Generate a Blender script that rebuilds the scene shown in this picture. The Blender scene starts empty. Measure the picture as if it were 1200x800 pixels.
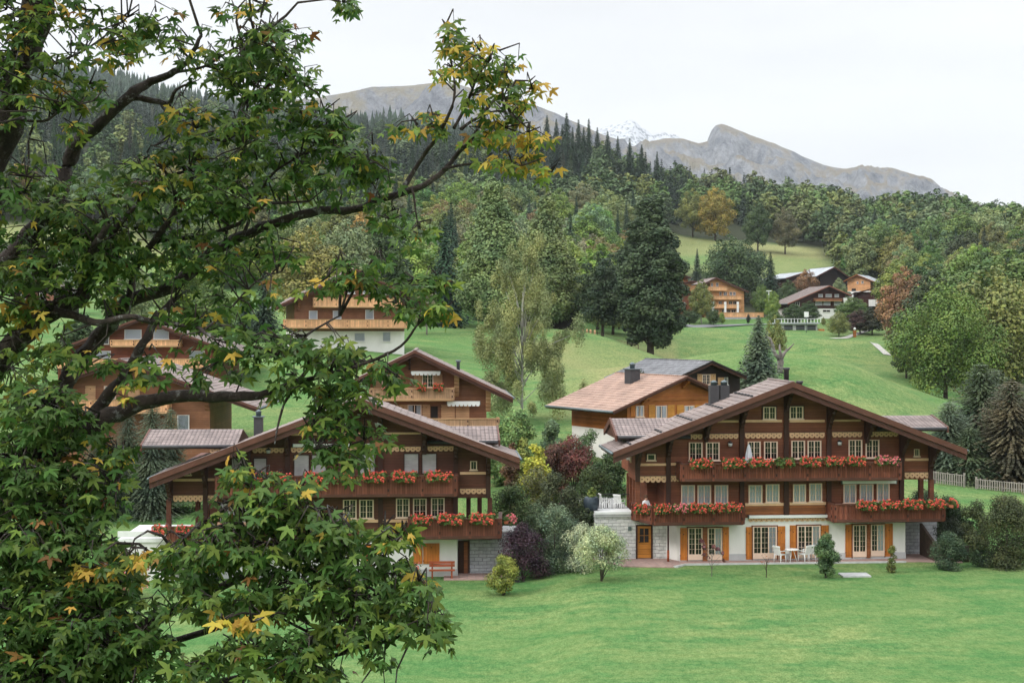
import bpy, math, random
import numpy as np
from mathutils import Vector, Matrix

# ------------------------------------------------------------------ camera
FPX, CX, HY, CH = 1667.0, 600.0, 385.0, 13.45      # focal length in photo pixels, centre column, horizon row, eye height
S = bpy.context.scene
COL = S.collection
cam_d = bpy.data.cameras.new('camera'); cam = bpy.data.objects.new('camera', cam_d); COL.objects.link(cam)
cam.location = (0, 0, CH); cam.rotation_euler = (math.radians(90), 0, 0)
cam_d.sensor_width = 36.0; cam_d.lens = 36.0 * FPX / 1200.0
cam_d.shift_x = 0.0; cam_d.shift_y = -(400 - HY) / 1200.0
cam_d.clip_start = 0.3; cam_d.clip_end = 30000
S.camera = cam

# ------------------------------------------------------------------ world, sun, exposure
SUN_EL, SUN_AZ = math.radians(36), math.radians(246)     # azimuth clockwise from +Y: behind and left of the camera
W = bpy.data.worlds.new('World'); S.world = W; W.use_nodes = True
nt = W.node_tree; nt.nodes.clear()
def wn(t, **k):
    n = nt.nodes.new(t)
    for a, b in k.items(): setattr(n, a, b)
    return n
sky = wn('ShaderNodeTexSky', sky_type='NISHITA', sun_disc=False, sun_elevation=SUN_EL, sun_rotation=SUN_AZ)
tc = wn('ShaderNodeTexCoord'); sx = wn('ShaderNodeSeparateXYZ')
nt.links.new(tc.outputs['Generated'], sx.inputs[0])
ramp = wn('ShaderNodeValToRGB')                          # overcast: the zenith is brighter than the horizon
ramp.color_ramp.elements[0].position = 0.0; ramp.color_ramp.elements[0].color = (0.305, 0.307, 0.31, 1)
ramp.color_ramp.elements[1].position = 1.0; ramp.color_ramp.elements[1].color = (0.92, 0.95, 0.98, 1)
e = ramp.color_ramp.elements.new(0.22); e.color = (0.318, 0.319, 0.321, 1)
e = ramp.color_ramp.elements.new(0.5); e.color = (0.62, 0.64, 0.66, 1)
nt.links.new(sx.outputs[2], ramp.inputs[0])
mp = wn('ShaderNodeMapping'); mp.inputs['Scale'].default_value = (1.0, 1.0, 4.5)
nt.links.new(tc.outputs['Generated'], mp.inputs[0])
nz = wn('ShaderNodeTexNoise'); nz.inputs['Scale'].default_value = 2.6; nz.inputs['Detail'].default_value = 4
nt.links.new(mp.outputs[0], nz.inputs[0])
mr = wn('ShaderNodeMapRange'); mr.inputs[1].default_value = 0.3; mr.inputs[2].default_value = 0.7
mr.inputs[3].default_value = 22.0; mr.inputs[4].default_value = 26.6
nt.links.new(nz.outputs[0], mr.inputs[0])
mul = wn('ShaderNodeVectorMath', operation='SCALE')
nt.links.new(ramp.outputs[0], mul.inputs[0]); nt.links.new(mr.outputs[0], mul.inputs['Scale'])
mixw = wn('ShaderNodeMixRGB'); mixw.inputs[0].default_value = 0.95
nt.links.new(sky.outputs[0], mixw.inputs[1]); nt.links.new(mul.outputs[0], mixw.inputs[2])
bg = wn('ShaderNodeBackground'); bg.inputs[1].default_value = 0.1
nt.links.new(mixw.outputs[0], bg.inputs[0])
wo = wn('ShaderNodeOutputWorld'); nt.links.new(bg.outputs[0], wo.inputs[0])

sun_d = bpy.data.lights.new('sun', 'SUN'); sun = bpy.data.objects.new('sun', sun_d); COL.objects.link(sun)
sun_d.energy = 1.5; sun_d.angle = math.radians(14); sun_d.color = (1.0, 0.97, 0.92)
sun.rotation_euler = (math.radians(90) - SUN_EL, 0, math.pi - SUN_AZ)
S.view_settings.view_transform = 'Standard'; S.view_settings.look = 'None'
S.view_settings.gamma = 1; S.view_settings.exposure = 0.38; S.view_settings.use_curve_mapping = False
S.cycles.use_denoising = True; S.cycles.max_bounces = 6; S.cycles.diffuse_bounces = 3; S.cycles.transparent_max_bounces = 6
S.cycles.volume_bounces = 0; S.cycles.use_adaptive_sampling = True; S.cycles.adaptive_threshold = 0.02

# ------------------------------------------------------------------ helpers
def P(px, py, Y): return Vector(((px - CX) / FPX * Y, Y, CH + (HY - py) / FPX * Y))
def tag(o, label=None, cat=None, group=None, kind=None):
    if label: o['label'] = label
    if cat: o['category'] = cat
    if group: o['group'] = group
    if kind: o['kind'] = kind
    return o
def empty(name, loc, rz=0.0, label=None, cat=None, group=None):
    o = bpy.data.objects.new(name, None); COL.objects.link(o)
    o.location = loc; o.rotation_euler = (0, 0, rz); o.empty_display_size = 0.3
    return tag(o, label, cat, group)
def link(name, me, parent=None):
    o = bpy.data.objects.new(name, me); COL.objects.link(o)
    if parent is not None: o.parent = parent
    return o
def copy_tree(o, parent=None):
    c = o.copy(); COL.objects.link(c); c.parent = parent
    for ch in [x for x in o.children]: copy_tree(ch, c)
    return c

def mesh_np(name, V, Fc, mats, mi=None, smooth=False):
    """V (n,3); Fc (m,k) index array of equal-size faces"""
    me = bpy.data.meshes.new(name)
    V = np.asarray(V, np.float32); Fc = np.asarray(Fc, np.int32)
    me.vertices.add(len(V)); me.vertices.foreach_set('co', V.ravel())
    m, k = Fc.shape
    me.loops.add(m * k); me.loops.foreach_set('vertex_index', Fc.ravel())
    me.polygons.add(m)
    me.polygons.foreach_set('loop_start', np.arange(0, m * k, k, dtype=np.int32))
    me.polygons.foreach_set('loop_total', np.full(m, k, np.int32))
    if mi is not None: me.polygons.foreach_set('material_index', np.asarray(mi, np.int32))
    if smooth: me.polygons.foreach_set('use_smooth', np.ones(m, bool))
    for x in (mats if isinstance(mats, (list, tuple)) else [mats]): me.materials.append(x)
    me.update(calc_edges=True)
    return me

class MB:
    def __init__(s): s.v = []; s.f = []; s.m = []; s.mats = []; s.sm = []
    def mi(s, mat):
        if mat not in s.mats: s.mats.append(mat)
        return s.mats.index(mat)
    def add(s, vs, fs, mat, sm=False):
        b = len(s.v); s.v += [tuple(v) for v in vs]; i = s.mi(mat)
        for f in fs: s.f.append([b + k for k in f]); s.m.append(i); s.sm.append(sm)
    def box(s, x0, x1, y0, y1, z0, z1, mat):
        if x0 > x1: x0, x1 = x1, x0
        if y0 > y1: y0, y1 = y1, y0
        if z0 > z1: z0, z1 = z1, z0
        s.add([(x0,y0,z0),(x1,y0,z0),(x1,y1,z0),(x0,y1,z0),(x0,y0,z1),(x1,y0,z1),(x1,y1,z1),(x0,y1,z1)],
              [(0,3,2,1),(4,5,6,7),(0,1,5,4),(1,2,6,5),(2,3,7,6),(3,0,4,7)], mat)
    def prism(s, poly, y0, y1, mat):           # polygon in (x,z), extruded along y
        n = len(poly)
        s.add([(p[0], y0, p[1]) for p in poly] + [(p[0], y1, p[1]) for p in poly],
              [tuple(range(n)), tuple(range(2*n-1, n-1, -1))] + [(i, i+n, (i+1) % n + n, (i+1) % n) for i in range(n)], mat)
    def prismx(s, poly, x0, x1, mat):          # polygon in (y,z), extruded along x
        n = len(poly)
        s.add([(x0, p[0], p[1]) for p in poly] + [(x1, p[0], p[1]) for p in poly],
              [tuple(range(n)), tuple(range(2*n-1, n-1, -1))] + [(i, i+n, (i+1) % n + n, (i+1) % n) for i in range(n)], mat)
    def prismz(s, poly, z0, z1, mat):
        n = len(poly)
        s.add([(p[0], p[1], z0) for p in poly] + [(p[0], p[1], z1) for p in poly],
              [tuple(range(n-1, -1, -1)), tuple(range(n, 2*n))] + [(i, (i+1) % n, (i+1) % n + n, i+n) for i in range(n)], mat)
    def tube(s, pts, rad, mat, n=8, jit=0.0, rng=None):
        pts = [Vector(p) for p in pts]; rings = []
        up = Vector((0.13, 0.31, 0.94))
        for i, p in enumerate(pts):
            d = (pts[min(i+1, len(pts)-1)] - pts[max(i-1, 0)])
            if d.length < 1e-9: d = Vector((0, 0, 1))
            d.normalize()
            a = d.cross(up)
            if a.length < 0.1: a = d.cross(Vector((1, 0, 0)))
            a.normalize(); b = d.cross(a)
            r = rad[i] if isinstance(rad, (list, tuple)) else rad
            ring = []
            for k in range(n):
                t = 2*math.pi*k/n; rr = r * (1 + (rng.uniform(-jit, jit) if rng else 0))
                ring.append(p + a*math.cos(t)*rr + b*math.sin(t)*rr)
            rings.append(ring)
        vs = [v for r in rings for v in r]; fs = []
        for i in range(len(pts)-1):
            for k in range(n):
                fs.append((i*n+k, i*n+(k+1) % n, (i+1)*n+(k+1) % n, (i+1)*n+k))
        fs.append(tuple(range(n-1, -1, -1))); fs.append(tuple(range((len(pts)-1)*n, len(pts)*n)))
        s.add(vs, fs, mat, True)
    def lathe(s, prof, mat, c=(0, 0, 0), n=16):  # prof [(r,z)]
        vs = []; fs = []
        for r, z in prof:
            for k in range(n):
                t = 2*math.pi*k/n; vs.append((c[0]+r*math.cos(t), c[1]+r*math.sin(t), c[2]+z))
        for i in range(len(prof)-1):
            for k in range(n): fs.append((i*n+k, i*n+(k+1) % n, (i+1)*n+(k+1) % n, (i+1)*n+k))
        fs.append(tuple(range(n-1, -1, -1))); fs.append(tuple(range((len(prof)-1)*n, len(prof)*n)))
        s.add(vs, fs, mat, True)
    def build(s, name, parent=None):
        me = bpy.data.meshes.new(name)
        me.from_pydata(s.v, [], s.f)
        for m in s.mats: me.materials.append(m)
        me.polygons.foreach_set('material_index', s.m); me.polygons.foreach_set('use_smooth', s.sm)
        me.update()
        return link(name, me, parent)

# ------------------------------------------------------------------ materials
def mat_base(name):
    m = bpy.data.materials.new(name); m.use_nodes = True
    n = m.node_tree; b = n.nodes['Principled BSDF']
    return m, n, b
def N(n, t, **k):
    x = n.nodes.new(t)
    for a, b in k.items(): setattr(x, a, b)
    return x
def mixc(n, fac, a, b, mode='MIX'):
    x = N(n, 'ShaderNodeMixRGB', blend_type=mode)
    for i, v in ((0, fac), (1, a), (2, b)):
        if isinstance(v, (int, float)): x.inputs[i].default_value = v
        elif isinstance(v, tuple): x.inputs[i].default_value = v if len(v) == 4 else (*v, 1)
        else: n.links.new(v, x.inputs[i])
    return x.outputs[0]
def noise(n, scale, detail=3, vec=None, rough=0.55, stretch=None):
    x = N(n, 'ShaderNodeTexNoise'); x.inputs['Scale'].default_value = scale; x.inputs['Detail'].default_value = detail
    x.inputs['Roughness'].default_value = rough
    if vec is None: vec = N(n, 'ShaderNodeTexCoord').outputs['Object']
    if stretch:
        mp = N(n, 'ShaderNodeMapping'); mp.inputs['Scale'].default_value = stretch
        n.links.new(vec, mp.inputs[0]); vec = mp.outputs[0]
    n.links.new(vec, x.inputs['Vector'])
    return x.outputs[0]
def rng_map(n, v, a, b, c, d):
    x = N(n, 'ShaderNodeMapRange'); n.links.new(v, x.inputs[0])
    for i, q in enumerate((a, b, c, d)): x.inputs[i+1].default_value = q
    return x.outputs[0]
def math_(n, op, a, b=None):
    x = N(n, 'ShaderNodeMath', operation=op)
    for i, v in ((0, a), (1, b)):
        if v is None: continue
        if isinstance(v, (int, float)): x.inputs[i].default_value = v
        else: n.links.new(v, x.inputs[i])
    return x.outputs[0]
def bump(n, b, h, strength=0.4, dist=0.02):
    x = N(n, 'ShaderNodeBump'); x.inputs['Strength'].default_value = strength; x.inputs['Distance'].default_value = dist
    n.links.new(h, x.inputs['Height']); n.links.new(x.outputs[0], b.inputs['Normal'])
def plain(name, col, rough=0.6, metal=0.0, var=0.12, scale=3.0):
    m, n, b = mat_base(name)
    f = rng_map(n, noise(n, scale, 4), 0.3, 0.7, 1 - var, 1 + var)
    c = mixc(n, 1.0, (*col, 1), (1, 1, 1, 1), 'MULTIPLY')
    v = N(n, 'ShaderNodeVectorMath', operation='SCALE'); n.links.new(c, v.inputs[0]); n.links.new(f, v.inputs['Scale'])
    n.links.new(v.outputs[0], b.inputs['Base Color'])
    b.inputs['Roughness'].default_value = rough; b.inputs['Metallic'].default_value = metal; b.inputs['Specular IOR Level'].default_value = 0.3
    return m
def wood(name, col, axis='z', pitch=0.16, rough=0.6, var=0.3, groove=0.55):
    """boards across `axis` (object space): each board its own tone, a dark joint between boards, grain, weathering"""
    m, n, b = mat_base(name)
    tc = N(n, 'ShaderNodeTexCoord'); sp = N(n, 'ShaderNodeSeparateXYZ'); n.links.new(tc.outputs['Object'], sp.inputs[0])
    a = sp.outputs['xyz'.index(axis)]
    q = math_(n, 'DIVIDE', a, pitch); fl = math_(n, 'FLOOR', q); fr = math_(n, 'FRACT', q)
    wn_ = N(n, 'ShaderNodeTexWhiteNoise', noise_dimensions='1D'); n.links.new(fl, wn_.inputs['W'])
    tone = rng_map(n, wn_.outputs['Value'], 0, 1, 1 - var*0.5, 1 + var*0.5)
    st = {'z': (1.0, 1.0, 14.0), 'x': (14.0, 14.0, 1.0), 'y': (14.0, 14.0, 1.0)}[axis]
    g = rng_map(n, noise(n, 2.0, 5, tc.outputs['Object'], 0.6, st), 0.3, 0.7, 0.8, 1.2)
    wth = rng_map(n, noise(n, 0.7, 3, tc.outputs['Object']), 0.35, 0.65, 0.85, 1.15)
    j = rng_map(n, math_(n, 'ABSOLUTE', math_(n, 'SUBTRACT', fr, 0.5)), 0.42, 0.49, 1.0, groove)
    f = math_(n, 'MULTIPLY', math_(n, 'MULTIPLY', tone, g), math_(n, 'MULTIPLY', wth, j))
    v = N(n, 'ShaderNodeVectorMath', operation='SCALE'); v.inputs[0].default_value = col; n.links.new(f, v.inputs['Scale'])
    n.links.new(v.outputs[0], b.inputs['Base Color']); b.inputs['Roughness'].default_value = rough; b.inputs['Specular IOR Level'].default_value = 0.22
    bump(n, b, j, 0.5, 0.015)
    return m
M = {}
M['wood_red'] = wood('stained_timber', (0.19, 0.067, 0.036), 'z', 0.16, 0.6, 0.45)
M['wood_red_v'] = wood('balcony_timber', (0.2, 0.066, 0.04), 'x', 0.14, 0.6, 0.5, 0.3)
M['wood_brown'] = wood('brown_timber', (0.115, 0.045, 0.028))
M['wood_brown_v'] = wood('brown_balcony_timber', (0.2, 0.07, 0.045), 'x', 0.14, 0.6, 0.5, 0.3)
M['wood_warm'] = wood('warm_timber', (0.24, 0.085, 0.032))
M['wood_beam'] = plain('dark_beam', (0.05, 0.022, 0.015), 0.7)
M['wood_orange'] = wood('orange_timber', (0.36, 0.125, 0.035))
M['wood_chalet'] = wood('aged_chalet_timber', (0.22, 0.1, 0.052))
M['wood_black'] = wood('blackened_timber', (0.02, 0.013, 0.011))
M['wood_darkred'] = wood('dark_red_timber', (0.05, 0.018, 0.014))
M['wood_tan'] = wood('pale_tan_timber', (0.48, 0.29, 0.17), 'x', 0.13)
M['wood_tan_h'] = wood('pale_tan_boards', (0.5, 0.3, 0.16))
M['wood_peach'] = wood('peach_timber', (0.62, 0.32, 0.15))
M['wood_peachd'] = wood('peach_balcony_timber', (0.68, 0.38, 0.2), 'x', 0.2)
M['shutter'] = wood('orange_shutter_boards', (0.5, 0.17, 0.035), 'x', 0.15, 0.45)
M['door'] = wood('orange_door_boards', (0.5, 0.2, 0.04), 'z', 0.3, 0.4)
M['louver'] = wood('louvred_boards', (0.5, 0.22, 0.045), 'z', 0.08, 0.5, 0.2, 0.35)
M['trim'] = plain('ochre_trim', (0.68, 0.42, 0.25), 0.5)
M['frieze_dark'] = plain('frieze_cutout', (0.1, 0.035, 0.02), 0.7)
M['fascia'] = plain('roof_edge_board', (0.105, 0.042, 0.028), 0.55, 0, 0.2, 1.5)
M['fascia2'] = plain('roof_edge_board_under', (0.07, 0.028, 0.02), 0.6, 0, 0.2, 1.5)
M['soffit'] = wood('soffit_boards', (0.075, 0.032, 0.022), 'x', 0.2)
M['cream'] = plain('cream_window_frame', (0.78, 0.58, 0.45), 0.4, 0, 0.05)
M['white_frame'] = plain('white_window_frame', (0.74, 0.72, 0.68), 0.4, 0, 0.05)
M['white'] = plain('white_paint', (0.78, 0.78, 0.76), 0.45, 0, 0.05)
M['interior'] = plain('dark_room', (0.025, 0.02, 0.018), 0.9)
M['metal_dark'] = plain('dark_sheet_metal', (0.06, 0.058, 0.062), 0.55, 0.3)
M['gutter'] = plain('grey_gutter_metal', (0.13, 0.16, 0.17), 0.4, 0.5)
M['blind'] = wood('grey_roller_shutter', (0.4, 0.38, 0.37), 'z', 0.06, 0.5, 0.05, 0.7)
M['pipe'] = plain('dark_red_pipe', (0.07, 0.02, 0.018), 0.4, 0.3)
M['lampblack'] = plain('black_lamp_metal', (0.03, 0.03, 0.032), 0.4, 0.4)
M['frost'] = plain('frosted_lamp_glass', (0.6, 0.6, 0.58), 0.3)
M['redbench'] = wood('red_brown_bench_wood', (0.3, 0.07, 0.025), 'z', 0.12, 0.45)
M['pot_dark'] = plain('slate_blue_pot', (0.04, 0.055, 0.07), 0.5)
M['terracotta'] = plain('terracotta', (0.42, 0.14, 0.07), 0.8)
M['ironblack'] = plain('black_iron', (0.02, 0.02, 0.022), 0.5, 0.4)
M['fence_grey'] = plain('weathered_fence_wood', (0.28, 0.25, 0.22), 0.85, 0, 0.25)
M['fence_brown'] = plain('brown_fence_wood', (0.09, 0.06, 0.045), 0.85, 0, 0.25)
M['concrete'] = plain('pale_concrete', (0.45, 0.45, 0.44), 0.85, 0, 0.15)
M['greyroof'] = plain('grey_sheet_roof', (0.38, 0.4, 0.42), 0.6, 0.1, 0.2, 0.4)
M['umbrella'] = plain('white_folded_canvas', (0.62, 0.62, 0.66), 0.8)
M['skin'] = plain('skin', (0.5, 0.27, 0.19), 0.5)
M['shirt'] = plain('white_shirt', (0.75, 0.74, 0.74), 0.8)
M['hair'] = plain('brown_hair', (0.09, 0.045, 0.025), 0.6)
M['trousers'] = plain('dark_trousers', (0.03, 0.035, 0.05), 0.8)
M['asphalt'] = plain('road_asphalt', (0.16, 0.16, 0.165), 0.9, 0, 0.2)
M['path'] = plain('pale_gravel_path', (0.42, 0.4, 0.36), 0.95, 0, 0.2)

def plaster(name, col):
    m, n, b = mat_base(name)
    big = rng_map(n, noise(n, 0.8, 5, None, 0.65, (1, 1, 0.35)), 0.35, 0.7, 1.0, 0.86)
    v = N(n, 'ShaderNodeVectorMath', operation='SCALE'); v.inputs[0].default_value = col; n.links.new(big, v.inputs['Scale'])
    n.links.new(v.outputs[0], b.inputs['Base Color']); b.inputs['Roughness'].default_value = 0.9
    bump(n, b, noise(n, 40, 3), 0.2, 0.01)
    return m
M['plaster'] = plaster('white_plaster', (0.8, 0.78, 0.74))
M['plinth'] = plaster('grey_plinth_plaster', (0.5, 0.5, 0.5))
def stone_white(name, c1, c2, mortar):
    m, n, b = mat_base(name)
    tc = N(n, 'ShaderNodeTexCoord'); mp = N(n, 'ShaderNodeMapping'); mp.inputs['Rotation'].default_value = (math.radians(-90), 0, 0)
    n.links.new(tc.outputs['Object'], mp.inputs[0])
    nz_ = N(n, 'ShaderNodeTexNoise'); nz_.inputs['Scale'].default_value = 2.0; n.links.new(tc.outputs['Object'], nz_.inputs[0])
    vm = N(n, 'ShaderNodeVectorMath', operation='MULTIPLY_ADD'); n.links.new(nz_.outputs['Color'], vm.inputs[0])
    vm.inputs[1].default_value = (0.12, 0.12, 0.12); n.links.new(mp.outputs[0], vm.inputs[2])
    bt = N(n, 'ShaderNodeTexBrick'); n.links.new(vm.outputs[0], bt.inputs[0])
    bt.inputs['Color1'].default_value = (*c1, 1); bt.inputs['Color2'].default_value = (*c2, 1); bt.inputs['Mortar'].default_value = (*mortar, 1)
    bt.inputs['Scale'].default_value = 1; bt.inputs['Mortar Size'].default_value = 0.014; bt.inputs['Mortar Smooth'].default_value = 0.6
    bt.inputs['Brick Width'].default_value = 0.46; bt.inputs['Row Height'].default_value = 0.2
    n.links.new(mixc(n, 0.5, bt.outputs['Color'], rng_map(n, noise(n, 5, 4), 0.3, 0.7, 0.6, 1.2), 'MULTIPLY'), b.inputs['Base Color'])
    b.inputs['Roughness'].default_value = 0.9
    inv = math_(n, 'SUBTRACT', 1.0, bt.outputs['Fac'])
    bump(n, b, math_(n, 'ADD', inv, math_(n, 'MULTIPLY', noise(n, 7, 4), 0.8)), 0.9, 0.05)
    return m
M['stone_white'] = stone_white('whitewashed_rubble_stone', (0.78, 0.76, 0.73), (0.62, 0.61, 0.6), (0.4, 0.39, 0.38))
M['stone_grey'] = stone_white('grey_rubble_stone', (0.5, 0.51, 0.54), (0.38, 0.39, 0.42), (0.22, 0.22, 0.23))
def tiles(name, col, col2, axis='y', pitch=0.24, streak=0.5):
    m, n, b = mat_base(name)
    tc = N(n, 'ShaderNodeTexCoord'); sp = N(n, 'ShaderNodeSeparateXYZ'); n.links.new(tc.outputs['Object'], sp.inputs[0])
    a = sp.outputs['xyz'.index(axis)]; o_ = sp.outputs['xyz'.index('y' if axis == 'x' else 'x')]
    q = math_(n, 'DIVIDE', a, pitch); fr = math_(n, 'FRACT', q)
    hump = math_(n, 'SINE', math_(n, 'MULTIPLY', fr, math.pi))
    cx = N(n, 'ShaderNodeCombineXYZ'); n.links.new(math_(n, 'FLOOR', q), cx.inputs[0])
    n.links.new(math_(n, 'FLOOR', math_(n, 'DIVIDE', o_, 0.325)), cx.inputs[1])
    wn_ = N(n, 'ShaderNodeTexWhiteNoise', noise_dimensions='2D'); n.links.new(cx.outputs[0], wn_.inputs['Vector'])
    c = mixc(n, wn_.outputs['Value'], (*col, 1), (*col2, 1))
    st = rng_map(n, noise(n, 0.9, 4), 0.35, 0.7, 1.12, 1 - streak*0.5)
    c2 = mixc(n, 1.0, c, st, 'MULTIPLY')
    c3 = mixc(n, 1.0, c2, rng_map(n, hump, 0, 0.6, 0.62, 1.05), 'MULTIPLY')
    n.links.new(c3, b.inputs['Base Color']); b.inputs['Roughness'].default_value = 0.75
    bump(n, b, hump, 0.8, 0.04)
    return m
M['tile'] = tiles('pink_brown_roof_tile', (0.26, 0.2, 0.178), (0.18, 0.14, 0.128))
M['tile_x'] = tiles('pink_brown_roof_tile_cross', (0.29, 0.23, 0.215), (0.21, 0.167, 0.158), 'x')
M['tile_salmon'] = tiles('salmon_roof_tile', (0.38, 0.25, 0.19), (0.31, 0.2, 0.155))
M['tile_grey'] = tiles('grey_slate_roof', (0.2, 0.2, 0.21), (0.13, 0.13, 0.14), 'y', 0.35)
M['tile_brown'] = tiles('brown_roof_tile', (0.2, 0.15, 0.13), (0.14, 0.11, 0.1))
M['tile_red'] = tiles('red_roof_tile', (0.3, 0.12, 0.08), (0.24, 0.09, 0.06))
M['paving'] = stone_white('red_clinker_paving', (0.4, 0.27, 0.23), (0.33, 0.22, 0.19), (0.3, 0.25, 0.22))
def glass_mat():
    m = bpy.data.materials.new('window_glass'); m.use_nodes = True; n = m.node_tree; n.nodes.clear()
    t = N(n, 'ShaderNodeBsdfTransparent'); t.inputs[0].default_value = (0.93, 0.95, 0.96, 1)
    g = N(n, 'ShaderNodeBsdfGlossy'); g.inputs['Roughness'].default_value = 0.03
    f = N(n, 'ShaderNodeFresnel'); f.inputs[0].default_value = 1.6
    nb = N(n, 'ShaderNodeBump'); nb.inputs['Strength'].default_value = 0.08; n.links.new(noise(n, 1.2, 1), nb.inputs['Height'])
    n.links.new(nb.outputs[0], g.inputs['Normal'])
    x = N(n, 'ShaderNodeMixShader'); n.links.new(rng_map(n, f.outputs[0], 0, 1, 0.0, 0.8), x.inputs[0])
    n.links.new(t.outputs[0], x.inputs[1]); n.links.new(g.outputs[0], x.inputs[2])
    o = N(n, 'ShaderNodeOutputMaterial'); n.links.new(x.outputs[0], o.inputs[0])
    return m
M['glass'] = glass_mat()
def curtain_mat():
    m, n, b = mat_base('net_curtain')
    tc = N(n, 'ShaderNodeTexCoord'); w = N(n, 'ShaderNodeTexWave', wave_type='BANDS', bands_direction='X'); w.inputs['Scale'].default_value = 3.5
    w.inputs['Distortion'].default_value = 3; n.links.new(tc.outputs['Object'], w.inputs[0])
    n.links.new(mixc(n, w.outputs['Fac'], (0.5, 0.51, 0.55, 1), (0.82, 0.82, 0.85, 1)), b.inputs['Base Color'])
    b.inputs['Roughness'].default_value = 0.9
    bump(n, b, w.outputs['Fac'], 0.6, 0.05)
    return m
M['curtain'] = curtain_mat()

def leafmat(name, col=None, var=0.45, trans=0.25, rough=0.6, hue=0.03, clump=0.0, tones=None):
    """foliage: colour from the object's own colour (col=None) or fixed; every leaf clump its own tone"""
    m = bpy.data.materials.new(name); m.use_nodes = True; n = m.node_tree; b = n.nodes['Principled BSDF']; b.inputs['Specular IOR Level'].default_value = 0.2
    out = n.nodes['Material Output']
    geo = N(n, 'ShaderNodeNewGeometry')
    if col is None: base = N(n, 'ShaderNodeObjectInfo').outputs['Color']
    else:
        r = N(n, 'ShaderNodeRGB'); r.outputs[0].default_value = (*col, 1); base = r.outputs[0]
    if tones:
        at_ = N(n, 'ShaderNodeAttribute'); at_.attribute_name = 'tone'; cr = N(n, 'ShaderNodeValToRGB'); el = cr.color_ramp.elements; cr.color_ramp.interpolation = 'CONSTANT'
        for i, q in enumerate(tones):
            e = el[i] if i < 2 else el.new(0); e.color = (*q, 1)
        for i in range(len(tones)): el[i].position = i/len(tones)
        n.links.new(at_.outputs['Fac'], cr.inputs[0]); base = cr.outputs[0]
    if clump:
        nz_ = N(n, 'ShaderNodeTexNoise'); nz_.inputs['Scale'].default_value = clump; nz_.inputs['Detail'].default_value = 2
        n.links.new(N(n, 'ShaderNodeTexCoord').outputs['Object'], nz_.inputs[0])
        base = mixc(n, rng_map(n, nz_.outputs[0], 0.35, 0.65, 0, 1), mixc(n, 1.0, base, (0.78, 0.85, 0.85, 1), 'MULTIPLY'), mixc(n, 1.0, base, (1.6, 1.42, 1.15, 1), 'MULTIPLY'))
    hs = N(n, 'ShaderNodeHueSaturation'); n.links.new(base, hs.inputs['Color'])
    n.links.new(rng_map(n, geo.outputs['Random Per Island'], 0, 1, 0.5 - hue, 0.5 + hue), hs.inputs['Hue'])
    w1 = N(n, 'ShaderNodeTexWhiteNoise', noise_dimensions='1D'); n.links.new(math_(n, 'MULTIPLY', geo.outputs['Random Per Island'], 371.3), w1.inputs['W'])
    n.links.new(rng_map(n, w1.outputs['Value'], 0, 1, 1 - var, 1 + var), hs.inputs['Value'])
    n.links.new(hs.outputs[0], b.inputs['Base Color']); b.inputs['Roughness'].default_value = rough
    if trans > 0:
        t = N(n, 'ShaderNodeBsdfTranslucent'); n.links.new(hs.outputs[0], t.inputs[0])
        x = N(n, 'ShaderNodeMixShader'); x.inputs[0].default_value = trans
        n.links.new(b.outputs[0], x.inputs[1]); n.links.new(t.outputs[0], x.inputs[2]); n.links.new(x.outputs[0], out.inputs[0])
    return m
M['leaf'] = leafmat('foliage', None, 0.22, 0.06, 0.6, 0.02, 5.0); M['needle'] = leafmat('needles', None, 0.4, 0.0, 0.7, 0.015, 6.0)
M['shrub_leaf'] = leafmat('shrub_foliage', None, 0.4, 0.15, 0.6, 0.025, 1.5)
M['needle_far'] = leafmat('far_needles', (0.03, 0.05, 0.032), 0.3, 0.0, 0.8, 0.02, 0.0, [(0.028, 0.045, 0.03), (0.04, 0.06, 0.04), (0.03, 0.052, 0.03), (0.05, 0.07, 0.048)])
M['broad_far'] = leafmat('far_foliage', (0.085, 0.105, 0.036), 0.2, 0.0, 0.8, 0.02, 0.0, [(0.07, 0.11, 0.045), (0.1, 0.16, 0.05), (0.16, 0.2, 0.07), (0.09, 0.13, 0.06), (0.15, 0.2, 0.1), (0.17, 0.2, 0.065), (0.075, 0.115, 0.05), (0.13, 0.15, 0.06), (0.12, 0.19, 0.06)])
M['petal'] = leafmat('geranium_petals', (0.8, 0.14, 0.095), 0.3, 0.2, 0.6, 0.025)
M['petal_pink'] = leafmat('pink_geranium_petals', (0.85, 0.24, 0.26), 0.2, 0.2, 0.6, 0.02)
M['gerleaf'] = leafmat('geranium_leaves', (0.1, 0.15, 0.04), 0.4, 0.2)
def bark(name, c1, c2, scale=6, lich=None):
    m, n, b = mat_base(name)
    c = mixc(n, rng_map(n, noise(n, scale, 5, None, 0.7, (1, 1, 0.35)), 0.35, 0.65, 0, 1), (*c1, 1), (*c2, 1))
    if lich: c = mixc(n, rng_map(n, noise(n, scale*1.7, 4, None, 0.7), 0.57, 0.66, 0, 0.8), c, (*lich, 1))
    n.links.new(c, b.inputs['Base Color']); b.inputs['Roughness'].default_value = 0.95
    bump(n, b, noise(n, scale*3, 5, None, 0.7), 1.0, 0.03)
    return m
M['bark'] = bark('bark', (0.045, 0.032, 0.024), (0.1, 0.08, 0.062), 2)
M['bark_maple'] = bark('lichened_maple_bark', (0.018, 0.013, 0.01), (0.05, 0.035, 0.026), 9, (0.2, 0.2, 0.19))
M['bark_pale'] = bark('pale_birch_bark', (0.3, 0.29, 0.26), (0.5, 0.48, 0.44), 2)
M['bark_grey'] = bark('grey_bark', (0.13, 0.11, 0.1), (0.24, 0.21, 0.19), 2)

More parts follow.
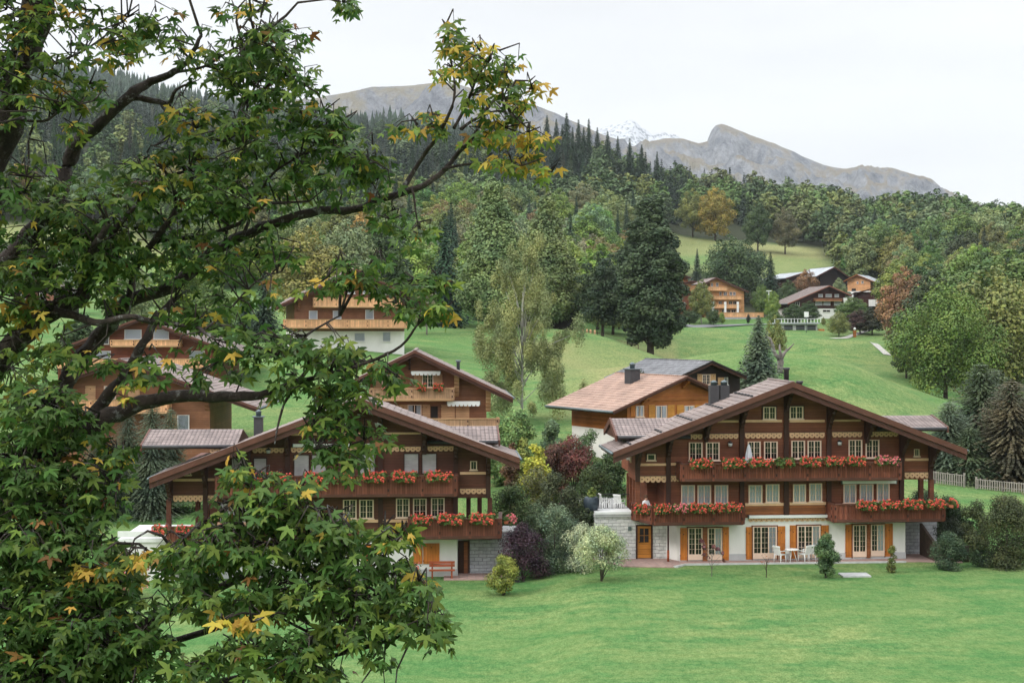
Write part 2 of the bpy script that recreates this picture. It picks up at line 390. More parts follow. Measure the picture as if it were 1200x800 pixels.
# ------------------------------------------------------------------ terrain: heights by direction and distance
TP = np.array([-400, 0, 150, 300, 400, 500, 600, 700, 800, 900, 1000, 1100, 1200, 1600.])
def row(Y, py): return CH + (HY - np.array(py, float)) / FPX * Y
ROWS = [
 (100, [1, 1, 1, 1, 1.2, 1.8, 2.5, 2.7, 2.7, 2.6, 2.0, 1.5, 1.3, 1.3]),
 (115, row(115, [540, 530, 522, 520, 518, 517, 520, 512, 505, 503, 520, 548, 560, 560])),
 (150, row(150, [450, 445, 440, 430, 425, 440, 452, 462, 470, 474, 482, 512, 525, 530])),
 (180, row(180, [415, 410, 405, 400, 400, 405, 420, 440, 455, 458, 464, 488, 500, 505])),
 (210, row(210, [395, 390, 388, 388, 388, 390, 398, 412, 438, 446, 444, 462, 475, 480])),
 (250, row(250, [372, 370, 372, 376, 380, 386, 390, 394, 421, 430, 432, 440, 448, 455])),
 (310, row(310, [345, 345, 350, 356, 362, 372, 378, 385, 397, 408, 412, 415, 412, 408])),
 (390, row(390, [305, 305, 308, 312, 318, 330, 342, 358, 377, 379, 379, 372, 358, 350])),
 (430, row(430, [285, 285, 288, 292, 300, 312, 325, 345, 366, 368, 366, 356, 340, 335])),
 (520, row(520, [245, 245, 250, 260, 270, 285, 292, 302, 325, 332, 336, 328, 315, 305])),
 (620, row(620, [200, 200, 210, 225, 240, 250, 250, 255, 285, 293, 302, 295, 300, 305])),
 (760, row(760, [150, 150, 165, 195, 210, 212, 208, 213, 250, 258, 266, 270, 290, 295])),
 (920, row(920, [148, 150, 158, 180, 190, 195, 188, 206, 232, 246, 256, 264, 290, 292])),
 (1300, row(1300, [112, 118, 128, 150, 160, 165, 172, 212, 240, 262, 275, 280, 280, 280])),
 (1900, row(1900, [75, 82, 103, 142, 156, 164, 178, 225, 255, 272, 278, 275, 268, 262])),
 (2600, row(2600, [130, 130, 150, 180, 190, 200, 210, 230, 260, 275, 275, 268, 266, 262])),
]
RY = np.array([r[0] for r in ROWS], float); RZ = np.array([r[1] for r in ROWS], float)
def sstep(a, b, x): t = np.clip((x - a) / (b - a), 0, 1); return t * t * (3 - 2 * t)
def vnoise(x, y, seed=0):
    xi = np.floor(x); yi = np.floor(y); fx = x - xi; fy = y - yi
    fx = fx*fx*(3-2*fx); fy = fy*fy*(3-2*fy)
    def h(a, b):
        v = np.sin(a*127.1 + b*311.7 + seed*74.7) * 43758.5453
        return v - np.floor(v)
    return (h(xi, yi)*(1-fx)+h(xi+1, yi)*fx)*(1-fy) + (h(xi, yi+1)*(1-fx)+h(xi+1, yi+1)*fx)*fy
def fbm(x, y, o=4, seed=0):
    s = 0; a = 0.5
    for k in range(o): s = s + a*(vnoise(x*2**k, y*2**k, seed+k) - 0.5); a *= 0.5
    return s
NEAR_Y = np.array([-80, 0, 12, 25, 38, 50, 54.]); NEAR_Z = np.array([11.7, 11.5, 9.4, 5.6, 2.2, 0.25, 0.0])
def zraw(X, Y):
    X = np.asarray(X, float); Y = np.asarray(Y, float)
    px = np.clip(CX + FPX * X / np.maximum(Y, 40.0), TP[0], TP[-1])
    level = -0.6 + 0.6 * sstep(600, 715, px)
    zn = np.interp(Y, NEAR_Y, NEAR_Z) + level * sstep(30, 60, Y)
    # far table
    Yc = np.clip(Y, RY[0], RY[-1])
    k = np.clip(np.searchsorted(RY, Yc) - 1, 0, len(RY)-2)
    t = (Yc - RY[k]) / (RY[k+1] - RY[k])
    zc = np.stack([np.interp(px, TP, r) for r in RZ])
    i = np.indices(k.shape)
    z0 = np.take_along_axis(zc, k[None], 0)[0]; z1 = np.take_along_axis(zc, (k+1)[None], 0)[0]
    zf = z0*(1-t) + z1*t
    zf = zf - np.maximum(Y - 2600, 0) * 0.12
    w = sstep(88, 99, Y)
    z = zn*(1-w) + zf*w
    return z
# grid: uniform in s (widening strips) and growing steps in Y
GY = np.concatenate([np.arange(-60, 50, 5.0), np.arange(50, 130, 1.5), 130*np.exp(np.linspace(0, np.log(3400/130.), 190))])
GS = np.linspace(-1, 1, 301)
def halfw(Y): return np.where(Y < 50, 70.0, 70 + (Y-50)*0.72)
GX = GS[None, :] * halfw(GY)[:, None]
GYY = np.repeat(GY[:, None], len(GS), 1)
GZ = zraw(GX, GYY)
far = sstep(105, 140, GYY)
for _ in range(3):
    A = GZ.copy(); A[1:-1, 1:-1] = (GZ[1:-1, 1:-1]*4 + GZ[:-2, 1:-1] + GZ[2:, 1:-1] + GZ[1:-1, :-2] + GZ[1:-1, 2:]) / 8
    GZ = GZ*(1-far) + A*far
GZ = GZ + far * (fbm(GX/38, GYY/38, 3, 5) * np.clip(GYY/130, 0, 1) * 3.4 + fbm(GX/15, GYY/11, 2, 41)*1.3*(1-sstep(500, 700, GYY)) + sstep(600, 1200, GYY) * fbm(GX/120, GYY/120, 4, 9) * 40)
GZ = GZ + sstep(60, 70, GYY) * (1-sstep(75, 100, GYY)) * fbm(GX/9, GYY/9, 2, 3) * 0.05
# the spur behind the big chalet and hollows of the meadow
def bumpz(px, Y, rx, ry, h, rot=0.0):
    c = P(px, 400, Y); dx = GX - c.x; dy = GYY - c.y
    u = dx*math.cos(rot) + dy*math.sin(rot); v = -dx*math.sin(rot) + dy*math.cos(rot)
    return 2.3*h*np.exp(-(u/rx)**2 - (v/ry)**2)
GZ = GZ + bumpz(930, 150, 22, 16, 2.2, -0.3) + bumpz(960, 270, 24, 10, 1.6, 0.2) - bumpz(985, 225, 22, 10, 1.2, -0.3) + bumpz(850, 300, 20, 9, 1.6, 0.5) - bumpz(835, 255, 14, 9, 0.9, 0) + bumpz(1035, 190, 14, 22, 1.0, 0.3) + bumpz(690, 215, 18, 14, 1.0, 0)
GZ = GZ.astype(float)
def ground(x, y):
    i = int(np.clip(np.searchsorted(GY, y) - 1, 0, len(GY)-2)); t = (y-GY[i])/(GY[i+1]-GY[i])
    r = []
    for k in (i, i+1):
        s = (x/float(halfw(GY[k])) + 1) / 2 * (len(GS)-1)
        j = int(np.clip(math.floor(s), 0, len(GS)-2)); f = s-j
        r.append(GZ[k, j]*(1-f) + GZ[k, j+1]*f)
    return float(r[0]*(1-t) + r[1]*t)
def at(px, Y): x = (px-CX)/FPX*Y; return Vector((x, Y, ground(x, Y)))
def topx(x, y, z): return CX + FPX*x/y, HY - FPX*(z-CH)/y
def find_Y(px, py, y0=56, y1=900):
    """the nearest distance at which the ground, seen at column px, reaches row py"""
    Y = y0
    while Y < y1:
        g = at(px, Y)
        if topx(*g)[1] <= py: return Y
        Y *= 1.006
    return y1
def inpoly(x, y, poly):
    c = False; j = len(poly)-1
    for i in range(len(poly)):
        xi, yi = poly[i]; xj, yj = poly[j]
        if (yi > y) != (yj > y) and x < (xj-xi)*(y-yi)/(yj-yi)+xi: c = not c
        j = i
    return c
MEAD_UP = [(776, 264), (845, 261), (905, 271), (965, 296), (985, 322), (960, 332), (900, 330), (840, 318), (782, 322)]
MEAD_LEFT = [(-200, 262), (140, 262), (210, 300), (240, 345), (-200, 380)]
def soft(px, py, poly, r=6):
    n = 0
    for dx, dy in ((0, 0), (r*2, 0), (-r*2, 0), (0, r*.5), (0, -r*.5)): n += inpoly(px+dx, py+dy, poly)
    return n/5
nv = len(GY)*len(GS)
PXG = CX + FPX*GX/np.maximum(GYY, 30); PYG = HY - FPX*(GZ-CH)/np.maximum(GYY, 30)
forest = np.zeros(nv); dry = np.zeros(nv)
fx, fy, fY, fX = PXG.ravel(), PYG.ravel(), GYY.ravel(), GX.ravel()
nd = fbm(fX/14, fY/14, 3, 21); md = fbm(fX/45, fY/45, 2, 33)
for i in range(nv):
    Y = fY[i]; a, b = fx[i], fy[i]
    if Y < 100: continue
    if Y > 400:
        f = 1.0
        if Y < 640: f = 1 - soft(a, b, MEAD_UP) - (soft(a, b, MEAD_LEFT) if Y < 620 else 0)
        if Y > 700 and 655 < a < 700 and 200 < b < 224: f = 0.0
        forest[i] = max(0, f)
        if f < 0.8: dry[i] = 0.62 if (b < 298 - (a-800)*0.0) or a < 300 else 0.45
        if a > 855 and b > 285 and b < 302: dry[i] = 0.8
        if 300 < b < 312 and a < 900: dry[i] = 0.15
    elif Y > 130:
        dry[i] = 0.7*max(0, nd[i]) + 0.25*max(0, md[i])
        if 590 < a < 790 and b > 398: dry[i] = 0.38 + nd[i]*1.6
        if a > 960 and b < 440 and a < 1090: dry[i] += 0.1
    else: dry[i] = 0.38 - 0.26*(Y-54 > 18) + nd[i]*1.0
    if 560 < a < 700 and 545 < b < 585 and Y < 125: dry[i] = 0.9
    if 160 < a < 250 and 560 < b < 600 and Y < 125: dry[i] = 0.8

def ground_mat():
    m, n, b = mat_base('grass_ground')
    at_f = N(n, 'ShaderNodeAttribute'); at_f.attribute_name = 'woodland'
    at_d = N(n, 'ShaderNodeAttribute'); at_d.attribute_name = 'dry'
    tc = N(n, 'ShaderNodeTexCoord'); o = tc.outputs['Object']
    fine = math_(n, 'ADD', math_(n, 'MULTIPLY', noise(n, 3.5, 6, o, 0.75, (1, 0.45, 1)), 0.55), math_(n, 'MULTIPLY', noise(n, 16, 3, o, 0.6, (1, 0.4, 1)), 0.45)); mid = noise(n, 0.33, 5, o, 0.65, (0.7, 1.0, 1)); big = noise(n, 0.06, 3, o)
    patch = noise(n, 0.9, 6, o, 0.7, (0.55, 1.0, 1))
    lush = mixc(n, rng_map(n, fine, 0.41, 0.59, 0, 1), (0.04, 0.108, 0.033, 1), (0.11, 0.22, 0.072, 1))
    pale = mixc(n, rng_map(n, fine, 0.41, 0.59, 0, 1), (0.13, 0.175, 0.055, 1), (0.265, 0.305, 0.12, 1))
    c = mixc(n, rng_map(n, math_(n, 'ADD', math_(n, 'MULTIPLY', mid, 0.5), math_(n, 'MULTIPLY', patch, 0.5)), 0.42, 0.6, 0, 0.85), lush, pale)
    c = mixc(n, rng_map(n, big, 0.35, 0.65, 0.0, 0.5), c, (0.06, 0.16, 0.045, 1))  # broad noise puts light-dark shading of the undulations into the grass colour
    tan = mixc(n, rng_map(n, fine, 0.41, 0.59, 0, 1), (0.14, 0.16, 0.06, 1), (0.36, 0.31, 0.15, 1))
    c = mixc(n, at_d.outputs['Fac'], c, tan)
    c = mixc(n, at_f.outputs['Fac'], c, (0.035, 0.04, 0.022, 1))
    n.links.new(c, b.inputs['Base Color']); b.inputs['Roughness'].default_value = 0.95
    b.inputs['Specular IOR Level'].default_value = 0.05
    bump(n, b, math_(n, 'ADD', fine, math_(n, 'MULTIPLY', noise(n, 14, 3, o), 0.6)), 0.8, 0.09)
    return m
V = np.stack([GX.ravel(), GYY.ravel(), GZ.ravel()], 1)
r, c = len(GY), len(GS)
idx = np.arange(r*c).reshape(r, c)
Fc = np.stack([idx[:-1, :-1].ravel(), idx[:-1, 1:].ravel(), idx[1:, 1:].ravel(), idx[1:, :-1].ravel()], 1)
me = mesh_np('ground', V, Fc, ground_mat(), None, True)
for nm, arr in (('woodland', forest), ('dry', np.clip(dry, 0, 1))):
    a_ = me.attributes.new(nm, 'FLOAT', 'POINT'); a_.data.foreach_set('value', arr.astype(np.float32))
tag(link('ground', me), kind='structure')

# ------------------------------------------------------------------ mountains
def rock_mat(name, rock, rock2, grass, gfac, snow=None):
    m, n, b = mat_base(name)
    tc = N(n, 'ShaderNodeTexCoord'); o = tc.outputs['Object']
    geo = N(n, 'ShaderNodeNewGeometry'); sp = N(n, 'ShaderNodeSeparateXYZ'); n.links.new(geo.outputs['Normal'], sp.inputs[0])
    st = noise(n, 0.006, 7, o, 0.72, (1.6, 1.0, 0.5)); fi = noise(n, 0.03, 6, o, 0.75, (1.5, 1, 0.6))
    r_ = mixc(n, rng_map(n, st, 0.38, 0.62, 0, 1), (*rock, 1), (*rock2, 1))
    r_ = mixc(n, 0.6, r_, rng_map(n, fi, 0.35, 0.65, 0.35, 1.4), 'MULTIPLY')
    g = math_(n, 'ADD', rng_map(n, sp.outputs[2], 0.55, 0.9, 0, 1), math_(n, 'SUBTRACT', rng_map(n, st, 0.3, 0.7, 0, 1.6), 0.9))
    c = mixc(n, rng_map(n, g, 0.5 - gfac, 1.1 - gfac, 0, 1), r_, (*grass, 1))
    if snow is not None:
        s2 = N(n, 'ShaderNodeSeparateXYZ'); n.links.new(o, s2.inputs[0])
        h = math_(n, 'ADD', s2.outputs[2], math_(n, 'MULTIPLY', math_(n, 'SUBTRACT', st, 0.5), 500))
        sn = math_(n, 'MULTIPLY', rng_map(n, h, snow, snow+60, 0, 1), rng_map(n, fi, 0.5, 0.6, 1, 0.15))
        c = mixc(n, sn, c, (0.86, 0.88, 0.92, 1))
    n.links.new(c, b.inputs['Base Color']); b.inputs['Roughness'].default_value = 0.95
    bump(n, b, math_(n, 'ADD', st, math_(n, 'MULTIPLY', fi, 0.5)), 1.0, 90)
    return m
def mountain(name, D, crest, foot_py, mat, depth, amp, seed, nx=300, ny=111, sharp=1.0, cr=0.45):
    """a ridge with a near flank and a far flank; crest = [(px, py)] at distance D"""
    cp = np.array(crest, float)
    px = np.linspace(cp[0, 0], cp[-1, 0], nx); cy = np.interp(px, cp[:, 0], cp[:, 1])
    t = np.linspace(-1, 1, ny)          # -1 foot near, 0 crest, 1 back
    X = (px-CX)/FPX*D; zc = CH + (HY-cy)/FPX*D; zf = CH + (HY-foot_py)/FPX*D
    T, XX = np.meshgrid(t, X, indexing='ij'); ZC = np.repeat(zc[None], ny, 0)
    a = np.abs(T)
    prof = 1 - a**sharp
    YY = D + T*depth
    rid = 1 - np.abs(fbm(XX/(depth*0.22), YY/(depth*0.5), 5, seed)*4)      # gullies that run down the flank
    Zv = zf + (ZC-zf)*prof + (rid-0.5)*amp*np.minimum(a*5, 1)*(1-a*0.6) + fbm(XX/90, YY/90, 4, seed+3)*amp*cr*np.minimum(a*8+0.25, 1)
    idx = np.arange(nx*ny).reshape(ny, nx)
    F_ = np.stack([idx[:-1, :-1].ravel(), idx[:-1, 1:].ravel(), idx[1:, 1:].ravel(), idx[1:, :-1].ravel()], 1)
    o = link(name, mesh_np(name, np.stack([XX.ravel(), YY.ravel(), Zv.ravel()], 1), F_, mat, None, True))
    return tag(o, kind='structure')
mountain('grassy_mountain', 3600, [(-300, 150), (60, 140), (170, 118), (236, 112), (300, 118), (360, 116), (400, 110), (435, 103), (470, 99), (500, 98), (530, 99), (560, 104), (600, 113), (640, 128), (680, 146), (740, 172), (900, 235), (1100, 285)], 330,
         rock_mat('mountain_rock', (0.2, 0.21, 0.24), (0.42, 0.42, 0.44), (0.3, 0.26, 0.18), 0.02), 900, 130, 3)
mountain('snow_mountain', 7000, [(560, 230), (640, 185), (690, 156), (712, 148), (722, 146), (736, 141), (742, 141), (752, 150), (765, 157), (780, 155), (792, 158), (830, 185), (900, 215), (1000, 260)], 330,
         rock_mat('snowy_rock', (0.1, 0.12, 0.16), (0.2, 0.22, 0.26), (0.2, 0.22, 0.25), 0.1, 420), 1600, 120, 11)
mountain('rock_mountain', 4600, [(600, 260), (700, 200), (735, 178), (757, 167), (780, 162), (800, 162), (818, 168), (829, 166), (833, 154), (838, 147.5), (845, 145.5), (852, 147), (864, 152), (880, 159), (905, 168), (935, 181), (965, 193), (985, 198), (1010, 199), (1035, 198), (1055, 203), (1080, 212), (1105, 224), (1130, 238), (1150, 246), (1175, 249), (1215, 247), (1350, 262), (1600, 290)], 345,
         rock_mat('grey_rock', (0.17, 0.18, 0.21), (0.46, 0.46, 0.47), (0.27, 0.22, 0.15), 0.06), 1100, 150, 27, 420, 141, 1.0, 0.16)

# ------------------------------------------------------------------ vegetation builders
def cards(rs, cen, nrm, size, aspect=1.5, bend=0.15):
    """one bent 4-corner leaf clump (two triangles) per centre: returns V, F"""
    n = len(cen)
    nrm = nrm / (np.linalg.norm(nrm, axis=1, keepdims=True)+1e-9)
    a = rs.normal(size=(n, 3)); t = np.cross(nrm, a); t /= (np.linalg.norm(t, axis=1, keepdims=True)+1e-9)
    b = np.cross(nrm, t)
    s = np.asarray(size)*(0.6+0.8*rs.random(n)); s = s[:, None]
    k1 = (0.7+0.6*rs.random((n, 1))); k2 = (0.7+0.6*rs.random((n, 1)))
    L = t*s*aspect*0.5; Wd = b*s*0.5
    v0 = cen - L; v1 = cen + Wd*k1 - L*0.15 + nrm*s*bend; v2 = cen + L*k2; v3 = cen - Wd + L*0.1 + nrm*s*bend
    V = np.stack([v0, v1, v2, v3], 1).reshape(-1, 3)
    F_ = np.arange(n*4).reshape(n, 4)
    return V, F_
def blob_cards(rs, blobs, n, size, up=0.35, shell=0.68, aspect=1.5):
    """leaf clumps through the outer shell of many lobes"""
    bl = np.array([[*b[0], *b[1]] for b in blobs], float)
    w = (bl[:, 3]*bl[:, 4]+bl[:, 3]*bl[:, 5]+bl[:, 4]*bl[:, 5]); w /= w.sum()
    k = rs.choice(len(bl), n, p=w)
    d = rs.normal(size=(n, 3)); d[:, 2] += 0.25; d /= np.linalg.norm(d, axis=1, keepdims=True)
    r = (shell + (1-shell)*rs.random(n)**0.6)[:, None]*(1+0.12*rs.normal(size=(n, 1)))
    cen = bl[k, :3] + d*r*bl[k, 3:]
    nr = d + rs.normal(size=(n, 3))*0.42; nr[:, 2] += up
    return cards(rs, cen, nr, size, aspect)
def unit_broadleaf(seed, ncards, size, w=0.42, base=0.12, lobes=26, kind='round', rs=None):
    """crown inside z 0..1, radius w; returns crown V,F and limb list"""
    rs = np.random.RandomState(seed); rr = random.Random(seed)
    blobs = []; limbs = []
    for i in range(lobes):
        t = (i+0.5)/lobes; z = base + (1-base)*(0.08+0.84*t)
        if kind == 'round': prof = math.sin(math.pi*min(1, (0.12+0.88*t))**0.85)**0.6
        elif kind == 'column': prof = (math.sin(math.pi*(0.1+0.85*t))**0.5)*(1.05-0.45*t)
        elif kind == 'weeping': prof = (1.08-t)**0.8*min(1, t*6+0.5)
        elif kind == 'cone': prof = (1.03-t)**0.72*min(1, t*5+0.55)
        else: prof = 1
        a = i*2.399+rr.uniform(-.4, .4); rad = w*prof*(0.62 if kind != 'cone' else 0.6)*rr.uniform(0.55, 1.05)
        br = w*(0.22+0.17*rr.random())*(1 if kind == 'round' else 0.8)*max(0.35, prof)
        if kind == 'weeping': rad *= rr.uniform(0.7, 1.35); br = w*rr.uniform(0.12, 0.24); z -= 0.03
        c = (rad*math.cos(a), rad*math.sin(a), z)
        blobs.append((c, (br, br, br*{'round': 0.72, 'weeping': rr.uniform(1.6, 3.0)}.get(kind, 1.0))))
        if i % 2 == 0: limbs.append(c)
    if kind != 'weeping': blobs.append(((0, 0, base+(1-base)*0.45), (w*0.5, w*0.5, (1-base)*0.33)))
    V, F_ = blob_cards(rs, blobs, ncards, size)
    rad = np.hypot(V[:, 0], V[:, 1]); k = w/np.percentile(rad, 97); V[:, :2] *= k
    z1 = np.percentile(V[:, 2], 99.3); V[:, 2] = base*0.5+(V[:, 2]-base*0.5)*(1-base*0.5)/(z1-base*0.5)
    V[:, 2] = np.maximum(V[:, 2], base*0.6)
    limbs = [(c[0]*k*.9, c[1]*k*.9, min(c[2], .93)) for c in limbs]
    return V, F_, limbs
def trunk_mesh(name, h, r, limbs, mat, top=0.7, lean=0.02, seed=0):
    rr = random.Random(seed); mb = MB()
    pts = [(0, 0, -0.02*h)]; x = y = 0
    for k in range(1, 6):
        x += rr.uniform(-lean, lean)*h; y += rr.uniform(-lean, lean)*h; pts.append((x, y, top*h*k/5))
    mb.tube(pts, [r*1.25, r, r*0.85, r*0.7, r*0.5, r*0.2], mat, 8)
    for c in limbs:
        z0 = min(c[2]*0.6, top*0.8)*h; i = min(4, int(z0/(top*h)*5)); p = Vector(pts[i]).lerp(Vector(pts[i+1]), z0/(top*h)*5-i)
        q = Vector((c[0]*h, c[1]*h, c[2]*h)); mid = p.lerp(q, 0.5)+Vector((0, 0, 0.03*h))
        mb.tube([p, mid, q], [r*0.42, r*0.25, r*0.06], mat, 5)
    me = bpy.data.meshes.new(name); me.from_pydata(mb.v, [], mb.f); me.materials.append(mat)
    me.polygons.foreach_set('use_smooth', [True]*len(mb.f)); me.update()
    return me
def unit_conifer(seed, levels, per, ncard, w=0.2, base=0.06, droop=0.35, size=0.035, taper=0.9, ragged=0.25):
    """spruce: whorls of drooping branches, each a run of needle sprays"""
    rs = np.random.RandomState(seed); C = []; Nn = []; Sz = []
    for i in range(levels):
        t = i/(levels-1); z = base + (1-base)*t**0.95
        R = w*((1-t)**taper)*(1+ragged*(rs.rand()-0.5)) + 0.006
        k = max(3, int(per*(1-0.6*t)))
        for j in range(k):
            a = 2*math.pi*(j+rs.rand()*0.8)/k + i*1.3; Rj = R*(0.72+0.4*rs.rand())
            m = max(2, int(ncard*(1-0.7*t)))
            for q in range(m):
                f = (q+0.6)/m; rr_ = Rj*f
                zz = z - droop*rr_*(0.5+f*0.6) + 0.05*Rj*math.sin(f*3)
                C.append((rr_*math.cos(a), rr_*math.sin(a), zz)); s = (rs.normal(size=3))*0.3
                Nn.append((math.cos(a)*0.5+s[0], math.sin(a)*0.5+s[1], 0.85)); Sz.append(size*(1.15-0.45*f)*(1-0.45*t))
    V, F_ = cards(rs, np.array(C), np.array(Nn), np.array(Sz), 1.7, -0.18)
    return V, F_
PROTO = {}
def crown_proto(key, maker, mat):
    if key not in PROTO:
        V, F_, *rest = maker(); PROTO[key] = (mesh_np('crown', V, F_, mat), rest[0] if rest else [])
    return PROTO[key]
TR = {}
def make_tree(name, loc, h, key, maker, colr, label, cat, group=None, wide=1.0, bark_m='bark', rot=None, mat='leaf', trunk_r=0.018, top=0.7, rr=random):
    root = empty(name, loc, rot if rot is not None else rr.uniform(0, 6.28), label, cat, group)
    root.scale = (h*wide, h*wide, h)
    cme, limbs = crown_proto(key, maker, M[mat])
    tk = (key, bark_m)
    if tk not in TR: TR[tk] = trunk_mesh('trunk', 1.0, trunk_r, limbs, M[bark_m], top, 0.008, hash(key[0]) % 7 if False else len(TR))
    link('trunk', TR[tk], root)
    c_ = link('crown', cme, root); c_.color = (*colr, 1)
    return root

# ------------------------------------------------------------------ houses
class House:
    def __init__(s, name, px, Y0, Z0, th, label, cat, group=None):
        s.th = math.radians(th); s.c = math.cos(s.th); s.s = math.sin(s.th)
        s.X0 = (px-CX)/FPX*Y0; s.Y0 = Y0; s.Z0 = Z0
        s.root = empty(name, (s.X0, Y0, Z0), s.th, label, cat, group)
    def u(s, px, v=0.0):
        k = (px-CX)/FPX
        return (k*(s.Y0+v*s.c)-s.X0+v*s.s)/(s.c-k*s.s)
    def z(s, px, py, v=0.0):
        return CH+(HY-py)/FPX*(s.Y0+s.u(px, v)*s.s+v*s.c)-s.Z0
    def uz(s, px, py, v=0.0): return s.u(px, v), s.z(px, py, v)
    def world(s, u, v, z): return Vector((s.X0+u*s.c-v*s.s, s.Y0+u*s.s+v*s.c, s.Z0+z))
    def rect(s, a, b, c, d, v=0.0):     # px0, px1, py_top, py_bottom -> u0,u1,z0,z1
        m = (a+b)/2
        return s.u(a, v), s.u(b, v), s.z(m, d, v), s.z(m, c, v)

def gable_roof(H, u0, z0, uL, uR, tL, tR, v0, v1, mat, edge, edge2, thick=0.22, row=0.34, fascia=0.42, name='roof', step=0.035, gutter=True):
    """ridge at u0,z0 running back from v0 to v1; eaves at uL (left) and uR"""
    mb = MB()
    for side, ue, t in ((-1, uL, tL), (1, uR, tR)):
        L = abs(ue-u0); n = max(3, int(L/row)); vs = []; fs = []
        prof = []
        for i in range(n):
            a = u0+side*L*i/n; b = u0+side*L*(i+1)/n
            za = z0-t*L*i/n; zb = z0-t*L*(i+1)/n
            prof += [(a, za), (b, zb+step)]
        for i, p in enumerate(prof): vs += [(p[0], v0, p[1]), (p[0], v1, p[1])]
        for i in range(len(prof)-1):
            f = (2*i, 2*i+2, 2*i+3, 2*i+1)
            fs.append(f if side > 0 else f[::-1])
        mb.add(vs, fs, mat)
        # underside slab
        lo = -thick
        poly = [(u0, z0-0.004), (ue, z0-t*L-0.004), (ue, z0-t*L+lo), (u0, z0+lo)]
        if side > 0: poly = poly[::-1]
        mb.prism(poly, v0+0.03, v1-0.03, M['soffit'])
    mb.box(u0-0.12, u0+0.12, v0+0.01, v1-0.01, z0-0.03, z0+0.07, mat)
    r = mb.build(name, H.root)
    fb = MB()
    for side, ue, t in ((-1, uL, tL), (1, uR, tR)):
        L = abs(ue-u0)
        for k, (dz, hgt, vv, th_, mm) in enumerate(((0.05, fascia*0.52, v0-0.07, 0.1, edge), (0.05-fascia*0.52-0.003, fascia*0.5, v0+0.035, 0.09, edge2))):
            poly = [(u0, z0+dz), (u0, z0+dz-hgt), (ue, z0-t*L+dz-hgt), (ue, z0-t*L+dz)]
            if side < 0: poly = poly[::-1]
            fb.prism(poly[::-1], vv, vv+th_, mm)
    fb.build('rake_board', H.root)
    if gutter:
        for side, ue, t in ((-1, uL, tL), (1, uR, tR)):
            g = MB(); zz = z0-t*abs(ue-u0)
            g.tube([(ue+side*0.07, v0+0.05, zz-0.05), (ue+side*0.07, v1-0.05, zz-0.05)], 0.085, M['gutter'], 8)
            g.build('gutter', H.root)
    return r
def frieze(H, u0, u1, z0, z1, v, mat='trim', dark='frieze_dark', parent=None, scallop=True):
    mb = MB(); h = z1-z0; t = 0.05; p = 0.3 if u1-u0 > 0.6 else 0.2
    n = max(1, round((u1-u0)/p)); p = (u1-u0)/n
    mb.box(u0, u1, v-t, v, z0+h*0.32, z1, M[mat])
    for i in range(n):
        a = u0+i*p
        if scallop:
            mb.prism([(a+p*0.04, z0+h*0.32-0.001), (a+p*0.28, z0+0.02*h), (a+p*0.72, z0+0.02*h), (a+p*0.96, z0+h*0.32-0.001)][::-1], v-t+0.002, v, M[mat])
        m_ = a+p/2; zc = z0+h*0.5
        mb.prism([(m_-p*0.15, zc), (m_, zc-h*0.13), (m_+p*0.15, zc), (m_, zc+h*0.13)], v-t-0.008, v-t+0.004, M[dark])
        mb.prism([(a-p*0.12, z1-h*0.1), (a, z1-h*0.3), (a+p*0.12, z1-h*0.1)], v-t-0.008, v-t+0.004, M[dark]) if i else None
    mb.box(u0-0.01, u1+0.01, v-t-0.02, v-0.001, z1-0.001, z1+0.05, M['fascia'])
    return mb.build('frieze', parent or H.root)
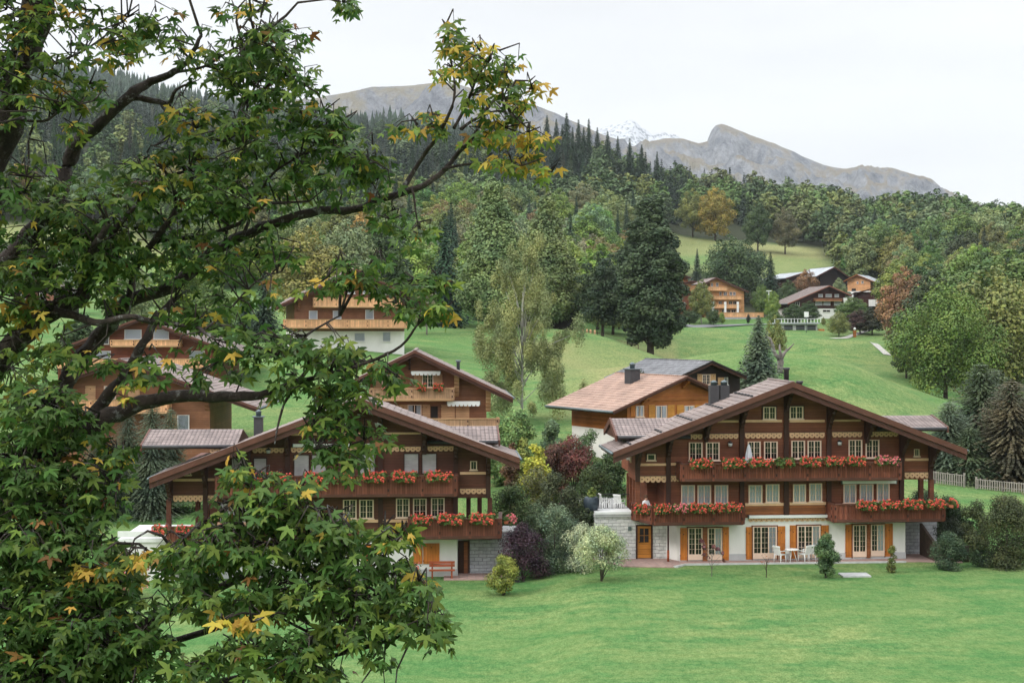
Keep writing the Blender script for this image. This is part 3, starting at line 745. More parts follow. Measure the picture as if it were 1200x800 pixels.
def window(H, u0, u1, z0, z1, v=0.0, frame='cream', rows=3, sash=2, cols=2, curtain=0.0, name='window', sill=True, casing=None, bottom=0.0, curtain_side=0):
    """frame, sashes with glazing bars, glass, and what hangs behind it; stands 9 cm proud of the wall"""
    f = M[frame]; mb = MB(); w = u1-u0; h = z1-z0; fr = min(0.042, w*0.07)
    va, vb = v-0.09, v-0.001
    mb.box(u0, u0+fr, va, vb, z0, z1, f); mb.box(u1-fr, u1, va, vb, z0, z1, f)
    mb.box(u0+fr, u1-fr, va, vb, z1-fr, z1, f); mb.box(u0+fr, u1-fr, va, vb, z0, z0+fr+bottom, f)
    iw = (w-2*fr)/sash; zb = z0+fr+bottom; zt = z1-fr
    for k in range(sash):
        a = u0+fr+iw*k; b = a+iw; st = min(0.03, iw*0.09)
        mb.box(a, a+st, va+0.012, vb, zb, zt, f); mb.box(b-st, b, va+0.012, vb, zb, zt, f)
        for c in range(1, cols):
            x = a+iw*c/cols; mb.box(x-0.007, x+0.007, va+0.02, va+0.05, zb, zt, f)
        for r_ in range(1, rows):
            zz = zb+(zt-zb)*r_/rows; mb.box(a+st, b-st, va+0.022, va+0.052, zz-0.007, zz+0.007, f)
    if casing:
        c_ = M[casing]; q = 0.07
        mb.box(u0-q, u0-0.002, v-0.05, v, z0-q, z1+q, c_); mb.box(u1+0.002, u1+q, v-0.05, v, z0-q, z1+q, c_)
        mb.box(u0-0.001, u1+0.001, v-0.05, v, z1+0.002, z1+q, c_)
    if sill: mb.box(u0-0.05, u1+0.05, v-0.14, v-0.001, z0-0.06, z0-0.002, f)
    o = mb.build(name, H.root)
    g = MB(); g.box(u0+fr*.6, u1-fr*.6, v-0.05, v-0.044, zb, zt, M['glass']); g.build('pane', o)
    d = MB(); d.box(u0+fr*.6, u1-fr*.6, v-0.012, v-0.004, zb, zt, M['interior']); d.build('room_darkness_sheet', o)  # near-black sheet stands in for the darkness of the unlit room
    if curtain > 0:
        c = MB(); iu0, iu1 = u0+fr, u1-fr; W_ = iu1-iu0
        if curtain_side == 0: spans = [(iu0, iu0+W_*curtain/2), (iu1-W_*curtain/2, iu1)] if curtain < 1 else [(iu0, iu1)]
        elif curtain_side > 0: spans = [(iu1-W_*curtain, iu1)]
        else: spans = [(iu0, iu0+W_*curtain)]
        for a, b in spans: c.box(a, b, v-0.03, v-0.016, zb, zt, M['curtain'])
        c.build('curtain', o)
    return o
def shutter(H, u0, u1, z0, z1, v=0.0, mat='shutter', name='shutter', bands=True):
    mb = MB(); mb.box(u0, u1, v-0.05, v-0.002, z0, z1, M[mat]); h = z1-z0
    if bands:
        for t in ((0.12, 0.88) if h < 1.6 else (0.1, 0.5, 0.9)): mb.box(u0+0.02, u1-0.02, v-0.075, v-0.049, z0+h*t-0.04, z0+h*t+0.04, M[mat])
        m_ = (u0+u1)/2; mb.prism([(m_-0.04, z0+h*0.8), (m_, z0+h*0.8-0.05), (m_+0.04, z0+h*0.8), (m_, z0+h*0.8+0.05)], v-0.056, v-0.049, M['frieze_dark'])
        for t in (0.15, 0.85): mb.box(u0-0.03, u0+0.05, v-0.085, v-0.074, z0+h*t-0.015, z0+h*t+0.015, M['lampblack'])
    return mb.build(name, H.root)
def roller(H, u0, u1, z0, z1, v=0.0, name='roller_shutter'):
    mb = MB(); mb.box(u0, u1, v-0.03, v-0.002, z0, z1, M['blind'])
    mb.box(u0-0.06, u0-0.001, v-0.08, v-0.001, z0-0.05, z1+0.05, M['wood_beam']); mb.box(u1+0.001, u1+0.06, v-0.08, v-0.001, z0-0.05, z1+0.05, M['wood_beam'])
    mb.box(u0-0.002, u1+0.002, v-0.085, v-0.003, z1, z1+0.08, M['wood_beam'])
    return mb.build(name, H.root)
def railing_run(mb, p, q, z0, z1, plank, railm, postm, t=0.045, pw=0.14, posts=True, ext=0.0, pstep=1.9):
    """plank-built rail from p to q in plan (u,v); individual boards with small cut-outs between"""
    p = Vector((p[0], p[1])); q = Vector((q[0], q[1])); L = (q-p).length; d = (q-p)/L; n_ = Vector((d.y, -d.x))
    def ob(a, b, off0, off1, za, zb, m):
        c = [p+d*a+n_*off0, p+d*b+n_*off0, p+d*b+n_*off1, p+d*a+n_*off1]
        vs = [(x.x, x.y, za) for x in c]+[(x.x, x.y, zb) for x in c]
        mb.add(vs, [(0,1,2,3)[::-1], (4,5,6,7), (0,1,5,4), (1,2,6,5), (2,3,7,6), (3,0,4,7)], m)
    k = max(1, int(L/pw)); w = L/k; h = z1-z0
    for i in range(k):
        a = i*w
        # board with a waist: two narrow halves make the cut-out
        ob(a+0.006, a+w-0.006, 0, t, z0+0.03, z0+h*0.38, plank)
        ob(a+0.024, a+w-0.024, 0.001, t, z0+h*0.38, z0+h*0.62, plank)
        ob(a+0.006, a+w-0.006, 0, t, z0+h*0.62, z1-0.07, plank)
    ob(0, L, -0.06, 0.0, z0+0.03, z1-0.07, plank)   # backing
    ob(-ext, L+ext, -0.1, t+0.06, z1-0.07, z1, railm)
    ob(-ext, L+ext, -0.03, t+0.03, z0-0.12, z0+0.03, railm)
    if posts:
        kk = max(1, round(L/pstep))
        for i in range(kk+1):
            a = min(max(L*i/kk, 0.07), L-0.07)
            ob(a-0.07, a+0.07, t, t+0.05, z0-0.1, z1-0.072, postm)
            for zz in (0.25, 0.75): ob(a-0.04, a+0.04, t+0.05, t+0.085, z0+h*zz-0.1, z0+h*zz+0.05, M['wood_beam'])
def balcony(H, pts, z0, z1, vwall, plank='wood_red_v', railm='fascia', name='balcony', pstep=1.9, floor=True, topm=None):
    mb = MB()
    for a, b in zip(pts[:-1], pts[1:]):
        railing_run(mb, a, b, z0, z1, M[plank], M[topm or railm], M[plank], posts=True, pstep=pstep)
    if floor:
        fp = [(p[0], p[1]) for p in pts]
        if abs(fp[0][1]-vwall) > 0.02: fp = [(fp[0][0], vwall)]+fp
        if fp[-1][1] > vwall+0.02: fp = fp+[(fp[-1][0]-2.3, fp[-1][1]), (fp[-1][0]-2.3, vwall)]
        elif abs(fp[-1][1]-vwall) > 0.02: fp = fp+[(fp[-1][0], vwall)]
        # close against the wall
        mb.prismz(fp, z0-0.16, z0-0.02, M[railm])
    return mb.build(name, H.root)
def corbel(H, u, ztop, v0, reach, mat='wood_beam', w=0.2, n=5, name='corbel', h=None):
    """stepped roof bracket: each beam end reaches further out than the one below"""
    mb = MB(); hh = (h or 1.2)/n
    for i in range(n):
        r = reach*((i+1)/n)**1.2
        z1 = ztop-hh*(n-1-i); mb.prismx([(v0+0.02, z1-hh+0.004), (v0-r+0.1, z1-hh+0.004), (v0-r, z1-hh*0.5), (v0-r, z1-0.001), (v0+0.02, z1-0.001)], u-w/2, u+w/2, M[mat])
    return mb.build(name, H.root)
def chimney(H, u, v, z0, z1, w=0.55, d=0.55, mat='metal_dark', name='chimney'):
    mb = MB(); mb.box(u-w/2, u+w/2, v-d/2, v+d/2, z0, z1, M[mat]); mb.box(u-w/2-0.08, u+w/2+0.08, v-d/2-0.08, v+d/2+0.08, z1, z1+0.07, M['gutter'])
    mb.lathe([(0.16, z1+0.07), (0.16, z1+0.3), (0.22, z1+0.32), (0.03, z1+0.45)], M['gutter'], (u, v, 0), 10)
    return mb.build(name, H.root)
def wall_lamp(H, u, z, v):
    mb = MB(); mb.lathe([(0.03, 0.16), (0.12, 0.12), (0.14, 0.06)], M['lampblack'], (u, v-0.17, z), 12); mb.lathe([(0.1, -0.12), (0.13, 0.06)], M['frost'], (u, v-0.17, z), 12)
    mb.box(u-0.02, u+0.02, v-0.17, v, z+0.16, z+0.2, M['lampblack']); mb.lathe([(0.05, -0.16), (0.1, -0.12)], M['lampblack'], (u, v-0.17, z), 12)
    return mb.build('wall_lamp', H.root)
def awning(H, u0, u1, z0, z1, v, scal=False, name='awning'):
    mb = MB(); mb.box(u0, u1, v-0.22, v-0.02, z0, z1, M['white']); mb.box(u0-0.04, u0, v-0.24, v, z0-0.03, z1+0.02, M['gutter']); mb.box(u1, u1+0.04, v-0.24, v, z0-0.03, z1+0.02, M['gutter'])
    if scal:
        n = max(3, int((u1-u0)/0.28)); p = (u1-u0)/n
        for i in range(n):
            a = u0+p*i; mb.prism([(a, z0), (a+p*0.2, z0-0.14), (a+p*0.8, z0-0.14), (a+p, z0)], v-0.215, v-0.2, M['white'])
    return mb.build(name, H.root)

FL = {}
def flower_meshes():
    for k, L in enumerate((1.0, 1.0, 1.0, 1.0)):
        rs = np.random.RandomState(40+k)
        blobs = [((x+rs.uniform(-.05, .05), -0.08+rs.uniform(-.05, .05), 0.13+rs.uniform(-0.05, 0.09)), (0.17, 0.17, 0.16)) for x in np.linspace(-0.42, 0.42, 7)]
        blobs += [((x, -0.24, -0.02+rs.uniform(-.1, .06)), (0.13, 0.12, 0.14)) for x in np.linspace(-0.4, 0.4, 5)]
        V, F_ = blob_cards(rs, blobs, 700, 0.085, 0.4, 0.6)
        leaves = mesh_np('geranium_leaves', V, F_, M['gerleaf'])
        fl = [((b[0][0], b[0][1]-0.03, b[0][2]+0.05), (b[1][0]*1.05, b[1][1]*1.1, b[1][2]*1.05)) for b in blobs]
        # blossom heads: tight clusters of petals
        heads = []; w = len(fl)
        for i in range(62):
            b = fl[rs.randint(w)]; d = rs.normal(size=3); d[1] -= 0.5; d[2] += 0.3; d /= np.linalg.norm(d)
            heads.append(((b[0][0]+d[0]*b[1][0], b[0][1]+d[1]*b[1][1], b[0][2]+d[2]*b[1][2]), (0.05, 0.05, 0.045)))
        V, F_ = blob_cards(rs, heads, 62*13, 0.048, 0.2, 0.6, 1.1)
        FL[k] = (leaves, mesh_np('blossoms', V, F_, M['petal']), mesh_np('blossoms', V*np.array([1, 1, 1]), F_, M['petal_pink']))
flower_meshes()
flower_rr = random.Random(5)
def flower_box(H, u0, u1, z, v, label, group, rot=0.0, box='terracotta', pink=False, sparse=False, tall=1.0):
    """a geranium box that hangs outside a rail: its own thing"""
    w = H.world((u0+u1)/2, v, z); r = empty('flower_box', w, H.th+rot, label, 'flower box', group)
    L = abs(u1-u0); mb = MB()
    mb.prismx([(-0.1, -0.02), (-0.13, 0.14), (0.13, 0.14), (0.1, -0.02)], -L/2*0.96, L/2*0.96, M[box]); mb.build('trough', r)
    k = flower_rr.randrange(4); le, bl, bp = FL[k]
    a = link('leaves', le, r); a.scale = (L/1.14, 1, tall); a.location = (0, 0, 0.05)
    b = link('blossoms', bp if pink else bl, r); b.scale = (L/1.14*(0.35 if sparse else 1.0), 1, tall*(0.7 if sparse else 1)); b.location = (0.15 if sparse else 0, -0.01, 0.05)
    return r

# ------------------------------------------------------------------ the two large chalets on the lawn
def main_chalet(q):
    H = House('chalet', q['px'], q['Y'], q['Z'], q['th'], q['label'], 'chalet')
    wr, wv = q['wall'], q['plank']
    u0, zr = H.uz(*q['apex'], v=-2.0); uR, zR = H.uz(*q['eaveR'], v=-2.0); uL, zL = H.uz(*q['eaveL'], v=-2.0)
    t = ((zr-zR)/(uR-u0)+(zr-zL)/(u0-uL))/2
    D = 3.4
    gable_roof(H, u0, zr, uL, uR, t, t, -2.0, 3.4, M['tile'], M['fascia'], M['fascia2'], 0.24, 0.36, 0.62)
    under = lambda u: zr-t*abs(u-u0)-0.27
    gl, gr = H.u(q['ground'][0]), H.u(q['ground'][1])
    l1, r1 = H.u(q['low'][0]), H.u(q['low'][1])
    l2, r2 = H.u(q['up'][0]), H.u(q['up'][1])
    Z1 = H.z(q['px'], q['y1']); Z2 = H.z(q['px'], q['y2'])
    # masonry ground floor
    mb = MB(); mb.box(gl, gr, 0, 3, -0.6, Z1, M['plaster']); mb.build('ground_floor_wall', H.root)
    mb = MB(); mb.box(gl-0.02, gr+0.02, -0.03, 0.4, -0.6, 0.42, M['plinth']); mb.build('plinth', H.root)
    mb = MB(); mb.box(l2+1.5, r2-1.2, 3.0, 9, -1.0, Z1-0.01, M['plaster']); mb.build('rear_ground_wall', H.root)
    # timber floors
    mb = MB(); mb.box(l1, r1, 0, 3.0, Z1, Z2+0.3, M[wr]); mb.box(l1-(0.6 if q.get('pl') else 0.0), r1, 2.6, 8.6, Z1+0.001, Z2, M[wr]); mb.box(l2+0.4, r2-0.4, 3.1, 8.6, Z2-0.001, Z2+1.9, M[wr]); mb.build('timber_wall', H.root)
    zc = under(u0); n = [(l2, Z2), (r2, Z2), (r2, under(r2)), (u0, zc), (l2, under(l2))]
    mb = MB(); mb.prism(n, 0.001, 3.2, M[wr]); mb.build('gable_wall', H.root)
    # log-end posts and corner posts
    for px in q['beams']:
        u = H.u(px); b = MB(); zt = under(u)-0.05
        zb = Z1 if l1-0.05 < u < r1+0.05 else Z2
        if px in q['short']: zb = H.z(px, q['yshort'])
        b.box(u-0.13, u+0.13, -0.16, -0.002, zb, zt, M['wood_beam']); b.build('timber_post', H.root)
        corbel(H, u, under(u)+0.02, -0.16, 1.55, 'wood_beam', 0.2, 6, 'roof_bracket', 1.5)
    for px, v in q['porch']:
        u = H.u(px, v); b = MB(); b.box(u-0.13, u+0.13, v-0.13, v+0.13, Z1-0.1, Z2, M[wr]); b.build('porch_post', H.root)
    # purlins under the roof overhang
    for k in range(-4, 5):
        u = u0+(uR-u0)*0.92*k/4.0; b = MB(); zt = under(u)+0.03 if k else under(u)-0.02
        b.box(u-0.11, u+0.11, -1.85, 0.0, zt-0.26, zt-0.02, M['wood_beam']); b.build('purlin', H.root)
    for (a, b_, c, d) in q['friezes']:
        m = (a+b_)/2; frieze(H, H.u(a), H.u(b_), H.z(m, d), H.z(m, c), -0.004 if not q.get('friezev') else 0)
    for (a, b_, py, hh) in q['strings']:
        m = (a+b_)/2; zz = H.z(m, py); b = MB(); b.box(H.u(a), H.u(b_), -0.1, -0.002, zz-hh/2, zz+hh/2, M['trim']); b.build('string_course', H.root)
    for (a, b_, c, d, v, mat) in q.get('panels', []):
        r_ = H.rect(a, b_, c, d, v); b = MB(); b.box(r_[0], r_[1], v-0.05, v+0.01, r_[2], r_[3], M[mat]); b.build('panel', H.root)
    for w in q['windows']:
        a, b_, c, d, kind = w
        r_ = H.rect(a, b_, c, d)
        if kind == 'roller': roller(H, *r_)
        elif kind == 'small': window(H, *r_, frame='cream', rows=1, sash=1, cols=2)
        elif kind == 'attic': window(H, *r_, frame='cream', rows=2, sash=2, cols=2, casing='wood_beam')
        elif kind == 'lace': window(H, *r_, frame='cream', rows=3, sash=2, cols=2, curtain=1.0, casing=wr)
        elif kind == 'dark': window(H, *r_, frame='cream', rows=3, sash=2, cols=2, curtain=0.0, casing=wr)
        elif kind == 'dark1': window(H, *r_, frame='cream', rows=1, sash=1, cols=1, casing='wood_beam')
        elif kind == 'french': window(H, *r_, frame='cream', rows=5, sash=2, cols=2, curtain=0.0, name='french_door', sill=False, casing='wood_red', bottom=0.28)
        elif kind == 'frenchc': window(H, *r_, frame='cream', rows=5, sash=2, cols=2, curtain=0.55, name='french_door', sill=False, casing='wood_red', bottom=0.28, curtain_side=1)
        elif kind == 'french3': window(H, *r_, frame='cream', rows=5, sash=3, cols=2, curtain=0.34, name='french_door', sill=False, casing='wood_red', bottom=0.28, curtain_side=1)
    for (a, b_, c, d) in q['shutters']: shutter(H, *H.rect(a, b_, c, d))
    for (a, b_, c, d) in q.get('mullions', []):
        r_ = H.rect(a, b_, c, d); b = MB(); b.box(r_[0], r_[1], -0.12, -0.001, r_[2], r_[3], M['wood_warm']); b.build('door_post', H.root)
    for (px, py) in q['lamps']: wall_lamp(H, H.u(px), H.z(px, py), -0.002)
    for (a, b_, c, d, v) in q['awnings']:
        r_ = H.rect(a, b_, c, d, v); awning(H, *r_, v)
    # balconies: outer face 1.3 m out
    for (a, b_, c, d, dep, sides) in q['balconies']:
        v = -dep; ua, ub = H.u(a, v), H.u(b_, v); m = (a+b_)/2; z0, z1 = H.z(m, d, v)+0.12, H.z(m, c, v)
        pts = [(ua, v), (ub, v)]
        if sides[0] == 'w': pts = [(ua, 0.0)]+pts
        elif sides[0] > 0: pts = [(ua-sides[0], sides[0]-0.2)]+pts if sides[0] > 3 else [(ua-0.3, 0.0)]+pts
        if sides[1] == 'w': pts = pts+[(ub, 0.0)]
        elif sides[1] > 0: pts = pts+[(ub+0.15, sides[1])]
        balcony(H, pts, z0, z1, 0.0, wv, 'fascia')
    for spec in q['flowers']:
        a, b_, py, v, label, group, kw = spec
        ua, ub = H.u(a, v-0.2), H.u(b_, v-0.2); flower_box(H, ua, ub, H.z((a+b_)/2, py, v-0.2), v-0.2, label, group, **kw)
    # cross gable behind: ridge runs along the front
    cz = q['cross']; vr = 2.4; vf = -0.2
    for (xa, xb, yr, ye, side) in cz:
        ua, ub = H.u(xa, vr), H.u(xb, vr); m = (xa+xb)/2
        zrg = H.z(xa if side < 0 else xb, yr, vr); ze = H.z(xa if side < 0 else xb, ye, vf)
        mb = MB(); n_ = 10; prof = []
        for s_, vend in ((1, vf), (-1, vr+(vr-vf))):
            prof = []
            for i in range(n_):
                va = vr+(vend-vr)*i/n_; vb = vr+(vend-vr)*(i+1)/n_; za = zrg+(ze-zrg)*i/n_; zb_ = zrg+(ze-zrg)*(i+1)/n_
                prof += [(va, za), (vb, zb_+0.035)]
            vs = []; fs = []
            for (vv, zz) in prof: vs += [(ua, vv, zz), (ub, vv, zz)]
            for i in range(len(prof)-1):
                f = (2*i, 2*i+1, 2*i+3, 2*i+2); fs.append(f if s_ < 0 else f[::-1])
            mb.add(vs, fs, M['tile_x'])
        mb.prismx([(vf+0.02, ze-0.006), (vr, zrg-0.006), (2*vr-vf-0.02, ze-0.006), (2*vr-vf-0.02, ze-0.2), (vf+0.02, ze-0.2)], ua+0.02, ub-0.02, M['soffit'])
        mb.build('cross_roof', H.root)
        g = MB(); g.tube([(ua+0.05, vf-0.06, ze-0.06), (ub-0.05, vf-0.06, ze-0.06)], 0.1, M['metal_dark'], 8); g.build('gutter', H.root)
        e_ = ua if side < 0 else ub
        rk = MB()
        for (va, za, vb, zb_) in ((vr, zrg, vf, ze), (vr, zrg, 2*vr-vf, ze)):
            rk.prismx([(va, za+0.05), (vb, zb_+0.05), (vb, zb_-0.3), (va, za-0.3)], e_-0.05+side*0.05, e_+0.05+side*0.05, M['fascia'])
        rk.build('rake_board', H.root)
        i_ = 1.2*side; w_ = MB(); w_.prismx([(vf+0.5, under(e_-i_)-0.4 if False else ze-1.7), (vf+0.5, ze-0.16), (2*vr-vf-0.5, ze-0.16), (2*vr-vf-0.5, ze-1.7)], min(e_-i_, u0), max(e_-i_, u0), M[wr]); w_.build('cross_wall', H.root) if False else None
    return H, dict(u0=u0, zr=zr, t=t, Z1=Z1, Z2=Z2, under=under, gl=gl, gr=gr, l2=l2, r2=r2)

RG = 'geranium boxes of the chalet with the white chairs'
num = ['first', 'second', 'third', 'fourth', 'fifth', 'sixth', 'seventh', 'eighth', 'ninth']
WIN_R = [(798,814,568,590,'lace'),(817,833,568,590,'lace'),(837,853,568,590,'lace'),(877,893,568,589,'lace'),(897,913,567,588,'lace'),(929,944,567,588,'lace'),(948,963,566,587,'lace'),(988,1003,567,589,'lace'),(1007,1023,567,588,'lace'),(1027,1042,566,587,'lace'),
 (807,823,518,539,'dark'),(827,843,518,539,'dark'),(876,891,517,538,'dark'),(895,911,517,538,'dark'),(927,943,516,537,'dark'),(946,962,516,537,'dark'),(994,1010,515,536,'dark'),(1014,1030,515,536,'dark'),
 (894,909,476.5,491,'attic'),(925,941,476,490.5,'attic'),(758,768,532,539,'dark1'),(1071,1077,526,534,'small'),
 (806,823,618,655.5,'french'),(829,846,618,655.5,'frenchc'),(882,910,616.5,654,'french3'),(934,961,615.5,653,'french3'),(999,1015,614.5,652,'french'),(1020,1036,614,651,'frenchc')]
fl = []
for i, (a, b) in enumerate([(808,835),(846,874),(876,904),(907,932),(937,962),(965,989),(992,1014),(1025,1052)]):
    what = 'nearly bloomless green box' if i == 3 else ('pale pink geranium box' if i == 7 else ('pink-red geranium box' if i in (0, 6) else 'red geranium box'))
    fl.append((a, b, 545.5-i*0.45, -1.4, f'{what}, {num[i]} of eight on the upper balcony over the white chairs', RG,
               dict(pink=i in (7,), sparse=i == 3)))
for i, (a, b) in enumerate([(766,786),(786,807),(807,828),(828,849),(849,869)]):
    fl.append((a, b, 598.5-i*0.35, -1.4, f'coral geranium box, {num[i]} of five on the lower balcony above the orange door', RG, dict(pink=i in (1,))))
for i, (a, b) in enumerate([(1003,1027),(1029,1054),(1056,1081),(1083,1108)]):
    fl.append((a, b, 594.5-i*0.5, -1.4, f'red geranium box, {num[i]} of four on the lower balcony nearest the dark hedge', RG, dict()))
specR = dict(short=(827, 1015), yshort=514.5, px=929, Y=82.6, Z=0.0, th=4, label='large red-brown chalet with orange shutters and white garden chairs in front', wall='wood_red', plank='wood_red_v',
 apex=(929, 448), eaveR=(1133, 524), eaveL=(719, 533.5), ground=(797, 1061), low=(779, 1057), up=(746, 1093), y1=606, y2=562.5,
 beams=[783, 827, 869, 921, 971, 1015, 1056, 747, 1090], porch=[(747,0.15),(744,1.7),(740,3.2),(737,4.9),(1091,0.15),(1079,2.2)], pl=True,
 friezes=[(789,823,508.5,514.5),(831,865,508,514),(873,916,507,513.5),(925,966,506.5,513),(975,1010,506,512),(1019,1052,505.5,511.5),(749,781,557.5,565),(785,796,557,564),(1060,1089,553,560),(877,973,606.5,610.5)],
 strings=[(749,781,544,0.14),(785,797,543.5,0.14),(1060,1089,538,0.14),(833,865,493.5,0.13),(873,916,493,0.14),(925,966,493,0.14),(975,1008,492.5,0.11),(873,918,590.5,0.16),(925,968,589.5,0.16)],
 panels=[(873,918,591.5,602.5,-0.0,'wood_warm'),(925,968,590.5,602,-0.0,'wood_warm')],
 windows=WIN_R, shutters=[(797,805,618,656),(846.5,854,617,656),(874,881.5,617,655),(911,920,616,654.5),(925.5,933,615,654),(962,971,615,653),(990.5,998,614,652.5),(1037,1046,613,651.5)],
 mullions=[(823.5,828.5,617,657),(1015.5,1019.5,613.5,653)], lamps=[(855,520),(983,518.5)],
 awnings=[(986,1049,561.5,566,-0.02),(877,972,602.8,606.0,-0.02)],
 balconies=[(799,1055,542,563,1.3,('w','w')),(766,871,593.5,614.5,1.3,(0,'w')),(977,1106,589.5,611,1.3,('w',1.6))],
 flowers=fl, cross=[(716,800,490,511,-1),(1010,1091,486.5,501,1)])
HR, IR = main_chalet(specR)

# angled corner of the lower balcony over the stone terrace, stone walls, orange door, rain pipe
H = HR
Zt = IR['Z1']
mb = MB(); va = -1.3
ua = H.u(766, va); uc = H.u(741, 1.0)
z0b = H.z(766, 614.5, va)+0.12; z1b = H.z(766, 593.5, va)
railing_run(mb, (uc, 0.9), (ua-0.05, va), z0b, z1b, M['wood_red_v'], M['fascia'], M['wood_red_v'], pstep=2.2)
mb.prismz([(uc, 0.9), (ua, va), (ua, 2.6), (uc, 2.6)], z0b-0.16, z0b-0.02, M['fascia']); mb.build('balcony_corner', H.root)
flower_box(H, H.u(742, -0.4), H.u(742, -0.4)+1.3, H.z(752, 598.5, -0.4), -0.6, 'coral geranium box on the slanted corner of the lower balcony beside the terrace', RG, rot=-0.85)
flower_box(H, H.u(1112, -0.4)-0.6, H.u(1112, -0.4)+0.6, H.z(1110, 592.5, -0.4), -0.55, 'red geranium box around the far end of the lower balcony beside the hedge', RG, rot=1.35)
mb = MB(); ud0, ud1, zd0, zd1 = H.rect(747, 763, 616, 652.5, 1.0)
mb.box(H.u(697, 1.0), ud0-0.1, 1.0, 1.5, -0.5, Zt+0.0, M['stone_white']); mb.box(ud1+0.1, H.u(781, 1.0), 1.0, 1.5, -0.5, Zt-0.15, M['stone_white'])
mb.box(ud0-0.1, ud1+0.1, 1.0, 1.5, zd1+0.08, Zt-0.15, M['stone_white']); mb.build('stone_wall', H.root)
mb = MB(); a_, b_ = H.u(781, 1.0), H.u(797, 0)
mb.prismz([(a_, 1.0), (b_, 0.0), (b_, 0.4), (a_, 1.4)], -0.4, Zt-0.02, M['plaster']); mb.build('splayed_wall', H.root)
mb = MB(); mb.box(ud0-0.09, ud0, 0.95, 1.1, 0, zd1+0.07, M['wood_beam']); mb.box(ud1, ud1+0.09, 0.95, 1.1, 0, zd1+0.07, M['wood_beam']); mb.box(ud0, ud1, 0.95, 1.1, zd1, zd1+0.07, M['wood_beam'])
mb.box(ud0, ud1, 1.02, 1.08, 0.08, zd1, M['door']); dr = mb.build('door', H.root)
mb = MB(); w4 = (ud1-ud0)/2
for i in range(2):
    for j in range(2):
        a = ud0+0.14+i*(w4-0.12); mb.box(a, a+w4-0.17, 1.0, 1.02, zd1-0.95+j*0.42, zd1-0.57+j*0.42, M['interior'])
mb.build('pane', dr)
mb = MB(); mb.box(ud0+0.07, ud0+0.1, 0.94, 1.02, 1.0, 1.05, M['lampblack']); mb.box(ud0+0.07, ud0+0.2, 0.94, 0.96, 1.0, 1.04, M['lampblack']); mb.build('door_handle', dr)
mb = MB(); zv = H.z(738, 619, 0.99); uv_ = H.u(738, 0.99); mb.box(uv_-0.1, uv_+0.1, 0.96, 1.0, zv-0.12, zv+0.12, M['gutter']); mb.build('vent_grille', H.root)
mb = MB(); up = H.u(783, -0.12); mb.tube([(up, -0.12, 0.0), (up, -0.12, 0.7)], 0.07, M['redbench'], 8); mb.tube([(up, -0.12, 0.7), (up, -0.12, Zt-0.1)], 0.05, M['pipe'], 8); mb.build('rain_pipe', H.root)
mb = MB(); mb.box(H.u(1061.5, 1.6), H.u(1098, 1.6), 1.6, 2.2, -0.3, Zt-0.05, M['stone_grey']); mb.build('stone_wall', H.root)
# white wall face of the terrace and its slab
mb = MB(); ta, tb = H.u(696, 1.0), H.u(743, 1.0)
mb.box(ta+0.0, tb+0.1, 0.9, 9.0, Zt, Zt+0.16, M['concrete']); mb.box(ta+0.05, tb-0.1, 0.86, 2.6, Zt+0.165, Zt+0.3, M['white']); mb.build('terrace_slab', H.root)
mb = MB(); ul = H.u(700, 3.0); ur = H.u(738, 3.0)
for i in range(16):
    x = ul+(ur-ul)*i/15; mb.tube([(x, 3.2, Zt+0.15), (x, 3.2, Zt+1.05)], 0.014, M['ironblack'], 5)
mb.box(ul, ur, 3.17, 3.23, Zt+1.03, Zt+1.07, M['ironblack']); mb.box(ul, ur, 3.18, 3.22, Zt+0.22, Zt+0.25, M['ironblack']); mb.build('iron_railing', H.root)
# chimneys
zz = IR['zr']-IR['t']*abs(H.u(845, 4)-IR['u0'])
mb = MB(); uu = H.u(843, 2.4)
for dx in (-0.32, 0.3):
    mb.box(uu+dx-0.27, uu+dx+0.27, 2.2, 2.75, zz-0.5, zz+0.75, M['metal_dark']); mb.lathe([(0.2, zz+0.75), (0.2, zz+0.9), (0.27, zz+0.92), (0.05, zz+1.05)], M['gutter'], (uu+dx, 2.48, 0), 10)
mb.build('chimney', H.root)
for px, hgt in ((921.5, 1.15), (937, 0.65)):
    uu = H.u(px, 4); zz = IR['zr']-IR['t']*abs(uu-IR['u0']); mb = MB(); mb.lathe([(0.16, zz-0.3), (0.16, zz+hgt-0.15), (0.22, zz+hgt-0.12), (0.22, zz+hgt)], M['metal_dark'], (uu, 4, 0), 12); mb.build('flue', H.root)
# snow guards: short rows of studs on the left slope
mb = MB()
for k in range(5):
    u = IR['u0']-2.2-1.75*k; z = IR['zr']-IR['t']*abs(u-IR['u0'])
    for j in range(6): mb.box(u-0.05, u+0.05, -1.5+j*0.8, -1.1+j*0.8, z+0.02, z+0.11, M['metal_dark'])
    mb.box(u-0.015, u+0.015, -1.6, 3.0, z+0.015, z+0.05, M['metal_dark']); mb.build('snow_guard', H.root); mb = MB()
# side windows of the receding left wall
mb = MB(); lx = IR['l2']
mb.box(lx-0.06, lx, 2.0, 3.4, IR['Z2']+1.0, IR['Z2']+2.1, M['curtain']); mb.box(lx-0.09, lx-0.06, 2.65, 2.75, IR['Z2']+1.0, IR['Z2']+2.1, M['cream'])
mb.box(lx-0.1, lx, 1.9, 2.0, IR['Z2']+0.9, IR['Z2']+2.2, M['cream']); mb.box(lx-0.1, lx, 3.4, 3.5, IR['Z2']+0.9, IR['Z2']+2.2, M['cream']); mb.build('side_window', H.root)
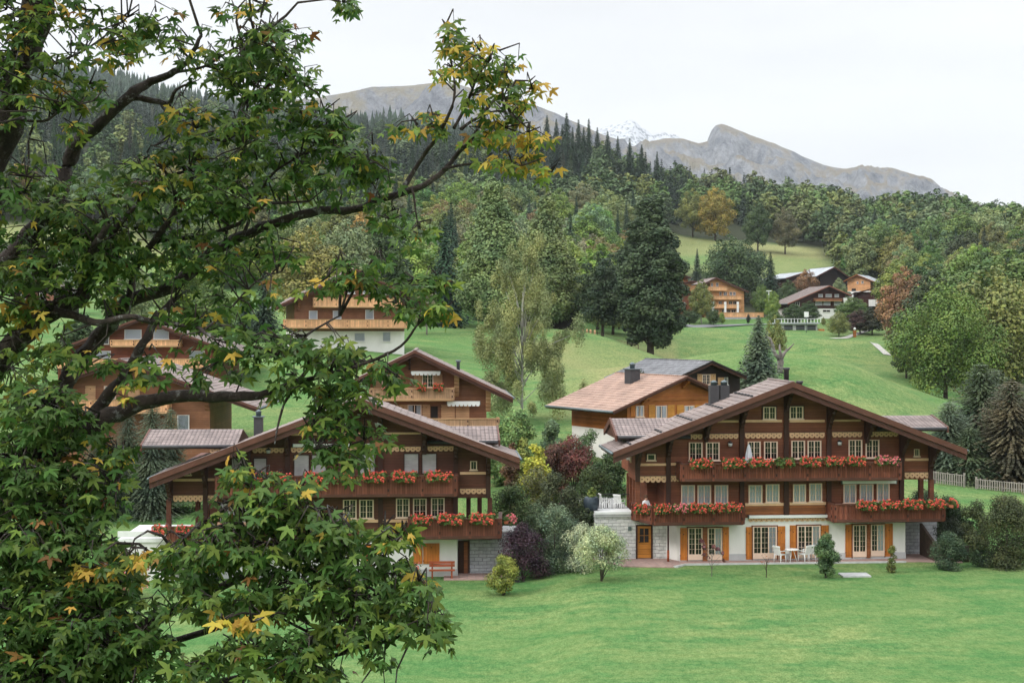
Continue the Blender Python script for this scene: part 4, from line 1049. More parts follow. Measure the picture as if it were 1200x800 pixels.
# paving strip and porch floors
def patio(name, H, pts, z, mat, zb=None, kind=True):
    mb = MB(); mb.prismz([(H.u(a, v), v) for a, v in pts], (zb if zb is not None else -0.3), z, M[mat]); o = mb.build(name)
    o.location = H.root.location; o.rotation_euler = H.root.rotation_euler
    if kind: tag(o, kind='structure')
    return o
patio('paving', H, [(694, 0.95), (730, -1.5), (790, -2.0), (800, -1.1), (1075, -1.1), (1128, -1.6), (1132, 3), (694, 3.5)], 0.05, 'paving')
patio('kerb', H, [(794, -2.0), (803, -1.25), (1062, -1.25), (1062, -1.1), (803, -1.1), (789, -1.95)], 0.09, 'concrete')

# ---- left chalet
LG = 'geranium boxes of the chalet behind the maple'
fl = []
for i, (a, b) in enumerate([(259,283),(287,311),(314,341),(356,382),(385,416),(424,453),(459,489),(498,529)]):
    fl.append((a, b, 563.5-i*0.35, -1.4, f'bright red geranium box, {num[i]} of eight on the upper balcony behind the maple', LG, dict(pink=i in (), tall=1.12)))
for i, (a, b) in enumerate([(482,506),(512,544),(550,580)]):
    fl.append((a, b, 611.5-i*0.4, -1.4, f'red-orange geranium box, {num[i]} of three on the lower balcony above the bench', LG, dict(tall=1.1)))
for i, (a, b) in enumerate([(206,229),(231,256),(258,284)]):
    fl.append((a, b, 624-i*0.5, -1.4, f'red geranium box, {num[i]} of three on the lower balcony beside the white terrace', LG, dict(pink=i == 1)))
specL = dict(short=(292, 390, 497), yshort=532, px=420, Y=80.5, Z=-0.6, th=3, label='large dark brown chalet with closed grey roller shutters, half hidden by the maple', wall='wood_brown', plank='wood_brown_v',
 apex=(421, 467), eaveR=(609, 543.5), eaveL=(175, 552), ground=(245, 536), low=(238, 534), up=(198, 575), y1=631, y2=584,
 beams=[241, 292, 337, 446, 497, 534, 200, 572, 390], porch=[(198,0.15),(232,2.2),(574,0.15),(562,2.4),(549,4.0)],
 friezes=[(246,288,525,531),(296,333,524.5,530.5),(341,386,524,530),(394,442,523.5,529.5),(450,493,523,529),(501,532,522.5,528.5),(203,238,580,587.5),(243,255,580,587),(539,571,572,578.5)],
 strings=[(203,238,562,0.14),(243,254,561.5,0.14),(539,571,554,0.14),(341,386,508.5,0.13),(394,442,508,0.13),(450,493,507.5,0.11),(395,478,610,0.16),(395,530,629.5,0.22),(255,330,613,0.16)],
 windows=[(272,288,537,558,'roller'),(298,312,537,558,'roller'),(345,362,533,557,'roller'),(366,382,533,557,'roller'),(422,439,532,556,'roller'),(474,490,531.5,554,'roller'),(495,511,531.5,554,'roller'),
   (258,276,589,613,'roller'),(280,295,589,613,'roller'),(402,418,585,607,'dark'),(421,438,585,607,'dark'),(464,480,583.5,606,'dark'),(484,500,583.5,606,'dark'),(505,521,583,605,'dark'),
   (217,224,547,556,'small'),(551,559,540,550,'small')],
 shutters=[(423,436,637,663),(484,495,636,660),(496,515,636,660)], lamps=[(315,528)],
 awnings=[(344,448,519.5,523,-0.02)],
 balconies=[(254,535,557,582,1.3,('w','w')),(480,586,607.5,631,1.3,('w',1.6)),(197,330,616,640,1.3,(0.3,'w'))],
 flowers=fl, cross=[(177,285,503,522,-1),(500,582,499,516.5,1)])
HL, IL = main_chalet(specL)
H = HL; Zt = IL['Z1']
mb = MB(); ud0, ud1, zd0, zd1 = H.rect(538.5, 549, 635, 667, 0.7)
mb.box(ud0-0.08, ud1+0.08, 0.75, 0.95, -0.2, zd1+0.08, M['wood_beam']); mb.box(ud0+0.25, ud1-0.05, 0.7, 0.76, 0.05, zd1, M['wood_warm']); mb.build('door', H.root)
mb = MB(); mb.box(H.u(549, 0.7)+0.08, H.u(597, 0.7), 0.7, 1.2, -0.4, Zt+0.05, M['stone_grey']); mb.build('stone_wall', H.root)
mb = MB(); mb.box(ud0-0.3, H.u(549, 0.7)+0.1, 0.96, 1.3, -0.4, Zt, M['plaster']); mb.build('porch_wall', H.root)
mb = MB(); mb.box(H.u(588, 0.8), H.u(608, 0.8), 0.9, 3.2, Zt+0.06, Zt+0.24, M['concrete']); mb.build('terrace_slab', H.root)
mb = MB(); mb.box(H.u(140, -0.5), H.u(206, -0.5), -0.6, 5.0, -0.5, Zt+0.0, M['plaster']); mb.box(H.u(139, -0.5), H.u(206, -0.5), -0.7, 5.1, Zt+0.001, Zt+0.18, M['white'])
mb.box(H.u(139, -0.5), H.u(190, -0.5), -0.75, -0.65, Zt+0.3, Zt+0.62, M['white']); mb.build('terrace_wall', H.root)
patio('paving', H, [(520, 0.72), (520, -1.3), (597, -1.3), (597, 0.72)], 0.05, 'paving')
flower_box(H, H.u(583, -0.2), H.u(583, -0.2)+1.2, H.z(586, 611, -0.2), -0.4, 'pink-red geranium box round the end of the lower balcony near the purple bush', LG, rot=1.3, pink=True)
flower_box(H, H.u(187, -0.9)-0.4, H.u(187, -0.9)+0.7, H.z(187, 624, -0.9), -0.9, 'orange-red geranium box at the corner of the lower balcony next to the white terrace', LG, rot=-0.5)
uu = H.u(303, 3.5); zz = IL['zr']-IL['t']*abs(uu-IL['u0']); chimney(H, uu, 3.5, zz-0.3, zz+1.0, 0.5, 0.5)
mb = MB()
for k in range(6):
    zz_ = -0.1
# ------------------------------------------------------------------ houses further up
def box_house(H, uL, uR, zb, apex_u, apex_z, tL, tR, D, mat, base=None, zbase=None, over=0.8, eL=1.2, eR=1.2, tile='tile_brown', v0=-1.2, fascia=0.35, edge='fascia', vb=0.0, row=0.4, eaves=None):
    if eaves: el, er = eaves
    else: el, er = uL-eL, uR+eR
    gable_roof(H, apex_u, apex_z, el, er, tL, tR, v0, D+0.8, M[tile], M[edge], M['fascia2'], 0.2, row, fascia)
    un = lambda u: apex_z-(tL if u < apex_u else tR)*abs(u-apex_u)-0.22
    mb = MB(); mb.prism([(uL, zbase if zbase is not None else zb), (uR, zbase if zbase is not None else zb), (uR, un(uR)), (apex_u, un(apex_u)), (uL, un(uL))], 0, D, M[mat]); mb.build('timber_wall', H.root)
    if base: mb = MB(); mb.box(uL+0.02, uR-0.02, 0.02, D-0.02, zb, zbase-0.001, M[base]); mb.build('base_wall', H.root)
    return un
def wset(H, lst):
    for (a, b, c, d, kind) in lst:
        r_ = H.rect(a, b, c, d)
        if kind == 'tanshut': shutter(H, *r_, mat='wood_tan_h')
        elif kind == 'louver': shutter(H, *r_, mat='louver', bands=False)
        elif kind == 'orange': shutter(H, *r_, mat='shutter', bands=False)
        elif kind == 'red': shutter(H, *r_, mat='tile_red', bands=False)
        elif kind == 'door': mb = MB(); mb.box(*r_[:2], -0.05, -0.002, r_[2], r_[3], M['interior']); mb.build('doorway', H.root)
        elif kind == 'white': window(H, *r_, frame='white_frame', rows=1, sash=1, cols=1, curtain=1.0)
        elif kind == 'w2': window(H, *r_, frame='white_frame', rows=1, sash=2, cols=1, curtain=0)
        elif kind == 'w2c': window(H, *r_, frame='cream', rows=1, sash=2, cols=1, curtain=0.7)
        elif kind == 'w3': window(H, *r_, frame='cream', rows=3, sash=2, cols=2)
        elif kind == 'awn': awning(H, *r_, -0.5, True)
def simple_balc(H, a, b, c, d, dep=1.0, plank='wood_tan', railm='wood_tan_h', sides=('w', 'w'), posts=2.4):
    v = -dep; ua, ub = H.u(a, v), H.u(b, v); m = (a+b)/2; z0, z1 = H.z(m, d, v)+0.1, H.z(m, c, v)
    return balcony(H, [(ua, 0.0), (ua, v), (ub, v), (ub, 0.0)], z0, z1, 0.0, plank, railm, pstep=posts, topm=railm)
# brown chalet with tan balconies behind the left one
Y = 104; H = House('chalet', 500, Y, 3.2, 3, 'brown timber chalet with pale tan balcony and shutters behind the maple-hidden one', 'chalet')
au, az = H.uz(486, 411, -1.5); eu, ez = H.uz(601, 466, -1.5); tt = (az-ez)/(eu-au)
un = box_house(H, H.u(432), H.u(570), -0.5, au, az, tt, tt, 10, 'wood_chalet', eaves=(H.u(368, -1.5), eu), v0=-1.5, fascia=0.42, tile='tile')
wset(H, [(485,494,438,453,'tanshut'),(494.5,508,438,453.5,'w3'),(508.5,518.5,438,453,'tanshut'),(438,447,439,453.5,'tanshut'),(447.5,461,439,454,'w3'),(461.5,470,439,453.5,'tanshut'),
 (457,467,475,490,'w2c'),(468,477,474,490,'tanshut'),(477.5,494,474,490,'w2c'),(495,504,474,490,'tanshut'),(505,513,476,491,'door'),(517,533,474,490,'tanshut'),(534,550,474,490,'tanshut'),(482,516,434.5,437,'awn'),(524,562,469.5,473,'awn')])
simple_balc(H, 434, 531, 454.5, 469, 1.1); simple_balc(H, 440, 584, 490, 503, 1.3)
for px in (535, 572): corbel(H, H.u(px), un(H.u(px)), -0.02, 1.1, 'wood_tan_h', 0.35, 6, 'roof_bracket', 1.7)
corbel(H, H.u(480), un(H.u(480)), -0.02, 1.0, 'wood_beam', 0.15, 4, 'roof_bracket', 1.0); corbel(H, H.u(430), un(H.u(430)), -0.02, 1.0, 'wood_beam', 0.15, 4, 'roof_bracket', 1.0)
fu = H.u(537, 4); fz = az-tt*(fu-au); mb = MB(); mb.lathe([(0.13, fz-0.3), (0.13, fz+0.6), (0.2, fz+0.62), (0.2, fz+0.75)], M['gutter'], (fu, 4, 0), 10); mb.build('flue', H.root)
for i, (a, b) in enumerate([(448, 461), (488, 500), (507, 520)]):
    flower_box(H, H.u(a, -1.2), H.u(b, -1.2), H.z((a+b)/2, 456, -1.2), -1.3, f'small pink-red flower box, {num[i]} of three on the pale tan balcony', 'flower boxes on the tan balcony', pink=i == 0)
# chalet up the slope with white base
Y = 165; g0 = at(405, Y).z; H = House('chalet', 405, Y, g0-1.0, 14, 'orange-brown chalet with a long tan balcony over a white base, up the grassy slope', 'chalet')
au, az = H.uz(417, 314.5, -1.5); eu, ez = H.uz(322, 360, -1.5); tt = (az-ez)/(au-eu)
zb2 = H.z(400, 388); un = box_house(H, H.u(345), H.u(474), -1.5, au, az, tt, tt, 11, 'wood_chalet', 'plaster', zb2, eaves=(eu, H.u(505, -1.5)), v0=-1.5, fascia=0.5, tile='tile')
simple_balc(H, 368, 470, 349, 360, 1.1, 'wood_peachd', 'wood_tan_h'); simple_balc(H, 334, 478, 374, 384.5, 1.4, 'wood_peachd', 'wood_tan_h')
wset(H, [(362,372,364,374,'white'),(390,400,364,374,'white'),(428,438,363,374,'white'),(405,416,330,344,'white'),(425,436,330,344,'white'),(448,458,334,345,'w2'),(350,360,392,404,'w2'),(415,428,390,400,'white'),(448,458,389,400,'white')])
for px in (350, 380, 462): corbel(H, H.u(px), un(H.u(px)), -0.02, 1.1, 'wood_chalet', 0.3, 5, 'roof_bracket', 1.6)
# tan-brown house behind the maple, nearer
Y = 106; H = House('timber_house', 150, Y, 2.0, 2, 'light brown timber house with pale shuttered window above the grey cross roof, behind the maple', 'house')
au, az = H.uz(140, 421, -1.2); eu, ez = H.uz(303, 478, -1.2); tt = (az-ez)/(eu-au)
un = box_house(H, H.u(60), H.u(246), -0.5, au, az, tt, tt, 10, 'wood_chalet', eaves=(H.u(-20, -1.2), eu), v0=-1.2, fascia=0.4, tile='tile')
wset(H, [(208,222,486,506,'white'),(196,207,486,506,'tanshut'),(122,136,452,470,'w2c'),(150,164,450,466,'tanshut'),(100,112,452,470,'tanshut')])
simple_balc(H, 62, 196, 468, 484, 1.2, 'wood_peachd', 'wood_tan_h'); corbel(H, H.u(243), un(H.u(243)), -0.02, 1.0, 'wood_chalet', 0.3, 5, 'roof_bracket', 1.4)
# red-brown block behind it
Y = 138; g0 = at(150, Y).z; H = House('timber_house', 150, Y, g0-1.5, 0, 'red-brown timber house with white blinds and an orange balcony seen through the maple branches', 'house')
au, az = H.uz(165, 372, -1.2); tt = 0.38
un = box_house(H, H.u(68), H.u(255), -1, au, az, tt, tt, 11, 'wood_red', eaves=(H.u(45, -1.2), H.u(285, -1.2)), v0=-1.2, fascia=0.4)
wset(H, [(146,166,386,397,'white'),(106,130,411,420,'white'),(108,128,392,403,'w2'),(222,240,411,420,'white'),(180,198,386,397,'white')])
simple_balc(H, 68, 250, 420, 431, 1.2, 'wood_peachd', 'wood_tan_h'); simple_balc(H, 130, 210, 398, 406, 1.0, 'wood_peachd', 'wood_tan_h')
# little dark house with red shutters
Y = 235; g0 = at(45, Y).z; H = House('timber_house', 45, Y, H.Z0*0+P(45, 372, Y).z, 4, 'small black-brown house with bright red-orange shutters, seen between the left branches', 'house')
au, az = H.uz(46, 327, -1)
un = box_house(H, H.u(16), H.u(76), -1.5, au, az, 0.42, 0.42, 10, 'wood_black', eaves=(H.u(8, -1), H.u(84, -1)), v0=-1, tile='tile_brown')
wset(H, [(24.5,30,343,351,'w2'),(30.5,36,343,351,'red'),(41,46,343,351,'red'),(46.5,53,343,351,'w2'),(53.5,63,344,352,'red'),(25,32,360,367,'w2'),(34,40,359,365,'w2')])
# orange house between
Y = 106; H = House('timber_house', 778, Y, 3.6, 30, 'orange timber house with salmon tiled roof and louvred shutters, behind the big chalet', 'house')
au, az = H.uz(805, 441, -1.0); eu, ez = H.uz(719, 482, -1.0); tt = (az-ez)/(au-eu)
un = box_house(H, H.u(735), H.u(835), -1.5, au, az, tt, tt, 7.6, 'wood_orange', 'plaster', H.z(700, 507), eaves=(eu, H.u(842, -1.0)), v0=-1.0, tile='tile_salmon', fascia=0.28)
wset(H, [(739,744,475,488,'orange'),(744.5,754,475,488,'w2c'),(760,767.5,474,490,'louver'),(768,781,475,490,'w2c'),(782,790,474,490,'louver'),(793,801,474,490,'louver'),(801.5,813,475,490,'w2c'),(814,822,474,488,'louver')])
mb = MB(); zz_ = H.z(790, 467); mb.box(H.u(760), H.u(830), -0.09, -0.002, zz_-0.12, zz_+0.12, M['wood_orange']); mb.build('string_course', H.root)
cu = H.u(741, 4.0); cz = az-tt*abs(cu-au); mb = MB(); mb.box(cu-0.45, cu+0.45, 3.6, 4.4, cz-0.6, cz+0.95, M['metal_dark']); mb.box(cu-0.55, cu+0.55, 3.5, 4.5, cz+0.95, cz+1.03, M['gutter']); mb.lathe([(0.2, cz+1.03), (0.2, cz+1.3), (0.28, cz+1.32), (0.1, cz+1.5)], M['gutter'], (cu, 4, 0), 10); mb.build('chimney', H.root)
for px in (752, 800): corbel(H, H.u(px), un(H.u(px)), -0.02, 0.8, 'wood_orange', 0.2, 3, 'roof_bracket', 0.6)
# black house behind it
Y = 127; H = House('timber_house', 835, Y, 4.0, 26, 'black timber house with grey slate roof and cream shutters, behind the orange one', 'house')
au, az = H.uz(835, 423, -1.0); eu, ez = H.uz(792, 443, -1.0); tt = (az-ez)/(au-eu)
un = box_house(H, H.u(800), H.u(867), -1.5, au, az, tt, tt, 9.5, 'wood_black', eaves=(H.u(785, -1), H.u(875, -1.0)), v0=-1.0, tile='tile_grey', edge='wood_black', fascia=0.35)
wset(H, [(817,822,438,451,'tanshut'),(822.5,832,438.5,450.5,'w3'),(832.5,838.5,438,450.5,'tanshut'),(841,848,442,451,'tanshut'),(848.5,852.5,442,450.5,'w2')])
# dark barn beside the big dark tree
Y = 250; H = House('barn', 655, Y, P(655, 393, Y).z, 6, 'black weathered barn with pale strip of roof, half hidden behind the pale birch', 'barn')
au, az = H.uz(645, 333, -1)
un = box_house(H, H.u(618), H.u(677), -1, au, az, 0.83, 0.83, 12, 'wood_black', eaves=(H.u(606, -1), H.u(677, -1)), v0=-1, tile='tile_grey', edge='wood_black')
mb = MB(); mb.box(H.u(664), H.u(682), 5, 9, H.z(670, 350), H.z(670, 345), M['concrete']); mb.build('lean_to_roof', H.root)
# village houses
def far_house(name, px, pyb, Y, th, label, cat, apex, tL, tR, wall, eaves, D, mat, tile='tile_brown', base=None, pyz=None, wins=(), balcs=(), edge='fascia', fascia=0.5):
    H = House(name, px, Y, P(px, pyb, Y).z, th, label, cat)
    au, az = H.uz(*apex, -1.2); zb = H.z(px, pyz) if pyz else None
    un = box_house(H, H.u(wall[0]), H.u(wall[1]), -1.5, au, az, tL, tR, D, mat, base, zb, eaves=(H.u(eaves[0], -1.2), H.u(eaves[1], -1.2)), v0=-1.2, tile=tile, edge=edge, fascia=fascia, row=0.6)
    wset(H, wins)
    for b in balcs: simple_balc(H, *b[:4], dep=1.2, plank=b[4], railm='wood_peach', posts=6)
    return H
H = far_house('apartment_house', 852, 374, 400, 6, 'four-storey peach-coloured house with long balconies and white pillars, by the village road', 'house', (839, 325), 0.5, 0.42, (832, 872), (826, 877.5), 14, 'wood_peach', 'tile', None, None,
  [(833,835.5,331.5,335.5,'w2'),(839,842,331.5,335.5,'w2'),(843,845.5,342,346,'w2'),(848,852,342,346,'w2'),(855,858,342,346,'w2'),(859,862,342,346,'w2'),(842,846,353,356.5,'w2'),(854,858,353,356.5,'w2'),(859,863,353,356.5,'w2'),(838,842,363,366,'w2'),(846,850,363,366,'w2'),(852,856,363,366,'w2'),(857,862,363,366,'w2')],
  [(830,852,336,340.5,'wood_peachd'),(836,869.5,346.5,351,'wood_peachd'),(835,868,356.5,361,'wood_peachd')])
for px in (835.5, 849.8, 864.5):
    mb = MB(); u = H.u(px, -1.1); mb.box(u-0.3, u+0.3, -1.3, -0.8, H.z(px, 367.5, -1.1), H.z(px, 353.5, -1.1), M['white']); mb.build('pillar', H.root)
H2 = House('terrace_fence', 862, 397, P(862, 376.5, 397).z, 4, 'long pale boarded fence on a grey retaining wall below the peach house', 'fence')
mb = MB(); railing_run(mb, (H2.u(830), 0), (H2.u(895), 0), H2.z(860, 371), H2.z(860, 366), M['wood_peachd'], M['wood_peach'], M['wood_peach'], pstep=5, pw=0.5); mb.build('board_fence', H2.root)
mb = MB(); mb.box(H2.u(843), H2.u(890), -0.5, 0.2, -1, H2.z(860, 371.6), M['stone_grey']); mb.build('retaining_wall', H2.root)
far_house('timber_house', 805, 372, 405, -8, 'red-brown house with dark grey roof right beside the big dark conifer', 'house', (798, 337), 0.35, 0.35, (788, 816), (780, 822), 12, 'wood_red', 'tile_grey', None, None, [(799,803,354,360,'white')])
far_house('timber_house', 806, 358, 440, -10, 'pale-roofed house just above the dark grey roof near the conifer', 'house', (812, 329), 0.15, 0.2, (795, 820), (790, 826), 12, 'wood_peach', 'greyroof', None, None, [(800,803,338,342,'w2')])
far_house('timber_house', 795, 345, 480, 8, 'reddish-roofed house highest beside the big dark conifer', 'house', (793, 319), 0.35, 0.35, (780, 806), (776, 810), 14, 'wood_orange', 'tile_red', None, None, [(798,801,330,334,'w2')])
H = far_house('chalet', 968, 368, 400, 8, 'dark red-brown chalet with reddish roof edge, rows of white windows and white corner wall', 'chalet', (972, 334.5), 0.42, 0.42, (930, 990.5), (923, 998), 14, 'wood_darkred', 'tile_brown', 'plaster', 361.5,
  [(959,964,344.5,348,'white'),(967.5,974.5,344.5,348,'white'),(978,983,344.5,348,'white'),(955.5,963.5,353,357.5,'white'),(965,973,353,357.5,'white'),(977.5,985.5,353,357.5,'white'),(964,973,363,365.5,'w2'),(977,987,363,365.5,'w2'),(932,937,354,358,'w2')], [(955,987,349.8,352.4,'wood_red_v')], 'tile_red')
mb = MB(); mb.box(H.u(988), H.u(992), -0.6, -0.003, -1, H.z(990, 349), M['plaster']); mb.build('corner_wall', H.root)
H = far_house('barn', 975, 345, 470, 12, 'dark gabled farm building with long pale grey roof, above the dark red chalet', 'barn', (978, 312.5), 0.5, 0.62, (961, 994), (957, 996.5), 18, 'wood_black', 'greyroof')
far_house('barn', 940, 340, 480, 15, 'low farm building with pale grey roof partly behind an autumn tree', 'barn', (944, 318.5), 0.3, 0.4, (924, 955), (921, 960), 18, 'wood_darkred', 'greyroof')
# orange barn: ridge runs to the right
H = House('barn', 1003, 440, P(1003, 350, 440).z, -28, 'orange boarded barn with light grey metal roof at the wood edge', 'barn')
au, az = H.uz(1004, 321.5, -1.2)
un = box_house(H, H.u(993), H.u(1020), -1, au, az, 0.5, 0.42, 13, 'wood_peach', 'plaster', H.z(1003, 341), eaves=(H.u(988, -1.2), H.u(1024, -1.2)), v0=-1.2, tile='greyroof', edge='wood_orange')
wset(H, [(1004,1006,330,332.5,'w2'),(1009.5,1012,329,332,'w2'),(998,1003,338,341,'door')])
H = House('shed', 1022, 425, P(1022, 355, 425).z, -10, 'open dark shed with slate-dark roof in front of the orange barn', 'shed')
gable_roof(H, H.u(1046), H.z(1046, 331.5), H.u(997), H.u(1048), 0.27, 1.0, 0, 9, M['tile_grey'], M['wood_black'], M['fascia2'], 0.2, 0.6, 0.4, gutter=False)
mb = MB(); mb.box(H.u(1002), H.u(1043), 0.8, 8, -1, H.z(1030, 342), M['wood_darkred']); mb.build('timber_wall', H.root)
mb = MB(); mb.box(H.u(1018), H.u(1036), -1.2, 0.4, -1, H.z(1030, 351), M['plaster']); mb.build('low_wall', H.root)
# garages under a terrace
H = House('garage_row', 940, 355, P(940, 388.5, 355).z, -3, 'row of three garages with grey doors under a railed terrace, in the meadow', 'garage')
za = H.z(940, 379.5)
mb = MB(); mb.box(H.u(914), H.u(958), 0.2, 8, -2, za, M['concrete']); mb.build('wall', H.root)
mb = MB(); mb.box(H.u(906), H.u(960), -0.6, 8.2, za+0.003, za+0.35, M['greyroof']); mb.build('terrace_roof', H.root)
for a, b in ((919, 929), (933, 943), (946, 956)):
    r_ = H.rect(a, b, 381, 387.5); mb = MB(); mb.box(*r_[:2], 0.12, 0.22, r_[2], r_[3], M['metal_dark']); mb.box(r_[0], r_[1], 0.08, 0.13, (r_[2]+r_[3])/2-0.08, (r_[2]+r_[3])/2+0.08, M['gutter']); mb.build('garage_door', H.root)
mb = MB()
for i in range(15):
    x = H.u(908)+(H.u(962)-H.u(908))*i/14; mb.box(x-0.06, x+0.06, 0.1, 0.2, za+0.36, za+1.35, M['white'])
mb.box(H.u(908), H.u(962), 0.11, 0.19, za+1.25, za+1.33, M['white']); mb.build('railing', H.root)
mb = MB(); mb.box(H.u(959.5), H.u(966), -0.3, 3, -0.5, H.z(962, 385.5), M['wood_orange']); mb.build('wood_store', H.root)

# ------------------------------------------------------------------ trees: kinds
G = lambda *c: c
DKG = (0.05, 0.085, 0.035); MID = (0.09, 0.145, 0.045); OLV = (0.15, 0.175, 0.06); GRY = (0.15, 0.195, 0.1); YEL = (0.27, 0.25, 0.07); LIM = (0.17, 0.25, 0.06); RUS = (0.2, 0.12, 0.07); SPR = (0.03, 0.055, 0.034); SPB = (0.04, 0.062, 0.045)
NAMEC = {DKG: 'dark green', MID: 'mid green', OLV: 'olive', GRY: 'grey-green', YEL: 'yellowing', LIM: 'bright lime green', RUS: 'rust-brown'}
def mk_b(seed, n, size, w, base=0.1, lobes=26, kind='round'): return lambda: unit_broadleaf(seed, n, size, w, base, lobes, kind)
def mk_c(seed, lv, per, nc, w=0.2, size=0.035, droop=0.35, base=0.05, taper=0.9, ragged=0.25): return lambda: unit_conifer(seed, lv, per, nc, w, base, droop, size, taper, ragged)
MIDB = [mk_b(1, 15000, 0.0155, 0.42, 0.06, 34), mk_b(2, 15000, 0.0155, 0.37, 0.08, 28), mk_b(3, 15000, 0.0155, 0.46, 0.05, 36), mk_b(4, 15000, 0.015, 0.3, 0.06, 32, 'column'), mk_b(5, 13000, 0.0155, 0.4, 0.12, 26)]
MIDC = [mk_c(11, 44, 20, 11, 0.17, 0.029), mk_c(12, 42, 20, 12, 0.2, 0.03), mk_c(13, 46, 19, 10, 0.14, 0.028)]
rt = random.Random(77)
def plant(name, px, Y, h, kind, colr, label, cat='tree', wide=1.0, group=None, bark_m='bark', dz=0, mat=None, rot=None, trunk_r=0.018):
    g = at(px, Y); g.z += dz
    if kind[0] == 'b': key = ('b', kind[1]); mk = MIDB[kind[1]]; m_ = 'leaf'
    elif kind[0] == 'c': key = ('c', kind[1]); mk = MIDC[kind[1]]; m_ = 'needle'
    else: key = kind[0]; mk = kind[1]; m_ = mat or 'leaf'
    return make_tree(name, g, h, key, mk, colr, label, cat, group, wide, bark_m, rot, mat or m_, trunk_r, rr=rt)
def hpx(px, Y, py_top): return (CH+(HY-py_top)/FPX*Y) - at(px, Y).z      # height that reaches row py_top

def birch_crown():
    rs = np.random.RandomState(5); rr = random.Random(5); blobs = []; limbs = []
    for i in range(130):
        t = rr.random()**0.9; z = 0.06+0.9*t
        prof = 0.3 if t < 0.06 else (0.27+0.03*math.sin(t*17) if t < 0.5 else (0.25-0.36*(t-0.5)))
        a = rr.uniform(0, 6.283); q = prof*math.sqrt(rr.uniform(0.1, 1.0))*rr.choice((0.75, 1.0, 1.0, 1.15)); off = 0.03*math.sin(t*6+1)
        br = rr.uniform(0.02, 0.05)*(1.15-0.5*t); c = (q*math.cos(a)+off, q*math.sin(a), z); blobs.append((c, (br, br, br*rr.uniform(1.2, 2.6))))
        if i % 4 == 0: limbs.append(c)
    V, F_ = blob_cards(rs, blobs, 80000, 0.0054, 0.2, 0.3)
    V[:, 2] = np.maximum(V[:, 2], 0.02); return V, F_, limbs
# ---- single trees that can be pointed at
mk = mk_b(101, 60000, 0.009, 0.205, 0.0, 130, 'column')
plant('dark_evergreen_tree', 762, 238, hpx(762, 238, 238), ('bigdark', mk), (0.045, 0.072, 0.04), 'huge dark evergreen tree with dense puffy crown, tallest in the meadow', wide=1.14, rot=0.4, mat='needle')
plant('broadleaf_tree', 706, 246, hpx(706, 246, 300), ('b', 4), (0.04, 0.065, 0.036), 'round very dark tree between the black barn and the huge evergreen', wide=0.95)
plant('birch_tree', 612, 128, hpx(612, 128, 275), ('birch', birch_crown), (0.2, 0.235, 0.105), 'pale yellow-green weeping birch with white stem on the grassy slope', bark_m='bark_pale', rot=1.0, trunk_r=0.007)
plant('larch_tree', 578, 215, hpx(578, 215, 218), ('larch', mk_b(104, 50000, 0.0085, 0.27, 0.02, 120, 'cone')), (0.14, 0.205, 0.09), 'tall light green feathery larch left of the birch', rot=0.0)
plant('larch_tree', 640, 250, hpx(640, 250, 235), ('larch', None), (0.15, 0.2, 0.085), 'light green feathery larch right behind the birch top', rot=2.0)
plant('broadleaf_tree', 500, 205, hpx(500, 205, 330), ('b', 4), (0.2, 0.21, 0.14), 'small grey leafless-looking tree beside the slope chalet', wide=0.7, bark_m='bark_grey')
plant('broadleaf_tree', 360, 220, hpx(360, 220, 272), ('b', 0), (0.19, 0.19, 0.065), 'yellow-tinged round tree behind the slope chalet')
plant('broadleaf_tree', 405, 235, hpx(405, 235, 265), ('b', 2), GRY, 'grey-green tree touching the slope chalet roof behind')
plant('broadleaf_tree', 440, 245, hpx(440, 245, 262), ('b', 1), DKG, 'dark green tree above the right eave of the slope chalet')
plant('spruce_tree', 310, 185, hpx(310, 185, 308), ('c', 1), SPR, 'dark spruce at the left end of the slope chalet', wide=1.3)
plant('spruce_tree', 288, 200, hpx(288, 200, 320), ('c', 0), SPR, 'dark spruce further left, half hidden in maple leaves', wide=1.3)
cY = find_Y(889, 457, 120); print('cone', cY); plant('conifer_tree', 889, cY, hpx(889, cY, 370), ('tightc', mk_c(106, 60, 26, 8, 0.245, 0.034, 0.15, 0.02, 0.7, 0.12)), (0.085, 0.12, 0.085), 'dense grey-green cone-shaped conifer behind the ridge of the big chalet', wide=1.5)
plant('broadleaf_tree', 908, 225, hpx(908, 225, 374), ('b', 4), OLV, 'small green tree with leafy top just behind the cone-shaped conifer', wide=0.5)
plant('broadleaf_tree', 1108, 205, hpx(1108, 205, 338), ('rightbig', mk_b(107, 26000, 0.0125, 0.5, 0.02, 42)), (0.1, 0.16, 0.04), 'big round bright green tree at the right edge of the meadow', wide=0.97)
plant('broadleaf_tree', 1165, 215, hpx(1165, 215, 322), ('b', 2), OLV, 'tall olive tree behind the big round bright green one', wide=1.1)
plant('broadleaf_tree', 1135, 250, hpx(1135, 250, 300), ('b', 0), MID, 'green round tree above and behind the big round one', wide=1.1)
plant('broadleaf_tree', 1185, 260, hpx(1185, 260, 300), ('b', 1), MID, 'mid green tree at the far right edge of the picture above the dark firs', wide=1.3)
plant('broadleaf_tree', 1062, 290, hpx(1062, 290, 318), ('b', 4), RUS, 'rust-brown autumn tree beside the orange barn', wide=0.85)
plant('broadleaf_tree', 1082, 285, hpx(1082, 285, 345), ('b', 0), (0.2, 0.13, 0.075), 'smaller brownish tree in front of the rust-brown one', wide=0.9)
plant('broadleaf_tree', 1092, 262, hpx(1092, 262, 330), ('b', 3), LIM, 'lime green upright tree between the brown and the big round tree', wide=1.0)
plant('dark_evergreen_tree', 1062, 238, hpx(1062, 238, 385), ('b', 3), (0.045, 0.065, 0.035), 'dark narrow evergreen at the meadow edge under the brown trees', wide=1.0)
